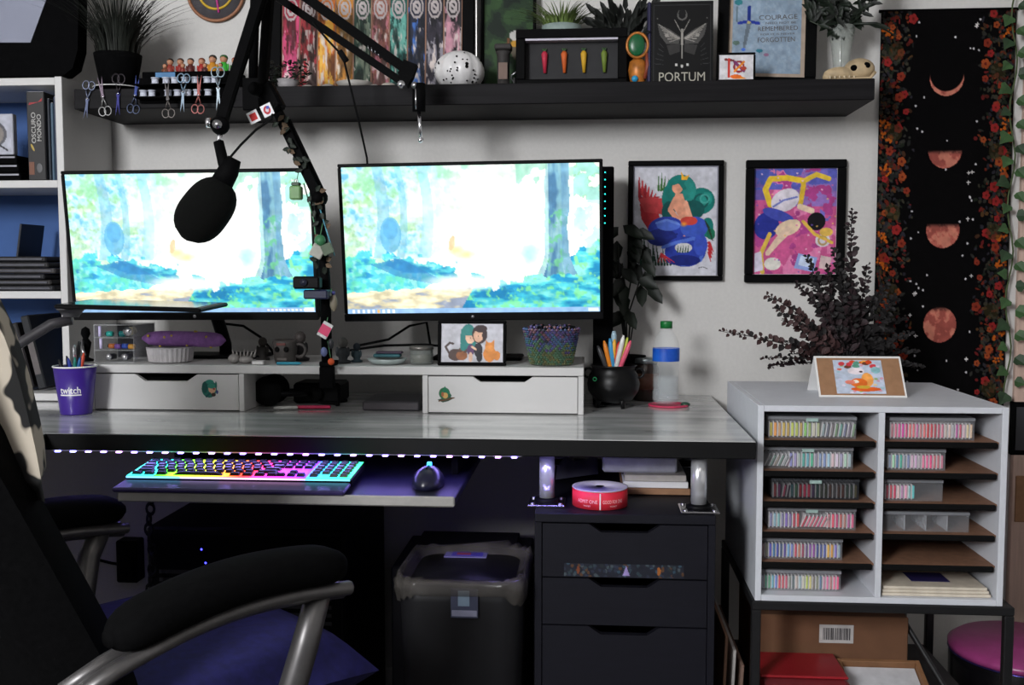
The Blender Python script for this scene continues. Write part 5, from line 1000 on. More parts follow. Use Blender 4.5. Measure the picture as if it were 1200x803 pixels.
# ================================================================== TAPESTRY
cv = CV(200, 550, (11, 10, 11)); random.seed(21)
RC = [(90, 36, 26), (104, 46, 30), (72, 30, 26), (94, 32, 32), (60, 40, 30), (76, 54, 34)]; GC = [(34, 34, 33), (46, 45, 42), (30, 35, 28), (54, 52, 44), (42, 40, 46)]
for s in (0, 1):
    for i in range(1250):
        u = abs(random.gauss(0, .12)) + .01; u = min(u, .3); x = u if s == 0 else 1 - u; y = random.random(); wid = .8 + .25 * math.sin(y * 22 + s) ** 2
        if u > .27 * wid: continue
        cv.ell(x, y, random.uniform(.008, .022), random.uniform(.002, .005), random.choice(GC if random.random() < .68 else RC), random.random() * 3)
    for i in range(34):
        u = random.uniform(.05, .24); y = (i + random.random()) / 34; x = u if s == 0 else 1 - u; c_ = random.choice([(126, 48, 34), (134, 38, 38), (140, 66, 36)]); r = random.uniform(.018, .034)
        for k in range(5): cv.ell(x + r * .6 * math.cos(k * 1.26), y + r * .6 * math.sin(k * 1.26) / 2.75, r * .5, r * .5 / 2.75, c_)
        cv.ell(x, y, r * .3, r * .3 / 2.75, (90, 30, 26))
    for y in (.04, .27, .3, .38, .55, .62, .8, .86):
        for i in range(13): u = .015 + random.random() * .085; yy = y + random.gauss(0, .006) + u * .2; cv.ell(u if s == 0 else 1 - u, yy, .0085, .0032, (170, 84, 28))
    for i in range(5): u = .12; cv.ell(u if s == 0 else 1 - u, .1 + .2 * i + .05 * s, .06, .02, (64, 58, 34), .8, .5)
for i in range(46): x = random.choice([random.uniform(.26, .34), random.uniform(.64, .74), random.uniform(.3, .7)]); y = random.random(); cv.ell(x, y, .007, .0026, (190, 186, 190)); 
for i in range(12): x = random.choice([.29, .7]) + random.uniform(-.03, .03); y = random.random(); cv.line([(x - .011, y), (x + .011, y)], .003, (206, 200, 200)); cv.line([(x, y - .004), (x, y + .004)], .003, (206, 200, 200))
MO = (176, 96, 84); n1 = fbm(550, 200, 60, 9, 3, .4)
def moon(y, ph):
    r = .125; k = np.sqrt((cv.X - .5) ** 2 + ((cv.Y - y) * cv.asp) ** 2) < r
    lit = np.clip(((cv.Y - y) * cv.asp / r - (1 - 2 * ph) - (.9 * (abs(cv.X - .5) / r) ** 2 * (-1 if ph < .3 else 0))) / .3, 0, 1)
    if ph < .25: lit = np.clip((np.sqrt((cv.X - .5) ** 2 + ((cv.Y - y) * cv.asp + .25 * r) ** 2) - r * .98) / (.05 * r), 0, 1)
    k = k * lit; cv.mask(k, MO); cv.mask(k * (n1 > .54), (190, 118, 100)); cv.mask(k * (n1 < .43), (146, 76, 68))
moon(.165, .13); moon(.345, .5); moon(.545, .68); moon(.785, 1.0)
P = [at(1032, 15, 0), at(1191, 16, 0), at(1021, 445, 0), at(1173, 465, 0)]
x0 = (P[0].x + P[2].x) / 2; x1 = (P[1].x + P[3].x) / 2; z1 = P[0].z; z0 = P[3].z - .03
t = thing('tapestry', 'black moon phase tapestry with orange flowers on the wall', 'tapestry', ((x0 + x1) / 2, -.01, z0))
o = cv.obj('printed_cloth', x1 - x0, z1 - z0, printmat('tapestry_cloth', .95, spec=.03), t, plane_mx(((x0 + x1) / 2, -.009, (z0 + z1) / 2)))
for v in o.data.vertices: v.co.y += .002 * math.sin(v.co.x * 40 + v.co.z * 3) + .0015 * math.sin(v.co.z * 9)
sd = o.modifiers.new('cloth', 'SOLIDIFY'); sd.thickness = .0025; sd.offset = 1
b = MB(); b.cyl((x0 - .005, -.006, z1 + .002), (x1 + .005, -.006, z1 + .002), .004, BLACKM, n=10); b.build('hanging_rod', t)
# ------------------------------------------------------------------ ivy garland
t = thing('ivy_garland', 'green artificial ivy garland hanging right of the tapestry', 'garland', at(1190, 460, -.02)); b = MB()
Pv = [at(1190 - 4 * math.sin(i * .9) - .35 * i, -10 + i * 16, -.028) for i in range(31)]; b.tube(Pv, .0022, C((70, 84, 50), .7), 6); b.build('vine', t); random.seed(9)
for i in range(34):
    y = 5 + i * 13.8; sx = -1 if i % 2 else 1; p = at(1190 - .012 * y + (-6 if sx < 0 else 4), y, -.03 - .012 * random.random()); a = R(random.uniform(-60, 10))
    b = MB(); d = Vector((sx * math.cos(a), -.35, math.sin(a))).normalized(); L = random.uniform(.03, .042); W = L * .95
    # lobed ivy leaf
    ax = d.cross(Vector((0, -1, .25))).normalized(); nn = ax.cross(d); pts = [(0, 0), (.12, .42), (.4, .5), (.55, .3), (1, 0), (.55, -.3), (.4, -.5), (.12, -.42)]
    vs = [p + d * (u * L) + ax * (v * W) + nn * (abs(v) * W * .3) for u, v in pts] + [p + d * L * .45]
    b.add(vs, [(k, (k + 1) % 8, 8) for k in range(8)], GREENLEAF if i % 3 else mat('ivy_leaf_dark', (40, 62, 38), .5, var=.3), False); b.build('leaf', t)

# ================================================================== BOOM ARMS, MICROPHONE
BM = mat('boom_black', (7, 7, 8), .7, var=.15, spec=.06)
# boom A: clamped on the riser board, carries the microphone
t = thing('microphone_boom', 'black microphone boom arm clamped to the riser between the monitors', 'boom arm', at(384, 440, -.41))
k0 = Vector((X_(384, -.41, 435), -.405, RZ))
b = MB(); b.box(k0.x - .016, k0.x + .016, -.425, -.3705, RZ + .0005, RZ + .012, BM, .002); b.box(k0.x - .016, k0.x + .016, -.425, -.4045, RZ - .05, RZ + .0005, BM, .002); b.box(k0.x - .012, k0.x + .012, -.4044, -.38, RZ - .05, RZ - .042, BM, .002); b.cyl((k0.x, -.39, RZ - .041), (k0.x, -.39, RZ - .0205), .008, BM, n=12); b.build('clamp', t)
YA = -.43
def AP(px, py, Y): return at(px, py, Y)
p0 = Vector((k0.x, -.415, RZ + .012)); p1 = AP(381, 330, YA); p2 = AP(374, 232, YA - .02); p3 = AP(330, 140, YA - .03); p4 = AP(308, 98, YA - .045); p5 = AP(318, -45, -.5)
b = MB(); b.tube([p0, p1, p2], .0125, BM, 10); b.build('post', t)
b = MB(); b.tube([p2, p3], .0145, BM, 4, smooth=False); b.tube([p2 + Vector((.012, .01, .0)), p3 + Vector((.012, .01, 0))], .006, BM, 6); b.build('lower_bar', t)
b = MB(); b.ell(p2, (.02, .018, .02), BM, 14); b.cyl(p2 + Vector((0, -.024, 0)), p2 + Vector((0, .02, 0)), .012, BM, n=14); b.build('lower_joint', t)
b = MB(); b.tube([p3, p4, p5], .0135, BM, 4, smooth=False); b.build('middle_bar', t)
b = MB(); b.box(-.02, .02, -.018, .018, -.034, .034, BM, .006, Matrix.Translation(p3.lerp(p4, .6)) @ Euler((0, R(-28), 0)).to_matrix().to_4x4()); b.cyl(p4 + Vector((-.01, -.03, -.015)), p4 + Vector((-.01, .03, -.015)), .014, BM, n=14); b.build('elbow', t)
m0 = AP(258, 147, -.62); b = MB(); b.tube([p5, m0 + (p5 - m0).normalized() * .015], .0145, BM, 4, smooth=False); b.tube([p5 + Vector((.012, .012, 0)), m0 + Vector((.012, .012, .02))], .004, BM, 6); b.build('upper_bar', t)
b = MB(); b.ell(m0, (.02, .016, .02), BM, 14); b.cyl(m0 + Vector((-.024, -.01, .004)), m0 + Vector((-.016, -.01, .004)), .01, CHROME, n=12); b.cyl(m0 + Vector((0, -.022, .0)), m0 + Vector((0, .022, 0)), .009, STEEL, n=12); b.build('tip_joint', t)
b = MB(); b.cyl(m0 + Vector((0, 0, -.014)), AP(256, 168, -.625), .0055, CHROME, n=12); b.build('stem', t)
for i, (px, py) in enumerate([(297, 137), (313, 129)]):
    c = at(px, py, -.53); cvx = CV(30, 36, (232, 232, 236)); cvx.rect(.18, .2, .82, .8, (196, 44, 44)) if i == 0 else (cvx.ell(.5, .5, .34, .36, (190, 50, 60)), cvx.ell(.5, .5, .16, .18, (220, 206, 214)), cvx.rect(.5, .2, .8, .45, (70, 90, 180)))
    b = MB(); b.box(-.012, .012, .0002, .0012, -.013, .013, PAPER, 0, Matrix.Translation(c) @ Euler((0, R(-25), 0)).to_matrix().to_4x4()); s = b.build('sticker', t, 'red and white sticker tag'); cvx.obj('sticker_print', .022, .025, PRINT, s, Matrix.Translation(c) @ Euler((0, R(-25), 0)).to_matrix().to_4x4())
b = MB(); b.tube([at(265, 190, -.62), at(282, 170, -.6), at(300, 152, -.56), at(318, 140, -.54), at(322, 120, -.5)], .0028, RUB, 6); b.build('microphone_cable', t)
b = MB(); 
b.tube([at(356, 215, -.452), at(368, 260, -.455), at(372, 300, -.456)], .0016, C((90, 150, 110)), 5); b.build('green_cord', t); b = MB(); b.tube([at(372, 235, -.46), at(384, 275, -.462), at(392, 300, -.46)], .0016, C((80, 150, 170)), 5); b.build('blue_cord', t)
random.seed(40); b = MB()
for i in range(46):
    u = random.random(); q = p3.lerp(p2, u) if i % 2 else p2.lerp(p1, u * .9); a = random.random() * 6.28; b.leaf(q + Vector((random.uniform(-.012, .012), -.016, random.uniform(-.01, .01))), (math.cos(a), -.2, math.sin(a)), (0, -1, 0), .018, .011, DARKGREEN if i % 3 else C((92, 74, 56), .7))
o = b.build('wrapped_leaves', t); o['kind'] = 'stuff'
# microphone
t = thing('microphone', 'black foam covered microphone hanging from the boom arm', 'microphone', at(232, 285, -.64)); FOAM = mat('black_foam', (9, 10, 9), .95, var=.35, scale=500, bump=.5, spec=.15)
a0 = at(262, 218, -.635); a1 = at(229, 262, -.645); ax = (a1 - a0)
b = MB(); LA = ax.length; pts = []; rs = []
for i in range(17):
    u = i / 16; q = a0 - ax * .12 + ax * (1.52 * u); pts.append(q); rs.append(.0525 * max(.02, (1 - abs(2 * (u ** .95) - 1) ** 2.6)) ** .5 * (.92 + .1 * u))
b.tube(pts, rs, FOAM, 28); b.build('foam_windscreen', t)
q0 = AP(256, 166, -.625); b = MB(); b.tube([q0, AP(262, 192, -.628), AP(268, 196, -.63)], [.0105, .0115, .011], BM, 12); b.build('mount_yoke', t)
b = MB(); b.tube([AP(275, 186, -.63), AP(268, 200, -.632), AP(258, 218, -.634)], [.014, .0215, .0235], BM, 16); b.build('body', t)
# boom B: clamped to the shelf, empty tip
t = thing('spare_boom', 'empty black boom arm with bare silver tip over the shelf', 'boom arm', at(302, 105, -.25))
c0 = Vector((X_(296, -.285, 110), -.285, 1.6)); b = MB(); b.box(c0.x - .02, c0.x + .02, -.3, -.2615, 1.55, SZ + .014, BM, .002); b.box(c0.x - .02, c0.x + .02, -.2614, -.2, SZ + .0008, SZ + .014, BM, .002); b.box(c0.x - .02, c0.x + .02, -.2614, -.22, 1.55, 1.5615, BM, .002); b.build('clamp', t)
e0 = at(300, -50, -.33); b = MB(); b.tube([c0 + Vector((0, .005, .02)), e0], .011, BM, 8); b.build('post', t)
j = at(478, 92, -.42)
b = MB(); b.tube([at(332, -22, -.38), at(482, 86, -.42)], .0145, BM, 4, smooth=False); b.build('upper_bar', t); b = MB(); b.tube([at(300, -20, -.38), at(474, 98, -.42)], .0115, BM, 4, smooth=False); b.build('lower_bar', t)
b = MB(); b.tube([e0, at(316, -22, -.38)], .014, BM, 8); b.ell(at(316, -22, -.38), (.03, .015, .03), BM, 12); b.build('elbow', t)
b = MB(); q = [at(430, 55, -.415).lerp(at(474, 84, -.415), i / 40) + Vector((0, .006 * math.cos(i * 1.7), .006 * math.sin(i * 1.7))) for i in range(41)]; b.tube(q, .0013, STEEL, 5); b.build('spring', t)
b = MB(); b.prism([(0, 0), (.01, .028), (-.018, .04), (-.032, .01), (-.012, -.02)], -.012, .012, BM, Matrix.Translation(at(484, 92, -.42))); b.cyl(at(470, 99, -.435), at(470, 99, -.405), .009, CHROME, n=12); b.cyl(at(486, 100, -.434), at(486, 100, -.406), .008, STEEL, n=12); b.build('tip_joint', t)
b = MB(); b.cyl(at(491, 98, -.42), at(491, 131, -.42), .0148, BM, n=14); b.cyl(at(487, 104, -.4345), at(487.5, 128, -.4345), .0018, CHROME, n=6); b.build('tip_sleeve', t)
b = MB(); b.cyl(at(491, 131, -.42), at(493, 163, -.42), .004, CHROME, n=10); b.ell(at(493, 164, -.42), (.0066, .0066, .0066), CHROME, 12); b.build('silver_tip', t)
b = MB(); b.tube([at(366, 26, -.41), at(385, 48, -.41), at(402, 66, -.41), at(409, 95, -.4), at(420, 140, -.39), at(430, 185, -.31), at(432, 215, -.29)], .0024, RUB, 6); b.tube([at(398, 60, -.412), at(406, 72, -.412)], .007, RUB, 8); b.build('cable', t)
# webcam and charms on the post
t = thing('webcam', 'black webcam clipped to the boom post in front of the monitors', 'webcam', at(372, 345, -.47)); b = MB()
b.box(X_(345, -.48, 332), X_(376, -.48, 332), -.495, -.466, Z_(339, -.48), Z_(324, -.48), BLACKP, .004); b.build('camera_body', t)
b = MB(); p = at(356, 331, -.496); b.cyl(p, p + Vector((0, -.004, 0)), .008, C((30, 34, 50), .1), n=16); b.build('lens', t)
b = MB(); b.box(X_(357, -.47, 345), X_(385, -.47, 345), -.482, -.444, Z_(351, -.47), Z_(340, -.47), C((26, 30, 60)), .003); b.build('clip', t)
def charm(name, px, py, Y, build_fn, label, string_from):
    p = at(px, py, Y); t = thing(name, label, 'charm', p); b = MB(); b.tube([at(*string_from, Y), p], .001, C((70, 120, 80)), 5); b.build('string', t); build_fn(t, p); return t
def f1(t, p):
    b = MB(); b.box(p.x - .0125, p.x + .0125, p.y - .012, p.y + .012, p.z - .034, p.z - .004, C((110, 150, 96), .5), .003); b.build('lantern_body', t)
    b = MB(); b.box(p.x - .009, p.x + .009, p.y - .009, p.y + .009, p.z - .0038, p.z + .004, C((60, 76, 60), .5), .002); b.build('lantern_cap', t); b = MB(); b.torus((p.x, p.y, p.z + .007), .004, .001, STEEL, n=12); b.build('loop', t)
charm('lantern_charm', 347, 216, -.47, f1, 'pale green lantern charm hanging over the left screen', (350, 200))
def f2(t, p):
    b = MB(); b.ell(p + Vector((0, 0, -.008)), (.013, .011, .014), C((50, 110, 70), .5), 12); b.build('green_ball', t)
    b = MB(); b.box(-.014, .014, -.01, .01, -.014, .014, C((176, 176, 166), .6), .002, Matrix.Translation(p + Vector((-.006, 0, -.03))) @ Euler((.3, .5, .3)).to_matrix().to_4x4()); b.build('pale_die', t)
    b = MB(); b.box(-.012, .012, -.01, .01, -.012, .012, C((96, 110, 92), .6), .002, Matrix.Translation(p + Vector((.016, .0, -.026))) @ Euler((.1, -.4, .2)).to_matrix().to_4x4()); b.build('green_die', t)
charm('dice_charm', 375, 278, -.475, f2, 'green and white dice charm on the boom post', (378, 262))
def f3(t, p):
    mx_ = Matrix.Translation(p) @ Euler((0, R(30), 0)).to_matrix().to_4x4()
    b = MB(); b.box(-.012, .012, -.002, .002, -.018, .018, C((206, 206, 206)), .001, mx_); b.build('tag_card', t); b = MB(); b.box(-.012, .012, -.0028, -.0021, -.011, .011, C((214, 66, 110)), 0, mx_); b.build('pink_panel', t)
charm('pink_tag', 381, 387, -.45, f3, 'pink and white tag hanging low on the boom post', (384, 372))
def f4(t, p):
    b = MB(); b.ell(p, (.008, .007, .008), C((206, 84, 40)), 10); b.build('bead', t); b = MB(); b.ell(p + Vector((-.016, 0, .022)), (.008, .006, .011), C((96, 106, 150)), 10); b.build('blue_bead', t); b = MB(); b.ell(p + Vector((.0, .0, .04)), (.007, .006, .012), C((40, 40, 44)), 10); b.build('dark_bead', t)
charm('bead_charm', 388, 424, -.445, f4, 'orange and blue bead charm at the boom clamp', (384, 400))
def f5(t, p):
    b = MB(); b.ell(p, (.009, .007, .02), C((120, 112, 96)), 10); b.build('tassel', t); b = MB(); b.cyl(p + Vector((0, 0, .018)), p + Vector((0, 0, .026)), .004, C((60, 60, 120)), n=8); b.build('tassel_cap', t)
charm('tassel_charm', 391, 355, -.45, f5, 'grey tassel charm right of the webcam clip', (388, 338))

# tablet on an arm, seen edge on
t = thing('drawing_tablet', 'thin black drawing tablet held flat on a grey arm', 'tablet', at(150, 362, -.6))
b = MB(); xa, xb = X_(64, -.62, 358), X_(236, -.62, 360); za, zb_ = Z_(357.5, -.62, 64), Z_(362, -.62, 236)
mx = Matrix.Translation(((xa + xb) / 2, -.55, (za + zb_) / 2)) @ Euler((R(2.5), math.atan2(za - zb_, xb - xa), 0)).to_matrix().to_4x4(); hw = (xb - xa) / 2
b.box(-hw, hw, -.075, .09, -.0045, .0045, BLACKP, .003, mx); b.build('slab', t); b = MB(); b.box(-hw + .012, hw - .012, -.065, .08, .0046, .0052, C((20, 22, 28), .12), 0, mx); b.build('glass_top', t)
b = MB(); q = at(78, 369, -.58); b.lathe([(.03, .016), (.03, .02), (.018, .004), (.016, 0)], (q.x, -.56, q.z - .006), C((70, 68, 72), .5), 18); b.build('mount_head', t)
e = at(8, 412, -.62); b = MB(); b.tube([(q.x, -.56, q.z - .012), at(60, 380, -.57), e, at(-40, 440, -.66)], .0115, C((52, 50, 54), .5), 8); b.tube([at(-40, 440, -.66), Vector((at(-40, 440, -.66).x, -.66, DZ + .001))], .0125, C((52, 50, 54), .5), 8); b.build('support_arm', t)

# speaker tower and leafy plant right of the monitor
zsp = Z_(195, -.2, 712); x0, x1 = X_(696, -.2, 230), X_(719.5, -.2, 230)
t = thing('light_tower', 'tall black slim tower with teal lights behind the right monitor', 'tower', ((x0 + x1) / 2, -.18, DZ)); b = MB(); b.box(x0, x1, -.2, -.08, DZ + .0006, zsp, BLACKM, .003); b.build('tower_body', t)
for k in range(8): b = MB(); b.ell((X_(709, -.2, 230), -.2005, Z_(202 + 8.5 * k, -.2, 709)), (.0018, .001, .0018), mat('teal_led', (40, 210, 200), .4, emit=3), 8); b.build('led', t)
c = Vector((X_(735, -.09, 400), -.09, DZ + .0006)); t = thing('leafy_plant', 'dark leafy potted plant between monitor and mermaid picture', 'plant', c); random.seed(14)
b = MB(); b.lathe([(.03, 0), (.036, .004), (.046, .1), (.048, .11), (.043, .108), (.0001, .095)], c, BLACKM, 22); b.build('pot', t)
for i in range(30):
    px, py = random.gauss(732, 15), random.uniform(262, 372); 
    if px < 722: px = 722 + random.random() * 10
    p = at(px, py, -.12 + .05 * random.random()); a = R(random.uniform(-110, -20) if px > 735 else random.uniform(-160, -30)); b = MB(); b.leaf(p, (math.cos(a), -.4, math.sin(a)), (0, -1, .3), .062, .032, mat('deep_green_leaf', (13, 21, 14), .5, var=.4, scale=18) if i % 4 else DARKGREEN); b.build('leaf', t)
b = MB()
for i in range(9): b.tube([c + Vector((0, 0, .09)), c + Vector((random.uniform(-.02, .03), 0, .2)), at(random.uniform(716, 752), random.uniform(270, 360), -.1)], .002, DKL, 5)
b.build('stems', t)

# ================================================================== SORTER CABINET on a metal stand
QX0, QX1, QY0, QY1, QZ0, QZ1 = .331, .806, -.682, -.235, .519, .9085
th = .012
t = thing('sorter_cabinet', 'white twelve-slot paper sorter cabinet right of the desk', 'cabinet', ((QX0 + QX1) / 2, (QY0 + QY1) / 2, QZ0)); LAM = mat('cool_white_laminate', (206, 209, 216), .5, var=.03)
xm = (QX0 + QX1) / 2
for nm, bx_ in (('side_panel', (QX0, QX0 + th, QY0, QY1, QZ0, QZ1)), ('side_panel', (QX1 - th, QX1, QY0, QY1, QZ0, QZ1)), ('divider', (xm - th / 2, xm + th / 2, QY0 + .001, QY1 - .006, QZ0 + th, QZ1 - th)), ('top_panel', (QX0 + th + .0003, QX1 - th - .0003, QY0, QY1, QZ1 - th, QZ1)), ('bottom_panel', (QX0 + th + .0003, QX1 - th - .0003, QY0, QY1, QZ0, QZ0 + th))):
    b = MB(); b.box(*bx_, LAM, .0008); b.build(nm, t)
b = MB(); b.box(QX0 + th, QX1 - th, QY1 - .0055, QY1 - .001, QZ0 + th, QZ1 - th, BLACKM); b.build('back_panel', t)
ih = QZ1 - QZ0 - 2 * th; step = ih / 6; SHB = mat('brown_fibreboard', (128, 92, 70), .75, var=.15, scale=60)
cols_ = [(QX0 + th + .0004, xm - th / 2 - .0004), (xm + th / 2 + .0004, QX1 - th - .0004)]
slotz = [[], []]
for c_ in (0, 1):
    for k in range(6):
        z = QZ0 + th + k * step; slotz[c_].append(z + .0004 if k == 0 else z + .0042)
        if k == 0: continue
        b = MB(); b.box(cols_[c_][0], cols_[c_][1], QY0 + .012, QY1 - .007, z, z + .0035, SHB); s = b.build('slot_shelf', t)
        b = MB(); b.box(cols_[c_][0], cols_[c_][1] - .004, QY0 + .005, QY0 + .0118, z - .008, z + .0036, RUB, .002); b.build('edge_lip', s)
# plastic cases of thread cards
cardmesh = {}
ORD = 'first second third fourth fifth sixth seventh eighth ninth tenth eleventh twelfth thirteenth fourteenth fifteenth sixteenth seventeenth eighteenth nineteenth twentieth twenty-first twenty-second twenty-third twenty-fourth'.split()
def card_obj(rgb, w_, d_, h_):
    key_ = (rgb, round(w_, 4), round(h_, 3))
    if key_ not in cardmesh:
        b = MB(); m_ = C(rgb, .7); b.box(-w_ * .44, -w_ * .2, 0, d_, 0, h_, C((206, 204, 206), .7)); b.box(-w_ * .18, w_ * .42, -.0006, d_ * .8, h_ * .06, h_ * .9, m_, .0008)
        o = b.build('thread_card', None, None, (0, 0, 0)); cardmesh[key_] = o.data; bpy.data.objects.remove(o)
    o = bpy.data.objects.new('thread_card', cardmesh[key_]); COL.objects.link(o); return o
def thread_case(col, row, px0, px1, h_, pal, n_, label, lean=(), Y=None, dark=False, empty_from=1.0, sticker=False):
    z = slotz[col][row]; Yf = (QY0 + .028) if Y is None else Y; x0 = max(X_(px0, Yf, 600), cols_[col][0] + .001); x1 = X_(px1, Yf, 600); d_ = .09
    t = thing('thread_case', 'clear plastic case of ' + label, 'case', ((x0 + x1) / 2, Yf + d_ / 2, z), 'clear thread cases in the sorter cabinet')
    PL = mat('case_plastic', (214, 216, 222), .12, alpha=.07, var=.02) if not dark else mat('smoke_plastic', (60, 62, 66), .15, alpha=.3, var=.02); LP = mat('case_lid', (176, 178, 184), .3, alpha=.45, var=.03) if not dark else mat('smoke_lid', (80, 82, 86), .2, alpha=.5)
    b = MB(); b.box(x0, x1, Yf, Yf + .0012, z, z + h_, PL); b.box(x0, x1, Yf + d_ - .0012, Yf + d_, z, z + h_, PL); b.box(x0, x0 + .0012, Yf + .0012, Yf + d_ - .0012, z, z + h_, PL); b.box(x1 - .0012, x1, Yf + .0012, Yf + d_ - .0012, z, z + h_, PL); b.box(x0 + .0012, x1 - .0012, Yf + .0012, Yf + d_ - .0012, z, z + .0012, PL); b.build('case_body', t)
    b = MB(); b.box(x0 - .001, x1 + .001, Yf - .002, Yf + d_ + .001, z + h_ + .0004, z + h_ + .007, LP, .001); b.build('lid', t)
    b = MB(); xm_ = (x0 + x1) / 2; b.box(xm_ - .012, xm_ + .012, Yf - .0035, Yf - .0022, z + h_ - .003, z + h_ + .004, mat('clasp', (170, 196, 190), .4, alpha=.8), .0006); b.build('clasp', t) if sticker else None
    w_ = (x1 - x0 - .004) / n_
    for i in range(n_):
        u = (i + .5) / n_
        if u > empty_from: break
        rgb = pal[min(len(pal) - 1, int(u * len(pal)))]; j = 14; rgb = tuple(max(20, min(250, c + random.randint(-2, 2) * j)) for c in rgb)
        o = card_obj(rgb, w_, .05, h_ - .0055); an = 0
        for (a_, b_, ang) in lean:
            if a_ <= u <= b_: an = ang
        o.location = (x0 + .002 + w_ * (i + .5), Yf + .004, z + .0022 + (w_ * .4 * abs(math.sin(R(an)))))
        if an: o.rotation_euler = (0, R(an), 0); o.scale = (.8, 1, .95 * math.cos(R(an)))
        tag(o, ORD[i] + ' card from left in case of ' + label, 'thread card', 'thread cards in the case of ' + label)
random.seed(31)
YE = (216, 186, 76); LG = (160, 186, 96); GY = (122, 126, 128); DG = (64, 64, 68); PK = (220, 96, 136); RDK = (200, 40, 72); BLU = (50, 78, 170); LB = (128, 154, 196); PU = (134, 86, 160); WH = (200, 198, 202); TEA = (96, 156, 170)
thread_case(0, 5, 898, 1001, .037, [(226, 170, 80), YE, YE, LG, LG, (190, 200, 150), GY, GY, GY, GY], 20, 'yellow to grey threads, top left slot', [(.62, 1, 8)], sticker=True)
thread_case(0, 4, 893, 998, .037, [GY, GY, (160, 176, 180), TEA, (150, 170, 190), WH, (196, 190, 180)], 21, 'grey and teal threads, second left slot', [(0, .28, 24)], sticker=True)
thread_case(0, 3, 904, 1006, .035, [(150, 60, 80), (90, 80, 84), RDK, (70, 66, 70), (80, 72, 70), (96, 74, 60), (84, 76, 76)], 20, 'dark and crimson threads, third left slot', [(.08, .2, 10)], dark=True, sticker=True)
thread_case(0, 2, 900, 1003, .037, [LB, (110, 120, 170), RDK, (190, 100, 130), (200, 130, 150), (214, 70, 90), (206, 90, 120)], 22, 'blue to red threads, fourth left slot', [(.38, .66, 24)], sticker=True)
thread_case(0, 1, 888, 988, .036, [GY, BLU, (50, 80, 150), LB, (206, 96, 80), (130, 60, 110), PU, BLU, (206, 170, 80), LB], 22, 'mixed blue and orange threads, fifth left slot')
thread_case(0, 0, 886, 987, .036, [(120, 150, 150), LB, (206, 80, 80), GY, WH, (220, 180, 120), GY, (206, 150, 170), PK], 23, 'pale mixed threads, bottom left slot')
thread_case(1, 5, 1040, 1139, .037, [(206, 90, 130), (226, 80, 140), PK, (220, 100, 130), RDK, (206, 100, 140), WH, PK, (226, 180, 190)], 23, 'pink and magenta threads, top right slot')
thread_case(1, 4, 1038, 1106, .036, [(190, 206, 190), TEA, LB, (196, 170, 206), (214, 140, 180), PK, (206, 100, 140)], 15, 'pastel green to pink threads, second right slot')
thread_case(1, 3, 1036, 1104, .036, [RDK, (220, 170, 170), (110, 170, 170), TEA, LB], 15, 'red and teal threads, third right slot', empty_from=.52)
thread_case(1, 2, 1036, 1136, .033, [GY], 4, 'four empty compartments, fourth right slot', empty_from=0)
z = slotz[1][2]; Yf = QY0 + .028; tc_ = [o for o in bpy.data.objects if o.name.startswith('thread_case')][-1]
for k in range(1, 4):
    xx = X_(1036, Yf, 600); xx = max(xx, cols_[1][0] + .001); xe = X_(1136, Yf, 600); xd = xx + (xe - xx) * k / 4; b = MB(); b.box(xd - .0006, xd + .0006, Yf + .002, Yf + .088, z + .0014, z + .032, mat('case_divider', (214, 216, 222), .2, alpha=.4)); b.build('divider', tc_)
z = slotz[1][0]; x0, x1 = cols_[1][0] + .004, cols_[1][1] - .005
for i in range(3):
    b = MB(); zz = z + i * .0062; b.box(x0 + .002 * i, x1 - .003 * i, QY0 + .012 + .002 * i, QY0 + .30, zz, zz + .0058, C((206, 196, 180), .8), .001); tag(b.build('paper_pad'), ['lowest', 'middle', 'topmost'][i] + ' cream paper pad in the bottom right slot', 'paper pad', 'cream pads in the sorter cabinet')
b = MB(); xa = X_(1066, QY0 + .06, 690); b.box(xa, xa + .075, QY0 + .05, QY0 + .11, z + .0190, z + .0198, C((44, 38, 90), .5)); tag(b.build('dark_card'), 'dark violet card lying on the cream pads', 'card')
# tent card and eucalyptus on the cabinet
tz = QZ1 + .0006; A = onz(960, 465, tz); B = onz(1061, 465, tz); hT = .092; dp = .03
t = thing('tent_card', 'folded white tent card with kraft panel and orange drawing', 'card', ((A.x + B.x) / 2, A.y, tz)); yF = A.y
topx0 = A.x - .005; wT = B.x - A.x; lean = .068
mxF = Matrix.Translation(((A.x + B.x) / 2, yF, tz)) @ Euler((R(-36), 0, 0)).to_matrix().to_4x4(); hL = .098
b = MB(); b.box(-wT / 2, wT / 2, 0, .0014, 0, hL, PAPER, 0, mxF); b.build('front_leaf', t)
yT = yF + hL * math.sin(R(36)); zT = tz + hL * math.cos(R(36)); mxB = Matrix.Translation(((A.x + B.x) / 2, yT + .0022, zT)) @ Euler((R(36), 0, 0)).to_matrix().to_4x4()
b = MB(); b.box(-wT / 2, wT / 2, 0, .0014, -hL, 0, PAPER, 0, mxB); b.build('rear_leaf', t)
b = MB(); b.box(-wT / 2 + .004, wT / 2 - .004, -.0008, -.0001, .004, hL - .004, KRAFT, 0, mxF); b.build('kraft_panel', t)
cv = CV(70, 90, (186, 196, 214)); random.seed(2); OR = (226, 110, 40)
for i in range(34): cv.ell(random.random(), random.random(), .04, .03, random.choice([(206, 206, 226), (160, 196, 206), (226, 200, 150), (206, 150, 170), (150, 176, 110), (220, 214, 230)]))
for i in range(13): cv.ell(.15 + .7 * random.random(), .06 + .16 * random.random(), .08, .05, random.choice([OR, (206, 70, 30), (236, 160, 70), (110, 60, 40), (200, 60, 70), (90, 150, 130)]), random.random() * 3)
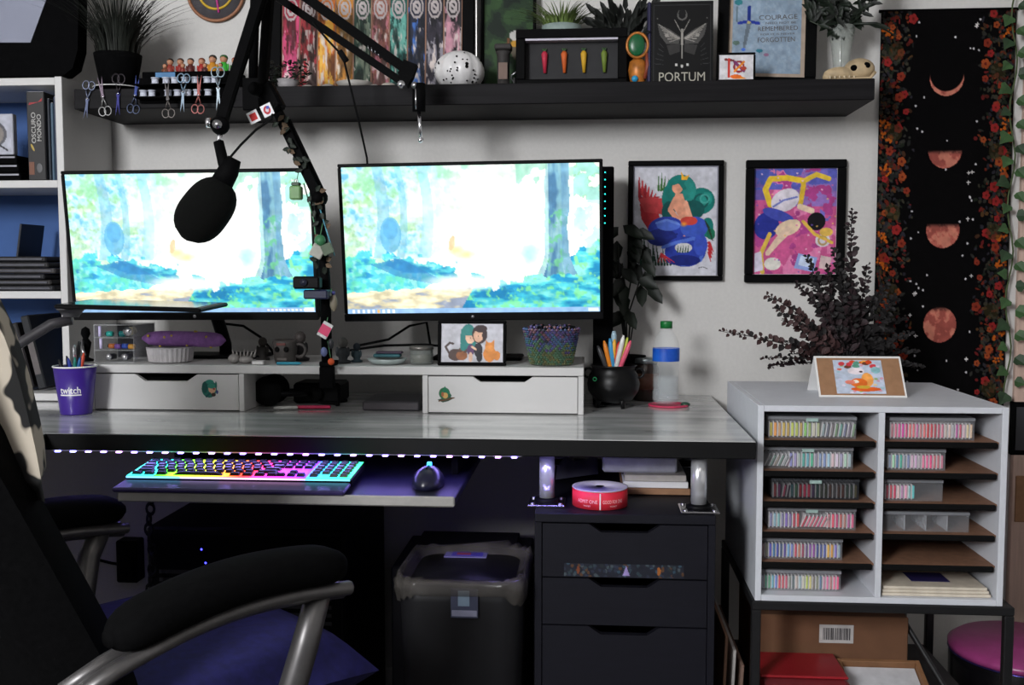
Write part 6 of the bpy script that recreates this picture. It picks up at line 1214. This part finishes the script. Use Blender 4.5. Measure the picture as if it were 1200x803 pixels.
cv.ell(.45, .33, .17, .1, (226, 214, 220)); cv.ell(.55, .35, .04, .03, (60, 36, 30)); cv.ell(.66, .58, .12, .2, (236, 160, 80)); cv.ell(.48, .68, .17, .14, OR); cv.ell(.42, .64, .06, .05, (236, 226, 210)); cv.ell(.6, .86, .3, .07, (220, 96, 36)); cv.ell(.56, .8, .14, .05, (206, 170, 60)); cv.ell(.3, .66, .1, .06, (226, 130, 110)); cv.ell(.12, .28, .05, .03, (226, 100, 60)); cv.ell(.85, .3, .1, .1, (140, 190, 196))
cv.obj('drawing', wT * .56, hL * .83, PRINT, t, mxF @ Matrix.Translation((-.002, -.0011, hL * .49)))
# eucalyptus
vc = Vector((X_(990, -.30, 440), -.315, tz)); t = thing('eucalyptus', 'dark purple dried eucalyptus branches in a small black vase', 'plant', vc)
b = MB(); b.lathe([(.024, 0), (.03, .005), (.032, .03), (.02, .055), (.022, .062), (.016, .06), (.0001, .05)], vc, BLACKM, 20); b.build('vase', t); EU = [mat('eucalyptus_plum', (44, 30, 34), .7, var=.35, scale=30), mat('eucalyptus_black', (24, 21, 22), .7, var=.3, scale=30), mat('eucalyptus_brown', (62, 40, 40), .7, var=.3, scale=30)]
random.seed(17); root = vc + Vector((0, 0, .05))
tips = [((843, 388), 2, 11), ((998, 244), 0, 9), ((975, 290), 1, 10), ((945, 300), 1, 12), ((1016, 310), 0, 10), ((898, 345), 2, 12), ((915, 375), 2, 12), ((1040, 330), 1, 12), ((1062, 370), 1, 12), ((1075, 410), 1, 12), ((960, 340), 0, 12), ((985, 330), 1, 12), ((930, 330), 0, 12), ((1010, 350), 0, 13), ((940, 385), 0, 13), ((1035, 385), 1, 13), ((965, 370), 1, 13), ((925, 415), 2, 12), ((1055, 420), 1, 12), ((1000, 385), 0, 13), ((950, 330), 1, 12), ((905, 360), 2, 12), ((970, 310), 0, 12), ((1025, 345), 1, 12), ((1050, 345), 1, 12), ((1070, 390), 1, 12), ((1085, 430), 1, 12), ((1045, 400), 1, 12), ((1020, 400), 1, 12), ((915, 400), 2, 12), ((900, 430), 0, 12), ((980, 400), 1, 12), ((1000, 330), 0, 12), ((890, 420), 2, 12)]
for (tp, cm, sz) in tips:
    Yt = -.30 + random.uniform(-.05, .12); e = at(*tp, Yt); mid = root.lerp(e, .5) + Vector((0, 0, .03 if tp[1] < 350 else .012)) + Vector((random.uniform(-.03, .03), 0, 0)); b = MB(); pts = [root.lerp(mid, u).lerp(mid.lerp(e, u), u) for u in np.linspace(0, 1, 9)]; b.tube(pts, [.002 - .0014 * i / 8 for i in range(9)], EU[1], 5)
    n_ = int((e - root).length / .0068)
    for k in range(4, n_):
        u = k / n_; q = root.lerp(mid, u).lerp(mid.lerp(e, u), u); d = ((mid - root).lerp(e - mid, u)).normalized(); ph = k * 1.57
        for s in (-1, 1):
            side = Vector((math.cos(ph), math.sin(ph) * .7, 0)); side = (side - d * side.dot(d)).normalized(); ld = (side * s + d * .5).normalized(); L = .026 * (1.15 - .72 * u) * random.uniform(.7, 1.2); b.leaf(q + Vector((random.uniform(-1, 1), random.uniform(-1, 1), random.uniform(-1, 1))) * .004, ld + Vector((random.uniform(-.3, .3), random.uniform(-.4, .2), random.uniform(-.3, .3))), (random.uniform(-.4, .4), -.8, .4), L, L * .72, EU[cm] if random.random() < .75 else EU[1])
    o = b.build('branch', t)
# ------------------------------------------------------------------ metal stand
ST = mat('black_steel', (20, 20, 22), .5, var=.15); t = thing('metal_stand', 'black metal stand under the sorter cabinet', 'stand', ((QX0 + QX1) / 2, -.45, 0)); sz0, sz1 = QZ0 - .018, QZ0 - .0006; sx0, sx1 = QX0 - .006, QX1 + .022; sy0, sy1 = QY0 - .004, QY1 + .02; w_ = .018
for y in (sy0, sy1 - w_): b = MB(); b.box(sx0, sx1, y, y + w_, sz0, sz1, ST, .002); b.build('rail', t)
for x in (sx0, sx1 - w_): b = MB(); b.box(x, x + w_, sy0 + w_, sy1 - w_, sz0, sz1, ST, .002); b.build('rail', t)
for x in (sx0, sx1 - w_):
    for y in (sy0, sy1 - w_): b = MB(); b.box(x, x + w_, y, y + w_, 0, sz0 - .0002, ST, .002); b.build('leg', t)
b = MB(); b.box(sx0 + w_, sx1 - w_, sy0 + .002, sy1 - .002, .262, .272, mat('stand_shelf', (40, 38, 40), .7), .002); b.build('lower_shelf', t)
b = MB(); bx_ = X_(1066, -.5, 740); b.tube([(bx_, -.46, sz0), (bx_, -.46, .41), (bx_ + .05, -.64, .30), (bx_ + .06, -.655, .2725)], .006, ST, 8); b.build('side_brace', t)
# cardboard box with barcode
SZL = .2725
yb = -.50; x0, x1 = X_(886, yb, 760), X_(1064, yb, 760); zt_ = Z_(722, yb, 970)
t = thing('cardboard_box', 'brown cardboard box with white barcode label under the cabinet', 'box', ((x0 + x1) / 2, -.4, SZL)); CB = mat('cardboard', (110, 76, 54), .9, var=.1, scale=20); zt_ = min(zt_, sz0 - .004)
b = MB(); b.box(x0, x1, yb, sy1 - w_ - .01, SZL + .0006, zt_, CB, .002); b.build('box_body', t)
lx = X_(980, yb, 743); lz = Z_(743, yb, 980); b = MB(); b.box(lx - .036, lx + .036, yb - .0012, yb - .0002, lz - .02, lz + .02, C((190, 186, 184), .7)); lab = b.build('label', t); b = MB(); xx = lx - .028
while xx < lx + .027: ww = random.choice([.0008, .0014, .0022]); b.box(xx, xx + ww, yb - .0018, yb - .0013, lz - .013, lz + .013, C((40, 36, 40))); xx += ww + random.choice([.001, .0018])
b.build('barcode', lab)
# red tin and shallow wooden tray in front of it
b = MB(); ry = -.6; x0, x1 = X_(884, ry, 790), X_(990, ry, 790); zz = Z_(770, -.53, 930); b.box(x0, x1, -.655, -.515, SZL + .0006, zz, mat('red_tin', (96, 16, 24), .45, var=.25, scale=9), .012); b.box(x0 + .004, x1 - .004, -.651, -.519, zz, zz + .006, mat('red_tin_lid', (150, 26, 36), .4, var=.2, scale=9), .004); tag(b.build('red_tin'), 'red tin box in front of the brown cardboard box', 'tin')
x0, x1 = X_(985, -.6, 790), X_(1085, -.6, 790)
t = thing('wooden_tray', 'wooden tray holding a white sheet tilted beside the red tin', 'tray', ((x0 + x1) / 2, -.6, SZL)); mx = Matrix.Translation(((x0 + x1) / 2 + .006, -.658, SZL + .004)) @ Euler((R(22), 0, 0)).to_matrix().to_4x4(); hw = (x1 - x0) / 2; WD = mat('tray_wood', (130, 92, 62), .6, var=.15)
b = MB(); b.box(-hw, hw, 0, .14, 0, .004, WD, 0, mx); b.build('tray_bottom', t)
for q in ((-hw, -hw + .009, 0, .14), (hw - .009, hw, 0, .14), (-hw + .009, hw - .009, 0, .008), (-hw + .009, hw - .009, .132, .14)): b = MB(); b.box(*q, .0041, .026, WD, .001, mx); b.build('tray_side', t)
b = MB(); b.box(-hw + .011, hw - .011, .01, .13, .0045, .012, C((196, 196, 200), .6), 0, mx); b.build('white_sheet', t)
# leaning boards between drawers and cabinet
for i, (px, c_, n_) in enumerate([(845, (150, 116, 96), 'kraft board'), (856, (196, 192, 188), 'white board'), (866, (120, 96, 84), 'brown board')]):
    x = X_(px, -.62, 760) ; b = MB(); b.box(-.003, .003, -.19, .19, 0, .43 - .03 * i, C(c_, .8), .001, Matrix.Translation((.268 + i * .015, -.45, .0015)) @ Euler((0, R(2.0 + .4 * i), 0)).to_matrix().to_4x4()); tag(b.build('leaning_board'), n_ + ' standing on edge between the drawers and the metal stand', 'board')
# round drum with pink top
c = Vector((X_(1200, -.3, 760), -.30, .0)); zt_ = .32; t = thing('round_bin', 'round black storage drum with pink lid at the far right', 'drum', c)
b = MB(); b.lathe([(.15, .0005), (.158, .01), (.162, zt_ - .035), (.16, zt_ - .03)], c, mat('drum_black', (12, 11, 14), .25, var=.15), 44); b.build('drum_body', t)
b = MB(); b.lathe([(.163, zt_ - .0295), (.164, zt_ - .018), (.15, zt_ - .008), (.0001, zt_ + .002)], c, mat('drum_pink', (150, 60, 116), .3, var=.1), 44); b.build('lid', t)
b = MB(); b.torus((c.x, c.y, zt_ - .032), .1625, .002, mat('drum_glint', (70, 60, 130), .2, .8), n=44, axis='Z'); b.build('band', t)
# small things on the wall at the far right
b = MB(); x0 = X_(1186, 0, 580); b.box(x0, x0 + .12, -.02, -.0006, Z_(610, 0, 1190), Z_(556, 0, 1190), KRAFT, .002); tag(b.build('kraft_panel'), 'small kraft panel on the wall right of the sorter cabinet', 'panel')
b = MB(); x0 = X_(1182, 0, 500); b.box(x0, x0 + .14, -.02, -.0006, Z_(532, 0, 1190), Z_(470, 0, 1190), BLACKM, .002); b.box(x0 + .01, x0 + .13, -.0212, -.0202, Z_(526, 0, 1190), Z_(476, 0, 1190), C((40, 40, 44))); tag(b.build('black_plaque'), 'small black plaque on the wall above the kraft panel', 'plaque')

# ================================================================== UNDER THE DESK
bx0, bx1, by0, by1, bz_ = X_(458, -.8, 690), X_(617, -.8, 690), -.8, -.53, .575
cx, cy = (bx0 + bx1) / 2, (by0 + by1) / 2; t = thing('waste_bin', 'black waste bin with clear bag beside the drawer unit', 'bin', (cx, cy, 0)); BN = mat('bin_black', (26, 26, 29), .5, var=.1)
def rrect(hw, hd, r, z, n=6):
    o = []
    for (sx, sy, a0) in ((1, 1, 0), (-1, 1, 90), (-1, -1, 180), (1, -1, 270)):
        for k in range(n + 1): a = R(a0 + 90 * k / n); o.append((cx + sx * (hw - r) + r * math.cos(a), cy + sy * (hd - r) + r * math.sin(a), z))
    return o
def loft(b, secs, m, smooth=True, capb=True, capt=False):
    n = len(secs[0]); vs = [p for s in secs for p in s]; fs = [(i * n + k, i * n + (k + 1) % n, (i + 1) * n + (k + 1) % n, (i + 1) * n + k) for i in range(len(secs) - 1) for k in range(n)]
    if capb: fs.append(tuple(range(n)))
    if capt: fs.append(tuple((len(secs) - 1) * n + k for k in range(n)))
    b.add(vs, fs, m, smooth)
hw, hd = (bx1 - bx0) / 2 - .008, (by1 - by0) / 2 - .006
b = MB(); loft(b, [rrect(hw * .86, hd * .86, .04, .0006), rrect(hw * .985, hd * .985, .045, bz_ - .04), rrect(hw, hd, .045, bz_), rrect(hw - .004, hd - .004, .045, bz_), rrect(hw * .84, hd * .84, .04, .01)], BN, capt=True); b.build('bin_body', t)
random.seed(6); secs = []
for i, (g, z) in enumerate([(.0055, bz_ - .035), (.009, bz_ - .02), (.0085, bz_ - .003), (.004, bz_ + .007), (-.006, bz_ + .004), (-.012, bz_ - .006), (-.02, bz_ - .012)]):
    s = rrect(hw + g, hd + g, .05, z, 10); secs.append([(p[0] + random.gauss(0, .0014) * (i < 5), p[1] + random.gauss(0, .0014) * (i < 5), p[2] + random.gauss(0, .0035) * (i in (0, 3, 4)) - (.012 * math.sin(k * .35) if i == 0 else 0)) for k, p in enumerate(s)])
b = MB(); loft(b, secs, mat('bag_film', (92, 88, 84), .12, alpha=.55, var=.35, scale=25), True, False); b.build('bag', t)
b = MB(); lx = X_(544, by0, 707); b.box(lx - .026, lx + .026, by0 - .0035 + .004, by0 + .0052, Z_(726, by0), Z_(692, by0), C((70, 74, 96), .5)); lb = b.build('label', t); b = MB(); b.box(lx - .012, lx + .01, by0 - .0002, by0 + .0004, Z_(712, by0), Z_(694, by0), C((130, 150, 170), .5)); b.box(lx - .024, lx + .024, by0 - .0002, by0 + .0004, Z_(724, by0), Z_(717, by0), C((150, 152, 176), .5)); b.build('label_print', lb)
b = MB(); loft(b, [rrect(hw - .02, hd - .02, .04, bz_ - .016), rrect(hw - .018, hd - .018, .04, bz_ - .01)], mat('bin_fill', (20, 19, 26), .5, var=.3, scale=15), True, True, True); b.build('bin_fill', t)
lp = onz(548, 646, bz_ - .008); b = MB(); b.box(lp.x - .045, lp.x + .045, -.585, -.535, bz_ - .0095, bz_ - .008, C((120, 116, 170), .5)); lb = b.build('torn_label', t, 'violet-lit card lying in the bin'); b = MB(); b.box(lp.x - .03, lp.x + .036, -.578, -.542, bz_ - .0079, bz_ - .0074, C((76, 66, 170), .5)); b.box(lp.x - .02, lp.x + .01, -.57, -.555, bz_ - .0073, bz_ - .0069, C((150, 60, 90), .5)); b.build('label_print', lb)  # violet light is painted into the colours of the card
# boxes behind the bin
x0, x1 = X_(455, -.42, 650), X_(626, -.42, 650)
b = MB(); b.box(x0 + .01, x1 - .014, -.44, -.16, .0006, .50, mat('dark_crate', (24, 23, 32), .6), .004); t = thing('dark_carton', 'dark cardboard carton behind the waste bin', 'box', ((x0 + x1) / 2, -.3, 0)); b.build('carton_body', t)
b = MB(); b.box(x0 + .04, x1 - .05, -.4405, -.16, .5002, .512, C((30, 28, 36), .7), .002); b.build('flap', t)
# computer tower
x0, x1 = X_(200, -.42, 640), X_(420, -.42, 640)
t = thing('computer_tower', 'black computer tower lying under the keyboard tray', 'computer', ((x0 + x1) / 2, -.35, .0)); b = MB(); b.box(x0, x1, -.55, -.12, .0006, .61, BLACKP, .006); b.build('case', t); b = MB(); b.box(x0 + .01, x1 - .01, -.5545, -.5505, .02, .595, BLACKM, .002); b.build('front_panel', t)
for (px, py) in ((236, 644), (241, 660)): b = MB(); p = at(px, py, -.555); b.ell(p, (.0022, .001, .0022), mat('blue_power_led', (60, 60, 255), .4, emit=8), 8); b.build('power_led', t)
for k in range(7): b = MB(); b.box(x0 + .03, x1 - .03, -.5555, -.5546, .4 + k * .018, .408 + k * .018, C((30, 30, 32), .4)); b.build('vent_slat', t)
# cable sleeve, plug and cable
b = MB(); q = []
t = thing('cable_chain', 'black chain-like cable sleeve hanging from the keyboard tray', 'cable', at(178, 700, -.6)); 
for k in range(15):
    p = Vector((at(176, 600, -.6).x + .004 * math.sin(k), -.6, TZ - .014 - .022 * k)); b = MB(); b.torus(p, .0085, .003, RUB, n=12, axis='Y' if k % 2 else 'X', sq=1.4); b.build('link', t)
b = MB(); x = X_(154, -.02, 660); b.box(x - .03, x + .03, -.05, -.0006, Z_(690, -.02), Z_(640, -.02), BLACKP, .004); b.box(x - .018, x + .018, -.062, -.0505, Z_(680, -.02), Z_(660, -.02), RUB, .004); tag(b.build('wall_socket'), 'black power adapter on the wall under the desk', 'adapter')
b = MB(); b.tube([at(110, 655, -.03), at(130, 660, -.03), at(143, 662, -.03)], .004, RUB, 6); tag(b.build('power_cable'), 'black power cable leading to the wall adapter', 'cable')

# ================================================================== CHAIR
TH = R(-38.3); CC = Vector((-.762, -1.147, 0)); FAB = mat('chair_black', (9, 9, 10), .9, var=.25, scale=120, bump=.2, spec=.06); NAVY = mat('chair_navy', (31, 30, 92), .85, var=.25, scale=60, bump=.3); ALU = mat('chair_grey_metal', (96, 94, 94), .38, .6, var=.1)
t = thing('office_chair', 'black office chair with grey arm frames in the foreground', 'chair', (0, 0, 0)); ch = t
b = MB()
def sheet(b, rows, m, thick):     # rows of points -> closed padded slab (front rows + back rows offset given)
    n = len(rows[0]); vs = [p for r in rows for p in r]; fs = [(i * n + k, i * n + k + 1, (i + 1) * n + k + 1, (i + 1) * n + k) for i in range(len(rows) - 1) for k in range(n - 1)]; b.add(vs, fs, m, True)
def cushion(b, f, nu, nv, thick, m):
    # f(u,v)->(point, normal); closed pillow
    top = []; bot = []
    for i in range(nu + 1):
        a = []; c = []
        for j in range(nv + 1):
            u, v = i / nu, j / nv; p, n = f(u, v); e = (1 - abs(2 * u - 1) ** 8) * (1 - abs(2 * v - 1) ** 8); e = max(0, e) ** .5; a.append(p + n * thick * .5 * e); c.append(p - n * thick * .5 * e)
        top.append(a); bot.append(c)
    sheet(b, top, m, 0); sheet(b, bot, m, 0)
V = Vector
b = MB(); cushion(b, lambda u, v: (V((-.27 + .54 * u, -.17 + .50 * v, .515 + .012 * math.cos(PI * (u - .5)) - .03 * max(0, v - .8) * 5 * .3)), V((0, 0, 1))), 14, 14, .11, NAVY); b.build('seat', t, 'navy blue fabric seat cushion')
def backf(u, v):
    z = .50 + .80 * v; y = -.135 - .46 * (z - .72); w = .255 - .05 * max(0, v - .45) ** 1.5; x = (2 * u - 1) * w; return V((x, y - .06 + .03 * abs(2 * u - 1) ** 3, z)), V((0, 1, .4)).normalized()
b = MB(); cushion(b, backf, 14, 18, .12, FAB); b.build('backrest', t)
for s in (-1, 1):
    ax_ = .335 if s > 0 else .362; zo = -.006 if s > 0 else -.034
    pad = [(s * ax_, -.165 + .37 * u, .735 + zo + .028 * math.sin(PI * min(1, u * .9 + .1)) - .03 * (1 - u)) for u in [(1 - math.cos(PI * q / 24)) / 2 for q in range(25)]]
    b = MB(); n = 14; vs = []
    for i, p in enumerate(pad):
        u = (1 - math.cos(PI * i / 24)) / 2; e = max(.12, 1 - abs(2 * u - 1) ** 9) ** .5
        for k in range(n): a = 2 * PI * k / n; vs.append((p[0] + .042 * e * math.copysign(abs(math.cos(a)) ** .7, math.cos(a)), p[1], p[2] + .029 * e * math.copysign(abs(math.sin(a)) ** .7, math.sin(a))))
    fs = [(i * n + k, i * n + (k + 1) % n, (i + 1) * n + (k + 1) % n, (i + 1) * n + k) for i in range(24) for k in range(n)] + [tuple(range(n)), tuple(24 * n + k for k in range(n))]
    b.add(vs, fs, FAB, True); b.build('armrest_pad', t)
    b = MB()
    for dx, dz, r in ((-.018, 0, .011), (.018, 0, .011), (0, -.008, .012)): b.tube([(s * ax_ + dx * (1 if s > 0 else -1), p[1] - (.05 if i == 0 else 0), p[2] - .036 + dz - (.02 if i == 0 else 0)) for i, p in enumerate(pad)], r, ALU, 8)
    b.tube([(s * ax_, -.21, .642 + zo), (s * .33, -.25, .60), (s * .27, -.24, .53)], .02, ALU, 10); b.build('arm_frame', t, 'grey metal arm frame')
    b = MB(); b.tube([(s * ax_, .165, .71 + zo), (s * ax_, .135, .62), (s * .33, .10, .52), (s * .30, .07, .44), (s * .2, .05, .425)], [.019, .021, .022, .021, .02], ALU, 10); b.build('arm_post', t)
b = MB(); b.box(-.2, .2, -.12, .2, .415, .445, BLACKP, .008); b.build('seat_plate', t)
b = MB(); b.cyl((0, .02, .1), (0, .02, .414), .028, BLACKP, n=16); b.build('gas_column', t)
for k in range(5):
    a = R(18 + 72 * k); b = MB(); b.tube([(0, .02, .1), (.3 * math.cos(a), .02 + .3 * math.sin(a), .075)], [.028, .018], BLACKP, 8); lg = b.build('base_leg', t); b = MB(); b.cyl((.3 * math.cos(a) - .012, .02 + .3 * math.sin(a), .031), (.3 * math.cos(a) + .012, .02 + .3 * math.sin(a), .031), .03, RUB, n=16); b.build('caster', lg)
t.location = CC; t.rotation_euler = (0, 0, TH)
# pale printed throw over the chair back
t = thing('throw_blanket', 'pale throw with black print hung over the chair back', 'blanket', (0, 0, 0))
def thr(u, v):
    z = .875 + .43 * v; y = float(np.interp(z, [.84, .87, .95, 1.04, 1.1, 1.3], [-.17, -.163, -.174, -.192, -.21, -.305])); return V(((2 * u - 1) * .245, y - .035, z)), V((0, 1, .35)).normalized()
cvn = mat('throw_pale', (176, 166, 150), .95, var=.05, scale=14)
nt = cvn.node_tree; nz = nt.nodes.new('ShaderNodeTexNoise'); nz.inputs['Scale'].default_value = 13; nz.inputs['Detail'].default_value = 2; r2 = nt.nodes.new('ShaderNodeValToRGB'); r2.color_ramp.elements[0].position = .46; r2.color_ramp.elements[1].position = .49; r2.color_ramp.elements[0].color = (.012, .012, .012, 1); r2.color_ramp.elements[1].color = (*lin((184, 174, 158)), 1); nt.links.new(nt.nodes['Mapping'].outputs[0], nz.inputs[0]); nt.links.new(nz.outputs[0], r2.inputs[0]); nt.links.new(r2.outputs[0], nt.nodes['Principled BSDF'].inputs['Base Color'])
b = MB(); cushion(b, thr, 14, 14, .065, cvn); b.build('throw_cloth', t)
t.location = CC; t.rotation_euler = (0, 0, TH)

for o in bpy.data.objects:
    if '_o' in o: del o['_o']
import OpenImageIO as oi, sys, numpy as np
b=oi.ImageBuf('/workdir/render_main.png'); a=b.get_pixels(oi.FLOAT)[...,:3]; h,w=a.shape[:2]; s=w/1200
for x,y in [(1005,200),(640,165),(200,170),(830,420),(640,12),(640,108),(640,130),(60,700),(600,450),(300,500),(700,640),(870,560),(1110,600),(100,160),(250,240),(540,760),(300,770),(1110,140),(380,30)]:
    r=a[int((y-3)*s):int((y+4)*s),int((x-3)*s):int((x+4)*s)].mean((0,1)); print((x,y),(r*255).round().astype(int))
